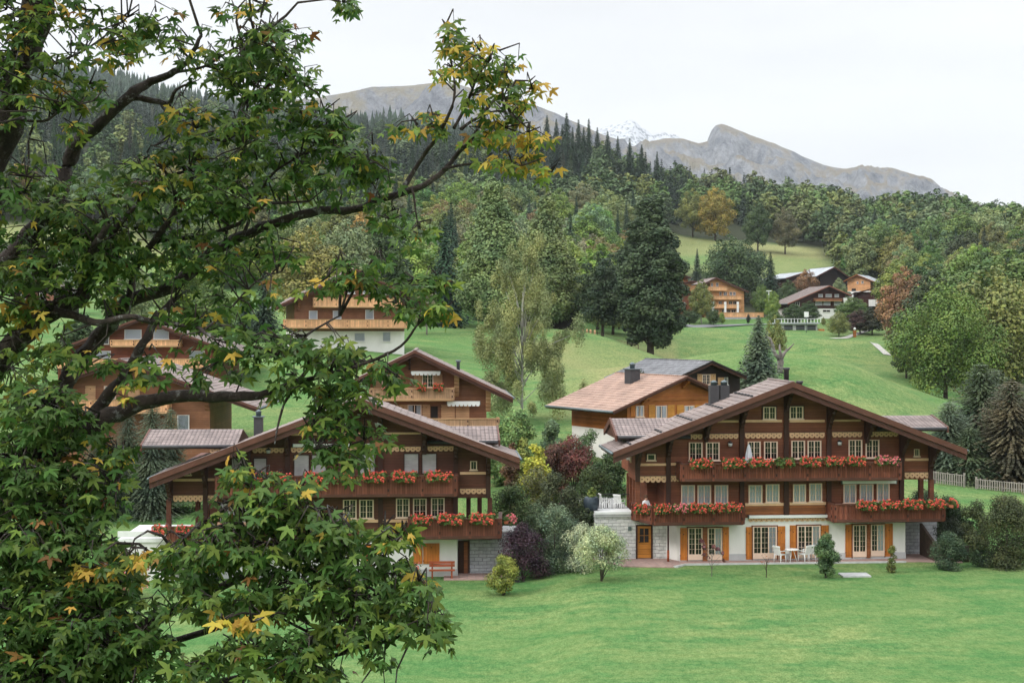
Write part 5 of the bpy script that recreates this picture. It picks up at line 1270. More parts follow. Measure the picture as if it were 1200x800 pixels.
FIRS = [(1112, 111, 470, 1.9, (0.085, 0.12, 0.085), 'bluish-green bushy fir at the left of the dark group by the fence'), (1150, 116, 425, 1.7, (0.055, 0.08, 0.045), 'tall dark fir in the middle of the group by the fence'),
        (1186, 110, 445, 1.9, (0.085, 0.078, 0.05), 'brownish-green spruce behind the wooden fence at the right edge'), (1222, 117, 425, 1.8, (0.05, 0.07, 0.04), 'dark fir cut by the right edge of the picture'), (1136, 109, 500, 2.1, (0.06, 0.09, 0.05), 'low dark fir hanging over the pale fence'), (1165, 125, 432, 1.8, (0.06, 0.085, 0.05), 'dark fir behind the brownish spruce')]
for i, (px, Y, t_, w_, c_, lb) in enumerate(FIRS): plant('fir_tree', px, Y, hpx(px, Y, t_), ('fir%d' % (i % 2), mk_c(110+i, 64, 42, 26, 0.24, 0.0145, 0.25, 0.0, 0.55, 0.6)), c_, lb, wide=w_*1.35)
plant('round_broadleaf_tree', 856, 455, hpx(856, 455, 280), ('b', 2), (0.06, 0.1, 0.045), 'large round dark green tree right behind the peach-coloured house', wide=1.1)
plant('round_broadleaf_tree', 872, 465, hpx(872, 465, 285), ('b', 0), (0.05, 0.085, 0.04), 'dark tree crowding the large round one on its right')
plant('spruce_tree', 903, 440, hpx(903, 440, 296), ('c', 1), SPR, 'pointed dark spruce right of the peach-coloured house', wide=1.4)
plant('spruce_tree', 817, 470, hpx(817, 470, 292), ('c', 0), SPB, 'dark spruce standing left of the large round tree', wide=1.2)
plant('broadleaf_tree', 822, 388, hpx(822, 388, 330), ('b', 1), OLV, 'olive tree with two thin pale stems in front of the peach-coloured house', wide=0.85, bark_m='bark_pale')
plant('broadleaf_tree', 893, 400, hpx(893, 400, 335), ('b', 0), MID, 'green tree right beside the peach-coloured house', wide=0.8)
plant('broadleaf_tree', 905, 392, hpx(905, 392, 342), ('b', 4), LIM, 'yellow-green tree near the lamp of the village road', wide=0.8)
plant('broadleaf_tree', 924, 420, hpx(924, 420, 330), ('b', 2), DKG, 'dark green tree hiding the left eave of the dark red chalet', wide=0.9)
plant('broadleaf_tree', 945, 440, hpx(945, 440, 318), ('b', 0), RUS, 'small orange-brown tree before the pale farm roof', wide=0.9)
plant('broadleaf_tree', 983, 428, hpx(983, 428, 328), ('b', 1), GRY, 'small grey-green tree between the two farm buildings', wide=0.9)
for i, (px, Y, t_, w_, c_, lb) in enumerate([(930, 372, 357, 1.4, DKG, 'dark round bush left of the garages'), (948, 385, 354, 1.5, DKG, 'dark bush before the dark red chalet'), (983, 345, 366, 1.1, OLV, 'olive bush on the grass right of the garages'), (1008, 352, 364, 1.5, (0.05, 0.03, 0.03), 'dark purple bush by the meadow path'), (1022, 350, 362, 1.5, (0.04, 0.045, 0.03), 'very dark bush beside the purple one'), (908, 372, 364, 1.3, MID, 'green bush at the bend of the village road'), (1000, 375, 350, 1.6, MID, 'green bush below the orange barn'), (965, 365, 372, 0.8, OLV, 'low bush behind the garage railing'), (808, 378, 363, 1.6, DKG, 'dark green bush left of the two pale stems'), (836, 372, 362, 1.0, DKG, 'dark clipped bush below the peach-coloured house'), (846, 380, 366, 0.8, LIM, 'yellow-green bush below the pale terrace fence'), (877, 385, 368, 0.5, (0.02, 0.03, 0.025), 'small black-green bush before the grey retaining wall')]):
    plant('bush', px, Y, max(2.0, hpx(px, Y, t_)), ('b', i % 3), c_, lb, 'bush', wide=w_)
for (px, by, t_, k, c_, lb, w_) in [(812, 279, 224, 4, OLV, 'broad tree with a bare trunk at the left of the upper meadow', .85), (838, 282, 222, 0, (0.24, 0.2, 0.05), 'orange-tinged tree with a bare trunk on the upper meadow', .9), (888, 296, 236, 1, DKG, 'dark green tree with a visible trunk in the middle of the upper meadow', .8), (920, 298, 246, 4, (0.12, 0.12, 0.07), 'greyish tree with a visible trunk at the right of the upper meadow', .9), (707, 226, 196, 1, YEL, 'yellow tree standing at the dry clearing', 1.1)]:
    Y = find_Y(px, by, 470); print('meadow tree', px, Y)
    plant('broadleaf_tree', px, Y, hpx(px, Y, t_), ('b', k), c_, lb, wide=w_)
for i, (px, t_) in enumerate([(628, 150), (641, 136), (652, 140), (659, 146), (664, 133), (671, 150), (678, 141), (684, 150), (690, 140), (700, 150), (712, 154), (724, 160), (738, 163), (752, 170), (770, 178)]):
    Y = 735+(i*37 % 60); plant('spruce_tree', px, Y, hpx(px, Y, t_), ('c', i % 3), SPR, 'tall dark spruce on the crest under the snowy peak', 'spruce', group='tall spruces on the crest under the snowy peak', wide=1.25)
# trees of the left slope, seen between the maple branches
for (px, Y, t_, k, c_, lb, w_) in [(60, 250, 285, 0, (0.17, 0.22, 0.15), 'pale silvery tree above the little house with red shutters', 1.1), (20, 300, 280, 1, DKG, 'dark bushy tree on the hillside at the left edge', 1.3), (150, 210, 310, 2, GRY, 'grey-green tree behind the red-brown house', 1.1), (215, 230, 290, 0, LIM, 'lime green tree behind the maple limbs', 1.1), (250, 175, 330, 1, MID, 'green tree at the corner of the red-brown house', 1.0), (95, 140, 370, 3, DKG, 'dark narrow tree at the left corner of the red-brown house', 1.0)]:
    plant('broadleaf_tree', px, Y, hpx(px, Y, t_), ('b', k), c_, lb, wide=w_)
for (px, Y, t_, c_, lb) in [(178, 97, 470, (0.06, 0.085, 0.055), 'bushy grey-green pine left of the pale shuttered window'), (150, 98, 478, (0.05, 0.07, 0.045), 'darker pine beside the grey cross roof'), (200, 99, 478, (0.07, 0.095, 0.06), 'small grey-green pine touching the grey cross roof'), (115, 96, 500, (0.04, 0.06, 0.035), 'dark conifer behind the maple trunk')]:
    plant('pine_tree', px, Y, hpx(px, Y, t_), ('fir0', None), c_, lb, wide=1.3)

# ---- woods on the slopes
kinds = []
rw = random.Random(2024)
zones = lambda px: 'above the village' if px > 780 else ('behind the huge evergreen' if px > 640 else ('behind the birch and larches' if px > 470 else 'seen between the maple leaves'))
pool = []
def try_wood(px, Y):
    x = (px-CX)/FPX*Y; g = Vector((x, Y, ground(x, Y))); a, b = topx(*g)
    return g, a, b
taken = {}
def free(g, d):
    k = (int(g.x//12), int(g.y//12))
    for i in (-1, 0, 1):
        for j in (-1, 0, 1):
            for q in taken.get((k[0]+i, k[1]+j), ()):
                if (q[0]-g.x)**2+(q[1]-g.y)**2 < d*d: return False
    taken.setdefault(k, []).append((g.x, g.y)); return True
n_far = []
for it in range(16000):
    Y = 235*(1300/235)**rw.random(); px = rw.uniform(-120, 1320)
    g, a, b = try_wood(px, Y)
    if Y < 400 and 770 < px < 1085: continue
    if Y < (262 if px < 790 else 300) and (px > 480 and px < 1060): continue
    if Y < 330 and px < 480: continue
    if Y < 490 and 770 < px < 1050: continue
    if Y < 650 and 742 < px < 985: continue
    if Y < 275 and 650 < px < 700: continue
    if inpoly(a, b, MEAD_UP) or (Y < 640 and inpoly(a, b, MEAD_LEFT)): continue
    if 662 < a < 700 and 200 < b < 226 and Y > 690: continue
    if 770 < a < 1000 and 322 < b < 352: continue
    if a < 250 and Y < 640 and 300 < b < 420 and rw.random() < 0.6: continue
    if 995 < a < 1030 and 258 < b < 275 and rw.random() < 0.9: continue
    big = Y > 640
    if px > 742 and px < 780 and Y < 600: continue
    if not free(g, 9.5 if not big else 11): continue
    con = (Y > 620 and px < 690 and rw.random() < 0.97) or (Y > 690 and px < 880 and rw.random() < 0.8) or (rw.random() < (0.1 if px > 700 else 0.16))
    if px < 480 and Y > 520: con = rw.random() < 0.9
    n_far.append((Y, g, px, con))
n_far.sort(key=lambda q: q[0])
BROADC = [DKG, MID, OLV, OLV, GRY, GRY, MID, LIM, MID, DKG, (0.15, 0.15, 0.06), OLV, YEL]
ind = [q for q in n_far if q[0] < 720]
nb = nc = 0; rest = []
for q in n_far:
    Y, g, px, con = q
    if px < -10 or px > 1230: rest.append(q); continue
    if con and nc < 220 and Y < 1000:
        nc += 1; h = rw.uniform(16, 24); c = SPR if rw.random() < 0.6 else SPB; z = zones(px)
        lab = f'{"darker" if c is SPR else "greyish"} spruce in the wood {z}'
        make_tree('spruce_tree', g, h, ('c', nc % 3), MIDC[nc % 3], tuple(v*rw.uniform(.85, 1.2) for v in c), lab, 'spruce', f'{lab}, one of many', rw.uniform(0.85, 1.15), mat='needle', rr=rw)
    elif not con and nb < 280 and Y < 800:
        nb += 1; k = rw.randrange(5); h = rw.uniform(14, 22) if Y > 480 else rw.uniform(12, 18)
        c = rw.choice(BROADC if not (470 < px < 760 and Y < 680) else [GRY, LIM, GRY, OLV, MID, LIM, (0.15, 0.15, 0.06)]); nm = NAMEC.get(c, 'brownish'); z = zones(px)
        lab = f'{nm} broadleaf tree in the wood {z}'
        make_tree('broadleaf_tree', g, h, ('b', k), MIDB[k], tuple(v*rw.uniform(.85, 1.2) for v in c), lab, 'tree', f'{lab}, one of many', rw.uniform(0.85, 1.2), rr=rw)
    else: rest.append(q)
print('individual broadleaf', nb, 'spruce', nc, 'rest', len(rest))
# the rest of the wood: coarser trees in two objects
def spire(seed, tiers, k, w):
    """small distant spruce: jagged skirts one above the other"""
    rr = random.Random(seed); V = []; F_ = []
    for t in range(tiers):
        zt = 0.18+0.82*(t+1.0)/tiers; zb = 0.08+0.82*t/tiers-0.03; R = w*(1-t/tiers)**0.85+0.012
        c0 = len(V); V.append((rr.gauss(0, .004), rr.gauss(0, .004), min(1, zt+0.06)))
        a0 = rr.random()*6.28
        for j in range(k):
            a = a0+6.283*j/k; q = R*(1.0 if j % 2 else 0.55)*rr.uniform(.8, 1.2); V.append((q*math.cos(a), q*math.sin(a), zb+(0.0 if j % 2 else 0.05)+rr.uniform(-.02, .02)))
        for j in range(k): F_.append((c0, c0+1+j, c0+1+(j+1) % k, c0+1+(j+1) % k))
    return np.array(V), np.array([(a, b, c, c) for a, b, c, _ in F_])[:, :3]
def far_proto(kind, seed):
    if kind == 'c': return unit_conifer(seed, 22, 10, 5, 0.17, 0.045, 0.3, 0.06, 0.85, 0.35)
    V, F_, _ = unit_broadleaf(seed, 1700, 0.042, 0.45, 0.03, 16)
    return V, F_
def scatter(name, protos, items, mat, label, cat):
    Vs = []; Fs = []; tn = []; off = 0; rs = np.random.RandomState(3)
    for (g, h, w_, k) in items:
        V, F_ = protos[k % len(protos)]; a = rs.rand()*6.28; c_, s_ = math.cos(a), math.sin(a)
        tn.append(np.full(len(V), rs.rand())); X = (V[:, 0]*c_-V[:, 1]*s_)*h*w_+g[0]; Y_ = (V[:, 0]*s_+V[:, 1]*c_)*h*w_+g[1]; Z_ = V[:, 2]*h+g[2]
        Vs.append(np.stack([X, Y_, Z_], 1)); Fs.append(F_+off); off += len(V)
    o = link(name, mesh_np(name, np.concatenate(Vs), np.concatenate(Fs), mat))
    a_ = o.data.attributes.new('tone', 'FLOAT', 'POINT'); a_.data.foreach_set('value', np.concatenate(tn).astype(np.float32))
    tag(o, label, cat, kind='stuff'); return o
pc = [far_proto('c', i) for i in range(5)]; pb = [far_proto('b', 60+i) for i in range(5)]
it_c = [(g, rw.uniform(14, 22), rw.uniform(.9, 1.2), rw.randrange(5)) for (Y, g, px, con) in rest if con]
it_b = [(g, rw.uniform(14, 22), rw.uniform(.9, 1.2), rw.randrange(5)) for (Y, g, px, con) in rest if not con]
scatter('broadleaf_wood', pb, it_b, M['broad_far'], 'mixed green broadleaf wood spread over the far slopes', 'wood')
# far conifer hillsides: simple spires
vf_, ff_ = spire(7, 4, 8, 0.19)
vf2, ff2 = spire(8, 4, 8, 0.16)
items = []
for it in range(30000):
    Y = rw.uniform(1080, 2250); px = rw.uniform(-150, 760)
    if Y > 1900 and rw.random() < (Y-1900)/350: continue
    x = (px-CX)/FPX*Y
    g = (x, Y, ground(x, Y)); 
    if not free(Vector(g), 11.5): continue
    items.append((g, rw.uniform(15, 27), rw.uniform(.9, 1.3), rw.randrange(2)))
for it in range(1500):
    Y = rw.uniform(2150, 2600); px = rw.uniform(1120, 1330); x = (px-CX)/FPX*Y; g = (x, Y, ground(x, Y))
    if free(Vector(g), 13): items.append((g, rw.uniform(15, 27), 1.1, rw.randrange(2)))
scatter('spruce_forest', [(vf_, ff_), (vf2, ff2)]+[], items, M['needle_far'], 'dark spruce forest covering the hill under the grassy mountain', 'forest')
scatter('spruce_wood', pc, it_c, M['needle_far'], 'dark spruce wood along the crest behind the mixed trees', 'wood')
print('far spruces', len(items), 'near rest', len(it_c), len(it_b))

# ------------------------------------------------------------------ shrubs round the chalets
def shrub(name, px, Y, top, wpx, n, size, colr, label, kind='round', base=0.02, stems=5, dz=0.0, mat='leaf', seed=0, lobes=26, bark_m='bark', leafaspect=1.5, clear=0.0):
    """own leaf mesh and stems; top = row its top reaches, wpx = its width in photo pixels"""
    g = at(px, Y); g.z += dz; h = (CH+(HY-top)/FPX*Y)-g.z; w = wpx/FPX*Y/2
    rs = np.random.RandomState(seed+int(px)); rr = random.Random(seed+int(px))
    blobs = []
    for i in range(lobes):
        t = rr.random(); a = rr.uniform(0, 6.28); z = clear*h+(h*(1-clear))*(0.04+0.8*t)
        prof = math.sqrt(max(0.05, 1-(2*t-0.85)**2)) if kind == 'round' else (1-t)**0.6+0.15
        rad = w*0.66*prof*math.sqrt(rr.random()); br = w*rr.uniform(0.22, 0.4)
        blobs.append(((rad*math.cos(a), rad*math.sin(a), z), (br, br, min(br*0.9, h*0.2))))
    V, F_ = blob_cards(rs, blobs, int(n*1.9), size*0.74, 0.3, 0.45, leafaspect)
    V[:, 2] = np.maximum(V[:, 2], 0.01+0.05*rs.rand(len(V)))
    r = empty(name, g, 0, label, 'bush' if 'tree' not in name else 'tree', None)
    cr = link('foliage', mesh_np('foliage', V, F_, M['shrub_leaf' if mat == 'leaf' else mat]), r); cr.color = (*colr, 1)
    mb = MB()
    for i in range(stems):
        b = blobs[i*3 % len(blobs)][0]
        mb.tube([(rr.uniform(-.06, .06), rr.uniform(-.06, .06), -0.05), (b[0]*0.4, b[1]*0.4, b[2]*0.5), b], [0.035, 0.025, 0.008], M[bark_m], 5)
    mb.build('stems', r)
    return r
SH = [
 ('variegated_shrub', 705, 76.0, 618, 62, 5200, 0.085, (0.32, 0.38, 0.24), 'white-edged pale green little tree on a thin forked stem, by the stone wall', 'round', 0.26),
 ('variegated_shrub', 682, 79.5, 612, 52, 4200, 0.085, (0.3, 0.35, 0.25), 'silvery white-green bush just behind the little pale tree', 'round', 0),
 ('grey_green_shrub', 650, 80.5, 588, 72, 6500, 0.09, (0.12, 0.17, 0.115), 'large grey-green bush between the two chalets', 'round', 0),
 ('purple_barberry', 612, 79.5, 612, 64, 5200, 0.085, (0.05, 0.03, 0.045), 'dark purple-black barberry bush beside the bench terrace', 'round', 0),
 ('golden_shrub', 590, 75.2, 646, 50, 4200, 0.075, (0.2, 0.23, 0.055), 'yellow-green loose shrub on the lawn before the purple bush', 'round', 0),
 ('dark_shrub', 603, 90.0, 566, 66, 4200, 0.12, (0.055, 0.09, 0.035), 'dark green bush behind the end of the lower balcony', 'round', 0),
 ('dark_shrub', 636, 92, 575, 40, 2600, 0.11, (0.07, 0.09, 0.04), 'brownish-green bush above the large grey-green one', 'round', 0),
 ('dark_shrub', 694, 90.5, 543, 62, 5200, 0.12, (0.05, 0.075, 0.03), 'very dark green bush behind the terrace with the dark pot', 'round', 0),
 ('brown_shrub', 666, 86, 570, 40, 3200, 0.1, (0.075, 0.06, 0.045), 'brownish dark shrub left of the terrace', 'round', 0),
 ('red_smoke_bush', 672, 98, 508, 54, 3800, 0.12, (0.13, 0.05, 0.045), 'wine-red smoke bush below the salmon roof', 'round', 0),
 ('red_smoke_bush', 650, 97, 520, 44, 3000, 0.12, (0.1, 0.055, 0.045), 'duller reddish bush left of the wine-red one', 'round', 0),
 ('yellow_shrub', 628, 95, 512, 42, 3600, 0.15, (0.38, 0.4, 0.07), 'bright yellow-green shrub right of the left chalet roof', 'round', 0),
 ('light_green_shrub', 606, 98, 476, 60, 4600, 0.15, (0.15, 0.24, 0.09), 'light green shrub at the foot of the birch', 'round', 0),
 ('light_green_shrub', 648, 101, 487, 40, 3200, 0.15, (0.11, 0.17, 0.1), 'blue-green shrub between the yellow shrub and the salmon roof', 'round', 0),
 ('brown_shrub', 600, 96.5, 512, 26, 1500, 0.12, (0.15, 0.09, 0.06), 'dry brown bush at the tip of the grey cross roof', 'round', 0),
 ('low_shrub', 625, 93, 548, 84, 3000, 0.12, (0.11, 0.12, 0.055), 'low straggly growth on the dry bank behind the chalets', 'round', 0),
 ('lawn_bush', 968, 77.0, 617, 40, 4600, 0.085, (0.07, 0.12, 0.055), 'dark leafy bush alone on the lawn before the third pair of shutters', 'round', 0),
 ('young_conifer', 1045, 78.4, 634, 18, 1500, 0.06, (0.13, 0.15, 0.05), 'small pointed yellow-green conifer on the lawn before the french doors', 'cone', 0),
 ('box_bush', 1112, 79.5, 625, 44, 5200, 0.07, (0.055, 0.09, 0.055), 'rounded dark green bush at the end of the terrace', 'round', 0),
 ('box_bush', 1150, 80.5, 634, 30, 2600, 0.07, (0.05, 0.08, 0.045), 'small round bush squeezed beside the large hedge bush', 'round', 0),
 ('hedge_bush', 1180, 80.5, 582, 88, 12500, 0.09, (0.052, 0.066, 0.03), 'large round dark hedge bush at the right edge of the lawn', 'round', 0),
 ('hedge_bush', 1143, 86, 583, 40, 4400, 0.09, (0.075, 0.1, 0.045), 'upright green bush between the hedge and the large round bush', 'round', 0),
 ('dark_hedge', 1106, 88, 576, 62, 7200, 0.09, (0.028, 0.05, 0.025), 'very dark clipped hedge end beyond the balcony', 'round', 0),
 ('dark_hedge', 1084, 91, 576, 74, 7200, 0.09, (0.028, 0.05, 0.025), 'very dark clipped hedge behind the porch posts', 'round', 0),
 ('dark_hedge', 1115, 82.5, 606, 46, 3600, 0.08, (0.025, 0.035, 0.022), 'blackish-green bush over the wooden planter wall', 'round', 0),
 ('clipped_hedge', 232, 98.5, 578, 110, 6000, 0.12, (0.085, 0.14, 0.055), 'long fresh green hedge behind the left porch', 'round', 0),
 ('clipped_hedge', 185, 100, 588, 60, 3200, 0.12, (0.1, 0.16, 0.06), 'lighter green hedge further left on the bank', 'round', 0),
 ('terrace_plant', 700, 83.6, 578, 12, 260, 0.14, (0.16, 0.21, 0.06), 'spiky yellow-green plant in the dark pot on the terrace', 'round', 0),
 ('rose_bush', 145, 74, 648, 70, 2200, 0.09, (0.12, 0.15, 0.05), 'loose green bush with pink flowers below the white terrace', 'round', 0),
 ('dark_shrub', 752, 118, 427, 26, 1200, 0.12, (0.035, 0.05, 0.03), 'dark small conifer shrub behind the chimney of the orange house', 'cone', 0),
]
SH += [
 ('dark_shrub', 716, 96, 530, 44, 4200, 0.12, (0.05, 0.08, 0.035), 'dark leafy bush below the pink-tiled cross roof, behind the porch posts', 'round', 0),
 ('grey_green_shrub', 672, 84, 560, 56, 5200, 0.1, (0.065, 0.085, 0.05), 'dark olive bush filling the gap before the terrace pot', 'round', 0),
 ('light_green_shrub', 588, 100, 492, 40, 3600, 0.13, (0.13, 0.22, 0.08), 'fresh green bush at the corner of the tan lower balcony', 'round', 0),
 ('yellow_shrub', 612, 97, 505, 36, 3000, 0.13, (0.22, 0.26, 0.08), 'paler yellow-green bush left of the bright one', 'round', 0),
 ('green_shrub', 690, 100, 500, 40, 3600, 0.12, (0.08, 0.13, 0.06), 'mid green bush against the white base of the orange house', 'round', 0),
 ('grey_green_shrub', 628, 83, 585, 46, 3600, 0.09, (0.1, 0.15, 0.09), 'smaller grey-green bush over the purple one', 'round', 0),
 ('dark_shrub', 650, 90, 548, 50, 3800, 0.11, (0.06, 0.075, 0.04), 'dark bush on the dry bank in the middle', 'round', 0)]
for i, (nm, px, Y, top, w_, n_, sz, c_, lb, kd, clear) in enumerate(SH):
    if nm not in ('lawn_bush', 'young_conifer', 'golden_shrub', 'terrace_plant', 'clipped_hedge'): w_ *= 1.22; top -= 3
    dz = IR['Z1']+0.25-at(px, Y).z if nm == 'terrace_plant' else 0
    shrub(nm, px, Y, top, w_, n_, sz, c_, lb, kd, dz=dz, seed=i, clear=clear, stems=7 if clear else 4)
# flowers in the rose bush
rs = np.random.RandomState(9); g = at(145, 73.6)
heads = [((rs.uniform(-1.4, 1.4), rs.uniform(-.8, .6), rs.uniform(0.5, 1.5)), (0.09, 0.09, 0.08)) for _ in range(70)]
V, F_ = blob_cards(rs, heads, 900, 0.07); o = link('blossoms', mesh_np('blossoms', V, F_, M['petal_pink'])); 
rb = [x for x in S.objects if x.name.startswith('rose_bush')][0]; o.parent = rb
g2 = at(478, 79); r = empty('rose_bush', g2, 0, 'pink rose bush at the wall left of the bench', 'bush')
V, F_ = blob_cards(rs, heads, 700, 0.07); link('blossoms', mesh_np('blossoms', V*np.array([0.5, .5, .7]), F_, M['petal_pink']), r)
V, F_ = blob_cards(rs, [((0, 0, 0.6), (0.7, 0.5, 0.55))], 900, 0.08); f_ = link('foliage', mesh_np('foliage', V, F_, M['leaf']), r); f_.color = (0.1, 0.14, 0.04, 1)
# thin saplings
def sapling(name, px, Y, h, colr, label, nleaf, size, spread, bark_m='bark'):
    g = at(px, Y); r = empty(name, g, 0, label, 'sapling'); rr = random.Random(int(px)); rs = np.random.RandomState(int(px)); mb = MB(); ends = []
    mb.tube([(0, 0, -0.05), (0.02, 0, h*0.35), (0, 0.02, h*0.75)], [0.025, 0.018, 0.008], M[bark_m], 6)
    for i in range(11):
        z0 = h*rr.uniform(0.2, 0.7); a = rr.uniform(0, 6.28); e_ = (spread*math.cos(a)*rr.uniform(.5, 1), spread*math.sin(a)*rr.uniform(.5, 1), min(h, z0+h*rr.uniform(.2, .45)))
        mb.tube([(0, 0, z0), (e_[0]*.5, e_[1]*.5, (z0+e_[2])/2+0.03), e_], [0.012, 0.008, 0.003], M[bark_m], 5); ends.append((e_, (0.13, 0.13, 0.1)))
    mb.build('stem', r)
    if nleaf: V, F_ = blob_cards(rs, ends, nleaf, size, 0.3, 0.2); c = link('foliage', mesh_np('foliage', V, F_, M['leaf']), r); c.color = (*colr, 1)
sapling('red_leaved_sapling', 834, 77.2, 1.95, (0.14, 0.06, 0.07), 'thin sapling with dusky red leaves before the first french doors', 150, 0.11, 0.7, 'bark_grey')
sapling('bare_sapling', 898, 77.0, 1.35, (0.3, 0.14, 0.08), 'tiny almost bare reddish sapling on the lawn', 30, 0.05, 0.3)
# dead pollarded tree in the meadow
dY = find_Y(914, 438, 130); print('dead', dY); g = at(914, dY); r = empty('dead_tree', g, 0, 'bare pollarded grey tree stump with raised stubs in the meadow', 'tree')
mb = MB(); k = dY/FPX
def dp(px, py, dy=0): return ((px-914)*k, dy, (435.0-py)*k+0.05)
base_ = [dp(914, 441), dp(914, 430), dp(915, 424), dp(914, 419)]
mb.tube(base_, [0.36, 0.3, 0.32, 0.34], M['bark_grey'], 9, 0.08, random.Random(1))
for pts, rad in (([(913, 420), (908, 414), (906, 405), (902, 396), (897, 393)], [.24, .2, .16, .12, .05]), ([(915, 420), (919, 413), (925, 408), (930, 402)], [.22, .15, .1, .04]), ([(915, 419), (914, 411), (914, 403)], [.2, .14, .07]), ([(916, 419), (921, 411), (922, 403)], [.16, .1, .04]), ([(908, 413), (904, 409), (900, 407)], [.12, .08, .03])):
    mb.tube([dp(a, b, (i % 3)*0.2-0.2) for i, (a, b) in enumerate(pts)], rad, M['bark_grey'], 7, 0.1, random.Random(2))
mb.build('trunk', r)

# ------------------------------------------------------------------ roads, paths, fences in the meadow
def ribbon(name, pts, w, mat, lift=0.05):
    """a strip that follows the ground; pts = (px, distance)"""
    c = [at(a, b) for a, b in pts]; out = []
    for i in range(len(c)-1):
        n = max(2, int((c[i+1]-c[i]).length/1.5))
        for k in range(n): out.append(c[i].lerp(c[i+1], k/n))
    out.append(c[-1]); vs = []; fs = []
    for i, p in enumerate(out):
        d = out[min(i+1, len(out)-1)]-out[max(i-1, 0)]; d.z = 0; d.normalize(); s = Vector((-d.y, d.x, 0))*w/2
        for q in (p+s, p-s): vs.append((q.x, q.y, ground(q.x, q.y)+lift))
    for i in range(len(out)-1): fs.append((2*i, 2*i+1, 2*i+3, 2*i+2))
    mb = MB(); mb.add(vs, fs, M[mat]); return tag(mb.build(name), kind='structure')
ribbon('road', [(786, 372), (815, 368), (850, 372), (880, 378), (905, 380), (930, 376)], 4.5, 'asphalt', 0.25)
ribbon('path', [(1020, 362), (1002, 350), (988, 340), (975, 336)], 1.6, 'path', 0.12)
ribbon('path', [(1040, 262), (1030, 266), (1018, 272)], 1.5, 'path', 0.1)
def fence_line(name, pts, label, hgt, mat, gap=2.4, rails=2, pick=0.0):
    r = empty(name, at(*pts[0]), 0, label, 'fence'); o = r.location.copy(); c = [at(a, b) for a, b in pts]
    mb = MB(); rl = MB(); pk = MB()
    for i in range(len(c)-1):
        L = (c[i+1]-c[i]).length; n = max(1, int(L/gap)); pp = []
        for k in range(n+1):
            q = c[i].lerp(c[i+1], k/n); q.z = ground(q.x, q.y); q = q-o; pp.append(q); mb.box(q.x-0.06, q.x+0.06, q.y-0.06, q.y+0.06, q.z-0.2, q.z+hgt+0.1, M[mat])
        for k in range(n):
            for j in range(rails):
                z = hgt*(0.35+0.55*j/max(1, rails-1)); rl.tube([pp[k]+Vector((0, -0.08, z)), pp[k+1]+Vector((0, -0.08, z))], 0.035, M[mat], 5)
            if pick:
                m = int((pp[k+1]-pp[k]).length/pick)
                for j in range(m):
                    q = pp[k].lerp(pp[k+1], (j+0.5)/m); hh = hgt*random.Random(int(q.x*97)).uniform(0.92, 1.04); pk.box(q.x-0.04, q.x+0.04, q.y-0.14, q.y-0.11, q.z+0.05, q.z+hh, M[mat])
    mb.build('post', r); rl.build('rail', r)
    if pick: pk.build('picket', r)
fence_line('picket_fence', [(1060, 107), (1095, 106.5), (1130, 106)], 'weathered low picket fence across the grass behind the dark hedge', 0.95, 'fence_grey', 2.5, 2, 0.16)
fence_line('picket_fence', [(1144, 105.5), (1175, 105), (1215, 104)], 'longer weathered picket fence running out at the right edge under the firs', 0.8, 'fence_grey', 2.5, 2, 0.16)
fence_line('rail_fence', [(672, 232), (700, 228), (735, 224), (748, 222)], 'dark rail fence along the crest of the slope below the black barn', 1.0, 'fence_brown', 3.2, 2)
fence_line('rail_fence', [(781, 205), (800, 208), (822, 212)], 'short dark rail fence below the huge evergreen', 1.0, 'fence_brown', 3.2, 2)
for i, px in enumerate((683, 688, 692, 697)):
    g = at(px, 238); r = empty('wooden_post', g, 0, f'short pale wooden post, {num[i]} of four under the dark round tree', 'post', 'pale posts under the dark round tree')
    mb = MB(); mb.box(-0.15, 0.15, -0.1, 0.1, -0.3, 1.3, M['wood_tan_h']); mb.prismx([(-0.1, 1.3), (0.1, 1.3), (0, 1.45)], -0.15, 0.15, M['wood_tan_h']); mb.build('post', r)
# meadow road lamp, white sign, stacked logs
g = at(901, 392); r = empty('street_lamp', g, 0, 'thin white street lamp by the peach-coloured house', 'lamp'); mb = MB(); mb.tube([(0, 0, -.2), (0, 0, 8)], [0.12, 0.07], M['white'], 6); mb.build('pole', r); mb = MB(); mb.box(-0.7, 0.7, -0.2, 0.2, 8, 8.2, M['white']); mb.build('lamp_head', r)
g = at(945, 350); r = empty('sign_board', g, 0, 'small blank white board on a post above the garages', 'sign'); mb = MB(); mb.tube([(0, 0, -.2), (0, 0, 5.0)], 0.07, M['gutter'], 6); mb.build('post', r); mb = MB(); mb.box(-0.55, 0.55, -0.1, -0.02, 3.9, 5.2, M['white']); mb.build('board', r)
g = at(1001.5, 345); r = empty('wood_post', g, 0, 'orange-brown post with a white cap by the meadow path', 'post'); mb = MB(); mb.box(-0.35, 0.35, -0.2, 0.2, -.2, 1.7, M['wood_orange']); mb.build('post', r); mb = MB(); mb.lathe([(0.3, 1.7), (0.35, 2.1), (0.1, 2.3)], M['white'], n=10); mb.build('cap', r)

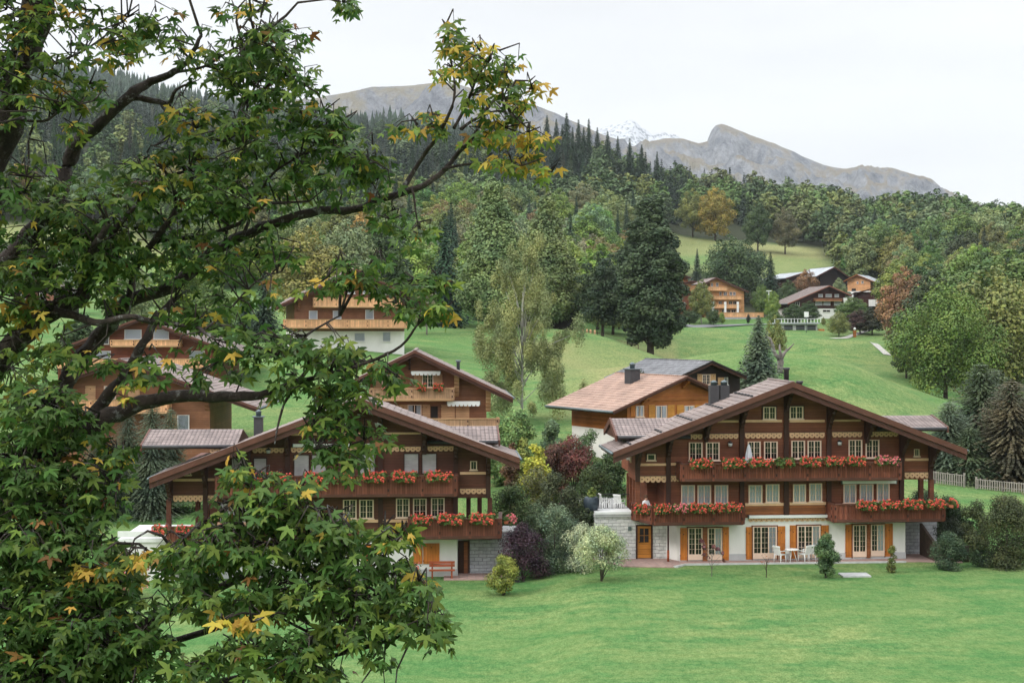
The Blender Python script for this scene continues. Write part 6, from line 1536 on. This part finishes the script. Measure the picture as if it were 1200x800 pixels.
# ------------------------------------------------------------------ things in front of the chalets
def at_house(H, px, py, v): u = H.u(px, v); return u, H.world(u, v, 0)
def garden_chair(H, px, v, z, rz, label, group=None, name='garden_chair'):
    w = H.world(H.u(px, v), v, z); r = empty(name, w, H.th+rz, label, 'chair', group); W_ = M['white']
    for sx_ in (-1, 1):
        for sy in (-1, 1):
            mb = MB(); mb.tube([(sx_*0.25, sy*0.23, 0), (sx_*0.23, sy*0.2, 0.42)], [0.025, 0.03], W_, 6); mb.build('leg', r)
    mb = MB(); mb.box(-0.25, 0.25, -0.24, 0.22, 0.41, 0.45, W_); mb.build('seat', r)
    mb = MB()
    for k in range(6):
        x = -0.21+0.084*k; mb.add([(x-.03, 0.2, 0.45), (x+.03, 0.2, 0.45), (x+.03, 0.32, 0.9), (x-.03, 0.32, 0.9), (x-.03, 0.225, 0.45), (x+.03, 0.225, 0.45), (x+.03, 0.345, 0.9), (x-.03, 0.345, 0.9)], [(0,3,2,1),(4,5,6,7),(0,1,5,4),(1,2,6,5),(2,3,7,6),(3,0,4,7)], W_)
    mb.box(-0.26, 0.26, 0.31, 0.36, 0.86, 0.95, W_); mb.build('backrest', r)
    for sx_ in (-1, 1):
        mb = MB(); mb.box(sx_*0.27-0.03, sx_*0.27+0.03, -0.24, 0.27, 0.63, 0.67, W_); mb.tube([(sx_*0.27, -0.2, 0.42), (sx_*0.27, -0.2, 0.64)], 0.022, W_, 6); mb.build('armrest', r)
    return r
WC = 'white garden chairs before the French doors'
garden_chair(HR, 914, -0.75, 0.06, 2.2, 'white garden chair left of the small round table', WC)
garden_chair(HR, 942, -0.7, 0.06, -2.4, 'white garden chair right of the small round table', WC)
garden_chair(HR, 949, -0.45, 0.06, 3.4, 'white garden chair nearest the dark lawn bush', WC)
w = HR.world(HR.u(928, -0.8), -0.8, 0.06); r = empty('garden_table', w, 0, 'small round pale table between the white garden chairs', 'table')
mb = MB(); mb.lathe([(0.38, 0.7), (0.4, 0.71), (0.4, 0.73), (0.38, 0.74)], M['white'], n=20); mb.build('table_top', r)
for k in range(3):
    a = k*2.09; mb = MB(); mb.tube([(0.08*math.cos(a), 0.08*math.sin(a), 0.7), (0.3*math.cos(a), 0.3*math.sin(a), 0)], 0.022, M['white'], 6); mb.build('leg', r)
garden_chair(HR, 709, 3.2, IR['Z1']+0.16, 1.75, 'greyish garden chair on the terrace beside the dark pot', 'terrace chairs')
garden_chair(HR, 726, 2.9, IR['Z1']+0.16, 2.5, 'white garden chair on the terrace by the wooden porch posts', 'terrace chairs')
w = HR.world(HR.u(693, 1.8), 1.8, IR['Z1']+0.16); r = empty('plant_pot', w, 0, 'big slate-dark round pot at the end of the terrace', 'pot')
mb = MB(); mb.lathe([(0.28, 0), (0.42, 0.3), (0.48, 0.62), (0.42, 0.85), (0.36, 0.92)], M['pot_dark'], n=20); mb.build('pot', r)
for o in S.objects:
    if o.name.startswith('terrace_plant'): o.location = w+Vector((0, 0, 0.8)); o.scale = (1, 1, 0.75)
# closed parasol on the upper balcony
w = HR.world(HR.u(877.5, -0.6), -0.6, HR.z(878, 562)+0.0); r = empty('closed_parasol', w, 0, 'closed whitish parasol on the upper balcony', 'parasol')
mb = MB(); mb.tube([(0, 0, 0), (0, 0, 2.15)], 0.022, M['gutter'], 6); mb.build('pole', r)
mb = MB(); n = 16; prof = [(0.14, 0.72), (0.25, 0.75), (0.22, 1.1), (0.15, 1.6), (0.07, 2.0), (0.02, 2.12)]; vs = []; fs = []
for q, z in prof:
    for k in range(n): a = 6.283*k/n; rr_ = q*(1+0.22*(k % 2)); vs.append((rr_*math.cos(a), rr_*math.sin(a), z))
for i in range(len(prof)-1):
    for k in range(n): fs.append((i*n+k, i*n+(k+1) % n, (i+1)*n+(k+1) % n, (i+1)*n+k))
mb.add(vs, fs, M['umbrella']); mb.build('canopy', r)
# ball lamp at the wall
w = HR.world(HR.u(994, -0.25), -0.25, HR.z(994, 610)); mb = MB(); mb.lathe([(0.03, -0.14), (0.11, -0.09), (0.14, 0), (0.11, 0.09), (0.03, 0.14)], M['white'], n=14); mb.box(-0.03, 0.03, 0.1, 0.26, -0.03, 0.03, M['lampblack']); o = mb.build('globe_lamp', None); o.location = HR.root.matrix_world @ Vector((0, 0, 0)); o.location = w; o.rotation_euler.z = HR.th
tag(o, 'white ball lamp on the wall under the lower right balcony', 'lamp')
# pale slab in the lawn
g = at(1001, 77.6); r = empty('stone_slab', g, 0.1, 'flat pale stone slab lying in the lawn beside the dark bush', 'slab'); mb = MB(); mb.prismz([(-0.8, -0.55), (0.75, -0.6), (0.85, 0.5), (-0.7, 0.6)], -0.1, 0.07, M['concrete']); mb.build('slab', r)
# planter retaining wall at the terrace end
w = HR.world(HR.u(1098, -1.2), -1.2, 0); r = empty('timber_planter', w, HR.th, 'brown timber planter wall stepping up beside the grey stone wall', 'planter')
mb = MB(); mb.prismx([(0, -0.1), (0, 0.95), (2.6, 1.9), (2.6, -0.1)][::-1], -0.08, 0.08, M['fence_brown']); mb.build('side_board', r); mb = MB(); mb.box(0.081, 1.9, -0.02, 0.1, -0.1, 0.93, M['fence_brown']); mb.build('front_board', r)
# bench at the left chalet
w = HL.world(HL.u(518, -0.65), -0.65, 0.05); r = empty('bench', w, HL.th, 'red-brown wooden bench with backrest against the white wall', 'bench')
mb = MB(); mb.box(-0.72, 0.72, -0.36, 0.02, 0.42, 0.47, M['redbench']); mb.build('seat', r)
mb = MB()
for z in (0.6, 0.77): mb.add([(-0.72, 0.06, z), (0.72, 0.06, z), (0.72, 0.1, z+0.14), (-0.72, 0.1, z+0.14), (-0.72, 0.09, z), (0.72, 0.09, z), (0.72, 0.13, z+0.14), (-0.72, 0.13, z+0.14)], [(0,3,2,1),(4,5,6,7),(0,1,5,4),(1,2,6,5),(2,3,7,6),(3,0,4,7)], M['redbench'])
mb.build('backrest', r)
for sx_ in (-1, 1):
    mb = MB(); mb.box(sx_*0.55-0.04, sx_*0.55+0.04, -0.3, -0.2, 0, 0.42, M['redbench']); mb.box(sx_*0.55-0.04, sx_*0.55+0.04, -0.2, 0.04, 0.34, 0.415, M['redbench']); mb.box(sx_*0.55-0.045, sx_*0.55+0.045, 0.04, 0.12, 0, 0.9, M['redbench']); mb.build('leg', r)
# someone sitting behind the geraniums
def person(H, px, v, z, rz, label):
    w = H.world(H.u(px, v), v, z); r = empty('person', w, H.th+rz, label, 'person')
    me = bpy.data.meshes.new('body')
    pts = [(0, 0, .48), (0, .02, .62), (0, .03, .82), (0, .02, .98), (0, .0, 1.08), (0, -.02, 1.17), (0, -.04, 1.27),           # pelvis spine neck head
           (.17, .02, .98), (.24, -.02, .78), (.2, -.22, .66), (.12, -.32, .68), (-.17, .02, .98), (-.24, -.02, .78), (-.2, -.22, .66), (-.12, -.32, .68),
           (.1, -.1, .47), (.12, -.42, .48), (.12, -.46, .24), (.12, -.45, .05), (.12, -.58, .03), (-.1, -.1, .47), (-.12, -.42, .48), (-.12, -.46, .24), (-.12, -.45, .05), (-.12, -.58, .03)]
    eds = [(0,1),(1,2),(2,3),(3,4),(4,5),(5,6),(3,7),(7,8),(8,9),(9,10),(3,11),(11,12),(12,13),(13,14),(0,15),(15,16),(16,17),(17,18),(18,19),(0,20),(20,21),(21,22),(22,23),(23,24)]
    rad = [.15,.14,.15,.13,.055,.095,.085,.075,.055,.045,.035,.075,.055,.045,.035,.09,.07,.055,.04,.03,.09,.07,.055,.04,.03]
    me.from_pydata(pts, eds, []); o = link('body', me, r)
    sk = o.modifiers.new('skin', 'SKIN'); o.modifiers.new('sub', 'SUBSURF').levels = 1; o.modifiers['sub'].render_levels = 2
    for i, q in enumerate(rad): me.skin_vertices[0].data[i].radius = (q, q)
    me.skin_vertices[0].data[0].use_root = True
    dg = bpy.context.evaluated_depsgraph_get(); ev = bpy.data.meshes.new_from_object(o.evaluated_get(dg)); o.modifiers.clear(); o.data = ev
    for m_ in ('skin', 'shirt', 'trousers'): ev.materials.append(M[m_])
    for p in ev.polygons:
        c = p.center; p.use_smooth = True
        p.material_index = 0 if (c.z > 1.07 or (c.y < -.14 and c.z > .58)) else (1 if c.z > .6 or (c.z > .52 and c.y > -.05) else 2)
    mb = MB(); mb.lathe([(0.09, 1.2), (0.105, 1.27), (0.09, 1.34), (0.03, 1.385)], M['hair'], (0, -.015, 0), 12); mb.build('hair', r)
    return r
person(HR, 757, 0.1, IR['Z1']+0.0, 0.5, 'person in a white shirt sitting behind the geraniums on the lower balcony')
w = HR.world(HR.u(757, 0.1), 0.1, IR['Z1']); r = empty('stool', w, HR.th+0.5, 'plain wooden stool under the person on the balcony', 'stool')
mb = MB(); mb.box(-0.2, 0.2, -0.2, 0.22, 0.31, 0.345, M['wood_warm']); mb.build('seat', r)
for a in (-1, 1):
    for b in (-1, 1): mb = MB(); mb.box(a*0.16-0.02, a*0.16+0.02, b*0.16-0.02, b*0.16+0.02, 0, 0.309, M['wood_warm']); mb.build('leg', r)

# ------------------------------------------------------------------ the maple by the viewpoint
ML = leafmat('maple_leaf_green', (0.066, 0.126, 0.028), 0.4, 0.4, 0.42, 0.02)
ML2 = leafmat('maple_leaf_light', (0.17, 0.24, 0.045), 0.35, 0.5, 0.45, 0.02)
MY = leafmat('maple_leaf_yellow', (0.52, 0.36, 0.06), 0.25, 0.45, 0.5, 0.02)
MO = leafmat('maple_leaf_russet', (0.2, 0.1, 0.03), 0.3, 0.25, 0.55, 0.02)
rm = random.Random(31)
tree = empty('maple_tree', at(-95, 10), 0, 'old maple with lichened dark limbs and yellowing leaves, filling the left of the view', 'tree')
o0 = tree.location.copy()
BR = []   # (list of Vector, list of radii)
def limb(pts, Y0, Y1, r0, r1, power=1.0):
    n = len(pts); P_ = []; R_ = []
    for i, (a, b) in enumerate(pts):
        f = i/(n-1); Y = Y0+(Y1-Y0)*f + (0.12*math.sin(i*1.7)); P_.append(P(a, b, Y)-o0); R_.append((r0+(r1-r0)*f**power)/FPX*Y*0.8)
    # rounder course
    Q = []; RQ = []
    for i in range(n-1):
        p0 = P_[max(i-1, 0)]; p1 = P_[i]; p2 = P_[i+1]; p3 = P_[min(i+2, n-1)]
        for k in range(4):
            t = k/4; q = 0.5*((2*p1)+(-p0+p2)*t+(2*p0-5*p1+4*p2-p3)*t*t+(-p0+3*p1-3*p2+p3)*t**3)
            jr = (R_[i]*(1-t)+R_[i+1]*t); Q.append(q+Vector((rm.gauss(0, 1), rm.gauss(0, 1), rm.gauss(0, 1)))*jr*0.12); RQ.append(jr*rm.uniform(0.93, 1.08))
    Q.append(P_[-1]); RQ.append(R_[-1]); BR.append((Q, RQ))
limb([(-90, 1010), (-85, 820), (-80, 700), (-66, 560), (-56, 430), (-45, 310), (-22, 225), (10, 125), (34, 55), (50, 0), (62, -60), (85, -150)], 10, 9.2, 70, 9, 0.75)
limb([(-50, 380), (-20, 210), (8, 130), (18, 80), (28, 20), (40, -60)], 9.6, 9.0, 13, 6)
limb([(-56, 430), (-10, 330), (35, 275), (62, 240), (78, 200), (88, 170), (112, 150), (150, 114), (176, 96), (205, 85), (222, 68), (236, 42)], 10, 9.4, 17, 2.5)
limb([(150, 114), (180, 118), (198, 121), (206, 106), (222, 98)], 9.6, 9.4, 5, 1.5)
limb([(-66, 560), (-10, 440), (30, 388), (62, 364), (92, 350), (106, 322), (112, 288), (128, 262)], 9.8, 9.0, 22, 3.5)
limb([(62, 364), (90, 371), (120, 378), (150, 371), (185, 378), (228, 382), (240, 390), (252, 398)], 9.2, 8.8, 6.5, 2)
limb([(-75, 660), (-30, 590), (30, 525), (72, 455), (92, 425), (122, 388), (150, 354), (200, 336), (245, 298), (285, 276), (330, 259), (375, 247), (412, 247), (445, 234), (490, 220), (520, 200), (536, 180), (556, 158), (574, 120)], 10, 9.4, 24, 2.4, 0.42)
limb([(470, 226), (490, 192), (512, 160), (530, 125), (532, 90), (522, 50)], 9.5, 9.3, 3.8, 1.2)
limb([(518, 198), (556, 192), (612, 194)], 9.5, 9.2, 2.6, 1)
limb([(540, 152), (560, 138), (590, 130), (618, 150)], 9.4, 9.2, 2.6, 1)
limb([(532, 150), (548, 120), (560, 90), (575, 70)], 9.4, 9.3, 2.6, 1)
limb([(-78, 740), (10, 580), (72, 520), (112, 497), (150, 478), (205, 463), (262, 465), (305, 462), (345, 450), (385, 438)], 9.6, 8.8, 26, 3, 0.6)
limb([(88, 510), (120, 472), (148, 436), (168, 402), (184, 372), (205, 350)], 9.3, 9.2, 11, 4)
limb([(150, 354), (160, 312), (182, 280), (206, 245), (200, 212), (185, 190)], 9.6, 9.3, 6.5, 1.6)
limb([(182, 282), (238, 276), (280, 262), (310, 240), (330, 238), (362, 236)], 9.5, 9.2, 4, 1.6)
limb([(106, 322), (118, 300), (134, 270), (160, 240), (192, 210), (222, 200)], 9.2, 9.4, 6, 2)
limb([(262, 290), (272, 240), (282, 190), (290, 118)], 9.5, 9.4, 2.6, 1)
limb([(240, 385), (262, 370), (300, 330), (330, 318)], 9.0, 9.2, 2, 1)
limb([(345, 450), (362, 428), (356, 398), (376, 382), (398, 370)], 8.8, 8.8, 3.2, 1.2)
limb([(385, 438), (430, 425), (470, 405), (490, 380), (512, 362)], 8.8, 8.9, 3, 1)
limb([(385, 438), (380, 470), (365, 500), (372, 525)], 8.8, 8.8, 2.4, 1)
limb([(345, 452), (330, 480), (322, 520)], 8.8, 8.7, 3, 1)
limb([(0, 72), (40, 80), (75, 70), (110, 52), (150, 20)], 9.2, 9.2, 3, 1)
limb([(10, 138), (50, 142), (75, 128), (110, 118)], 9.2, 9.0, 2.4, 1)
limb([(205, 85), (240, 78), (265, 62), (300, 45)], 9.4, 9.3, 2.4, 1)
limb([(355, 180), (372, 176), (400, 176), (440, 190)], 9.4, 9.4, 2.2, 1)
limb([(285, 276), (300, 240), (318, 205), (352, 182), (380, 160)], 9.5, 9.4, 3, 1)
limb([(-85, 860), (0, 800), (80, 765), (160, 735), (250, 692), (330, 645), (395, 600)], 9.2, 8.0, 22, 2, 0.6)
limb([(30, 790), (140, 770), (270, 730), (390, 695), (440, 660), (468, 625)], 9.0, 7.8, 8, 1.5, 0.6)
limb([(60, 770), (130, 690), (200, 640), (270, 590), (300, 550)], 9.0, 8.0, 7, 1.3, 0.6)
limb([(100, 830), (250, 800), (380, 770), (470, 745), (505, 720)], 8.6, 7.6, 8, 1.2, 0.6)
limb([(-30, 640), (30, 620), (90, 600), (140, 560)], 9.4, 8.8, 8, 1.5, 0.6)
mb = MB()
for Q, RQ in BR[:1]: mb.tube(Q, RQ, M['bark_maple'], 14, 0.06, rm)
mb.build('trunk', tree)
for Q, RQ in BR[1:]:
    mb = MB(); mb.tube(Q, RQ, M['bark_maple'], 9, 0.05, rm); mb.build('branch', tree)
BP = np.array([tuple(p) for Q, RQ in BR for p in Q])
# leaf outline: five pointed lobes
def leaf_shape():
    pts = [(0, 0)]
    for ang, r in ((-28, .42), (-4, .3), (10, .5), (24, .8), (32, .95), (42, .68), (60, .36), (74, .62), (82, .86), (90, 1.08)): pts.append((r*math.cos(math.radians(ang)), r*math.sin(math.radians(ang))))
    right = pts[1:]; left = [(-x, y) for x, y in right[:-1]][::-1]
    return np.array([(0, 0)]+right+left)
LS = leaf_shape(); NL = len(LS)
LV0 = np.concatenate([np.array([[0, 0.3]]), LS]); zf_ = -0.22*(LV0[:, 0]**2+np.maximum(LV0[:, 1]-0.3, 0)**2)*1.1 + 0.12*np.abs(LV0[:, 0]); zf_[0] = 0
LV0 = np.concatenate([LV0, zf_[:, None]], 1)
LF0 = np.array([(0, 1+i, 1+(i+1) % NL) for i in range(NL)])
leaves_V = []; leaves_F = []; leaves_M = []; cnt = [0]
def add_leaf(p, dirv, up, s, m):
    y = Vector(dirv).normalized(); x = y.cross(Vector(up)); 
    if x.length < 1e-3: x = Vector((1, 0, 0))
    x.normalize(); z = x.cross(y); R = np.array([x, y, z])
    sx_ = rm.uniform(0.85, 1.15)
    V = (LV0*np.array([s*sx_, s, s*rm.uniform(-0.4, 2.6)]))@R + np.array(p)
    leaves_V.append(V); leaves_F.append(LF0+cnt[0]); cnt[0] += len(V); leaves_M.append(np.full(len(LF0), m))
twigs = MB()
def cluster(cx, cy, rx, ry, dens, yel, Y=9.3, dY=0.55, size=0.066, rus=0.012, light=0.26):
    if cy < 470 or cx > 380: dens *= 0.8
    elif cx < 200: dens *= 1.15; light *= 0.5
    n = int(dens*math.pi*rx*ry/200)+2
    if yel < 0.1: yel *= 0.4
    c0 = P(cx, cy, Y)-o0; s0 = Vector(BP[int(np.argmin(((BP-np.array(c0))**2).sum(1)))]); sp = [s0.lerp(c0, t)+Vector((rm.gauss(0, .03), rm.gauss(0, .03), .12*math.sin(3.14*t)))*(t > 0) for t in (0, .25, .5, .75, 1)]
    if (c0-s0).length > 0.25: twigs.tube(sp, [0.011, 0.009, 0.008, 0.006, 0.003], M['bark_maple'], 5)
    BPc = np.concatenate([BP, np.array([tuple(q) for q in sp[1:]]), np.array([tuple(sp[3].lerp(sp[4], .5))])])
    for i in range(n):
        while True:
            a, b, c = rm.uniform(-1, 1), rm.uniform(-1, 1), rm.uniform(-1, 1)
            if a*a+b*b+c*c < 1: break
        e_ = P(cx+a*rx, cy+b*ry, Y+c*dY)-o0
        d = BPc-np.array(e_); d2 = (d**2).sum(1); d2 = d2*(1+0.6*np.random.RandomState(i).rand(len(d2))); s = Vector(BPc[int(np.argmin(d2))])
        L = (e_-s).length
        if L > 0.45:       # do not draw long bare twigs: begin partway
            s = e_+(s-e_)*(0.45/L)
        mid = s.lerp(e_, 0.55)+Vector((rm.gauss(0, .04), rm.gauss(0, .04), rm.uniform(0.0, .09)))
        twigs.tube([s, mid, e_], [0.0065, 0.0045, 0.002], M['bark_maple'], 4)
        out = (e_-mid); 
        if out.length < 1e-3: out = Vector((0, 0, 1))
        out.normalize()
        k = rm.randint(5, 8)
        yl = yel*(0.3+1.4*rm.random())
        for j in range(k):
            t = 0.45+0.55*(j+1)/k; q = mid.lerp(e_, min(1, (t-0.3)*1.43)) if t < 1 else e_
            ang = rm.uniform(0, 6.283)
            dd = out*0.5+Vector((math.cos(ang), math.sin(ang), rm.uniform(-0.75, 0.0)))*1.0
            pet = dd.normalized()*rm.uniform(0.03, 0.09)
            u_ = rm.random(); m = 2 if u_ < yl*0.7 else (3 if u_ < yl*0.7+rus else (1 if u_ < yl*0.7+rus+light+yl*0.5 else 0))
            add_leaf(q+pet, dd+Vector((0, 0, rm.uniform(-0.5, 0.0))), Vector((rm.gauss(0, .55), rm.gauss(-0.2, .5), 1)), size*rm.uniform(0.5, 1.2), m)
CLS = [ # cx cy rx ry density yellow Y dY
 (30, 225, 70, 40, .9, .03, 9.2, .5), (100, 245, 55, 40, 1.0, .02, 9.2, .5), (60, 290, 90, 50, 1.1, .03, 9.3, .5), (160, 290, 60, 50, .7, .08, 9.4, .5),
 (20, 60, 45, 60, .8, .12, 9.0, .4), (62, 85, 35, 50, .6, .12, 9.1, .3), (10, 10, 60, 30, .9, .1, 9.1, .4), (100, 20, 45, 22, .6, .2, 9.1, .3), (125, 52, 42, 18, .8, .25, 9.1, .3), (105, 110, 42, 20, .9, .18, 9.1, .3),
 (150, 35, 22, 25, .8, .15, 9.3, .3), (190, 35, 30, 32, .9, .1, 9.4, .3), (225, 55, 30, 20, .6, .12, 9.3, .3), (135, 65, 20, 12, .7, .3, 9.1, .2), (88, 150, 18, 12, .8, .3, 9.0, .2),
 (285, 55, 50, 45, 1.2, .04, 9.4, .5), (330, 55, 42, 42, 1.1, .05, 9.4, .5), (262, 85, 35, 28, .8, .04, 9.4, .4), (345, 100, 40, 35, 1.0, .05, 9.4, .4), (300, 100, 35, 30, .9, .06, 9.4, .4), (405, 4, 20, 14, 1.1, .03, 9.2, .2), (310, 8, 20, 14, .5, .3, 9.3, .2), (275, 10, 18, 10, .5, .2, 9.3, .2),
 (170, 195, 50, 35, .9, .12, 9.3, .4), (225, 150, 45, 30, .75, .25, 9.4, .4), (200, 235, 70, 35, 1.0, .06, 9.4, .5), (260, 165, 55, 40, 1.1, .06, 9.4, .5), (330, 155, 60, 35, 1.1, .08, 9.4, .5), (380, 160, 40, 35, 1.0, .06, 9.4, .4), (300, 205, 70, 35, 1.0, .08, 9.4, .5), (375, 205, 45, 30, .9, .06, 9.4, .4), (235, 205, 50, 30, .9, .05, 9.4, .5), (280, 245, 60, 30, .8, .06, 9.5, .5), (370, 130, 25, 22, .9, .06, 9.4, .3),
 (435, 185, 22, 30, .9, .08, 9.4, .3), (415, 205, 30, 18, .8, .05, 9.4, .3), (445, 215, 18, 14, .8, .04, 9.4, .2), (480, 150, 40, 12, .7, .1, 9.4, .2), (505, 143, 22, 18, .8, .55, 9.4, .2), (400, 150, 30, 14, .8, .05, 9.4, .2),
 (525, 45, 26, 24, .9, .25, 9.3, .3), (540, 80, 34, 30, .9, .5, 9.3, .3), (565, 65, 30, 26, .8, .5, 9.3, .3), (595, 85, 32, 22, .9, .35, 9.3, .3), (625, 102, 18, 18, .8, .55, 9.3, .2), (585, 115, 40, 24, .9, .3, 9.3, .3), (560, 110, 30, 22, .7, .3, 9.3, .3), (600, 150, 40, 18, .9, .55, 9.3, .3), (570, 160, 26, 16, .6, .5, 9.4, .3), (630, 165, 22, 20, 1.0, .7, 9.3, .2), (615, 190, 32, 14, .9, .6, 9.3, .2), (640, 202, 8, 10, .9, .9, 9.3, .1), (585, 190, 30, 9, .6, .55, 9.3, .2),
 (455, 258, 22, 16, 1.0, .03, 9.3, .3), (480, 275, 26, 16, 1.0, .06, 9.3, .3), (440, 240, 14, 9, .8, .03, 9.3, .2),
 (50, 320, 70, 40, 1.0, .03, 9.2, .5), (130, 330, 45, 28, .9, .06, 9.3, .4), (110, 290, 50, 30, 1.0, .02, 9.3, .4), (225, 300, 60, 35, .85, .06, 9.4, .5), (290, 305, 50, 30, .9, .07, 9.4, .5), (330, 290, 30, 30, .7, .05, 9.4, .4), (255, 345, 55, 25, .8, .08, 9.3, .5), (320, 345, 18, 16, .5, .08, 9.3, .4), (215, 375, 45, 20, .6, .12, 9.2, .4),
 (405, 312, 34, 12, .9, .06, 8.9, .3), (385, 330, 34, 14, .9, .05, 8.9, .3), (430, 325, 22, 26, .9, .05, 8.9, .3), (445, 310, 16, 14, .8, .08, 8.9, .3), (478, 335, 26, 20, 1.0, .05, 8.9, .3), (505, 345, 26, 26, 1.0, .08, 8.9, .3), (470, 362, 30, 14, .8, .05, 8.9, .3), (528, 360, 11, 14, .9, .75, 8.9, .2), (512, 325, 18, 12, .8, .1, 8.9, .2),
 (290, 395, 60, 22, .9, .04, 8.8, .4), (330, 415, 60, 28, 1.1, .03, 8.8, .4), (395, 415, 50, 26, 1.1, .04, 8.8, .4), (440, 435, 38, 20, 1.0, .05, 8.8, .3), (465, 455, 20, 16, .9, .04, 8.8, .3), (400, 460, 50, 24, 1.0, .04, 8.8, .4), (345, 455, 35, 20, .9, .04, 8.8, .3), (395, 490, 40, 26, 1.0, .04, 8.8, .3), (425, 515, 34, 24, 1.0, .05, 8.8, .3), (385, 520, 25, 20, 1.0, .05, 8.8, .3), (405, 545, 24, 14, 1.0, .04, 8.8, .3), (250, 425, 50, 25, .7, .06, 8.9, .4), (180, 430, 40, 25, .5, .1, 9.0, .4), (75, 405, 45, 22, .7, .1, 9.2, .4), (15, 345, 28, 45, 1.0, .3, 9.3, .4), (35, 370, 22, 18, .8, .5, 9.3, .3), (20, 430, 35, 40, .9, .1, 9.3, .4), (110, 425, 30, 15, .5, .1, 9.1, .4), (150, 455, 30, 15, .35, .3, 9.0, .3),
 (45, 480, 60, 40, 1.5, .01, 8.7, .5), (30, 540, 70, 50, 1.4, .02, 8.7, .5), (90, 500, 30, 30, .7, .08, 8.8, .4), (120, 545, 35, 25, .9, .1, 8.8, .4), (135, 530, 22, 18, .8, .12, 8.8, .3), (85, 585, 60, 35, 1.2, .06, 8.7, .4),
 (20, 630, 80, 55, 1.5, .02, 8.5, .5), (90, 650, 60, 45, 1.2, .06, 8.5, .5), (105, 664, 26, 12, 1.0, .85, 8.2, .2), (160, 652, 18, 12, .8, .85, 8.2, .2), (30, 720, 90, 55, 1.5, .03, 8.4, .5), (110, 740, 80, 60, 1.3, .05, 8.3, .5), (60, 790, 100, 40, 1.6, .04, 8.3, .5), (170, 770, 45, 40, 1.0, .04, 8.2, .4), (120, 690, 50, 35, .8, .08, 8.4, .4),
 (215, 660, 50, 32, 1.1, .04, 8.1, .4), (262, 640, 50, 36, 1.2, .03, 8.0, .4), (320, 640, 60, 38, 1.3, .03, 7.9, .4), (375, 630, 50, 36, 1.3, .03, 7.9, .4), (405, 660, 45, 32, 1.2, .03, 7.9, .4), (285, 570, 24, 24, 1.1, .06, 8.0, .25), (290, 605, 40, 24, 1.1, .04, 8.0, .3), (340, 580, 34, 14, .7, .12, 8.0, .25), (362, 568, 20, 8, .8, .25, 8.0, .2), (275, 548, 12, 12, 1.0, .1, 8.0, .2), (315, 560, 22, 12, .8, .08, 8.0, .2), (355, 600, 40, 20, 1.0, .06, 7.9, .3), (400, 612, 25, 12, .8, .2, 7.9, .25), (322, 605, 24, 14, 1.0, .03, 7.9, .3),
 (240, 700, 45, 24, 1.0, .05, 8.0, .4), (300, 705, 50, 22, 1.2, .04, 7.9, .4), (365, 700, 55, 30, 1.2, .04, 7.8, .4), (430, 700, 45, 32, 1.2, .05, 7.8, .4), (465, 670, 28, 28, 1.1, .06, 7.8, .3), (468, 635, 20, 20, 1.0, .1, 7.8, .25), (455, 615, 14, 9, .9, .1, 7.8, .2), (495, 690, 24, 22, 1.0, .08, 7.7, .25), (500, 725, 26, 20, 1.1, .04, 7.6, .25), (470, 730, 36, 20, 1.2, .03, 7.7, .3), (512, 750, 15, 14, 1.0, .03, 7.6, .2), (410, 745, 40, 20, 1.1, .04, 7.7, .3), (445, 770, 18, 14, .8, .02, 7.6, .2), (360, 760, 50, 22, 1.1, .04, 7.7, .3), (290, 760, 45, 24, .9, .04, 7.8, .3), (240, 780, 45, 25, .9, .04, 7.9, .3), (340, 790, 60, 18, 1.1, .03, 7.7, .3), (300, 727, 12, 7, 1.2, 1.2, 7.5, .1), (262, 724, 10, 5, 1.0, 1.2, 7.5, .1),
 # the crown goes on beyond the picture
 (-80, 100, 120, 120, .5, .06, 9.0, .9), (-100, 350, 110, 140, .5, .05, 9.2, .9), (-90, 620, 110, 140, .5, .04, 8.8, .9), (40, -60, 130, 60, .55, .08, 9.2, .9), (220, -60, 130, 45, .45, .08, 9.4, .8), (120, 860, 180, 60, .6, .04, 8.3, .8), (380, 850, 120, 45, .5, .04, 7.9, .6),
]
for c in CLS: cluster(*c[:6], Y=c[6], dY=c[7])
twigs.build('twigs', tree)
LVv = np.concatenate(leaves_V); LFf = np.concatenate(leaves_F)
link('crown', mesh_np('crown', LVv, LFf, [ML, ML2, MY, MO], np.concatenate(leaves_M)), tree)
print('maple leaves', len(leaves_V))

# ------------------------------------------------------------------ air
HAZE = 0.000055
mb = MB(); z0 = float(GZ.min())-400
hz = bpy.data.materials.new('air'); hz.use_nodes = True; n = hz.node_tree; n.nodes.clear()
pv = N(n, 'ShaderNodeVolumePrincipled'); pv.inputs['Color'].default_value = (0.86, 0.93, 1.0, 1); pv.inputs['Density'].default_value = HAZE; pv.inputs['Anisotropy'].default_value = 0.1
o_ = N(n, 'ShaderNodeOutputMaterial'); n.links.new(pv.outputs[0], o_.inputs['Volume'])
mb.box(-6500, 6500, -90, 9000, z0, 1500, hz); tag(mb.build('haze'), kind='stuff')
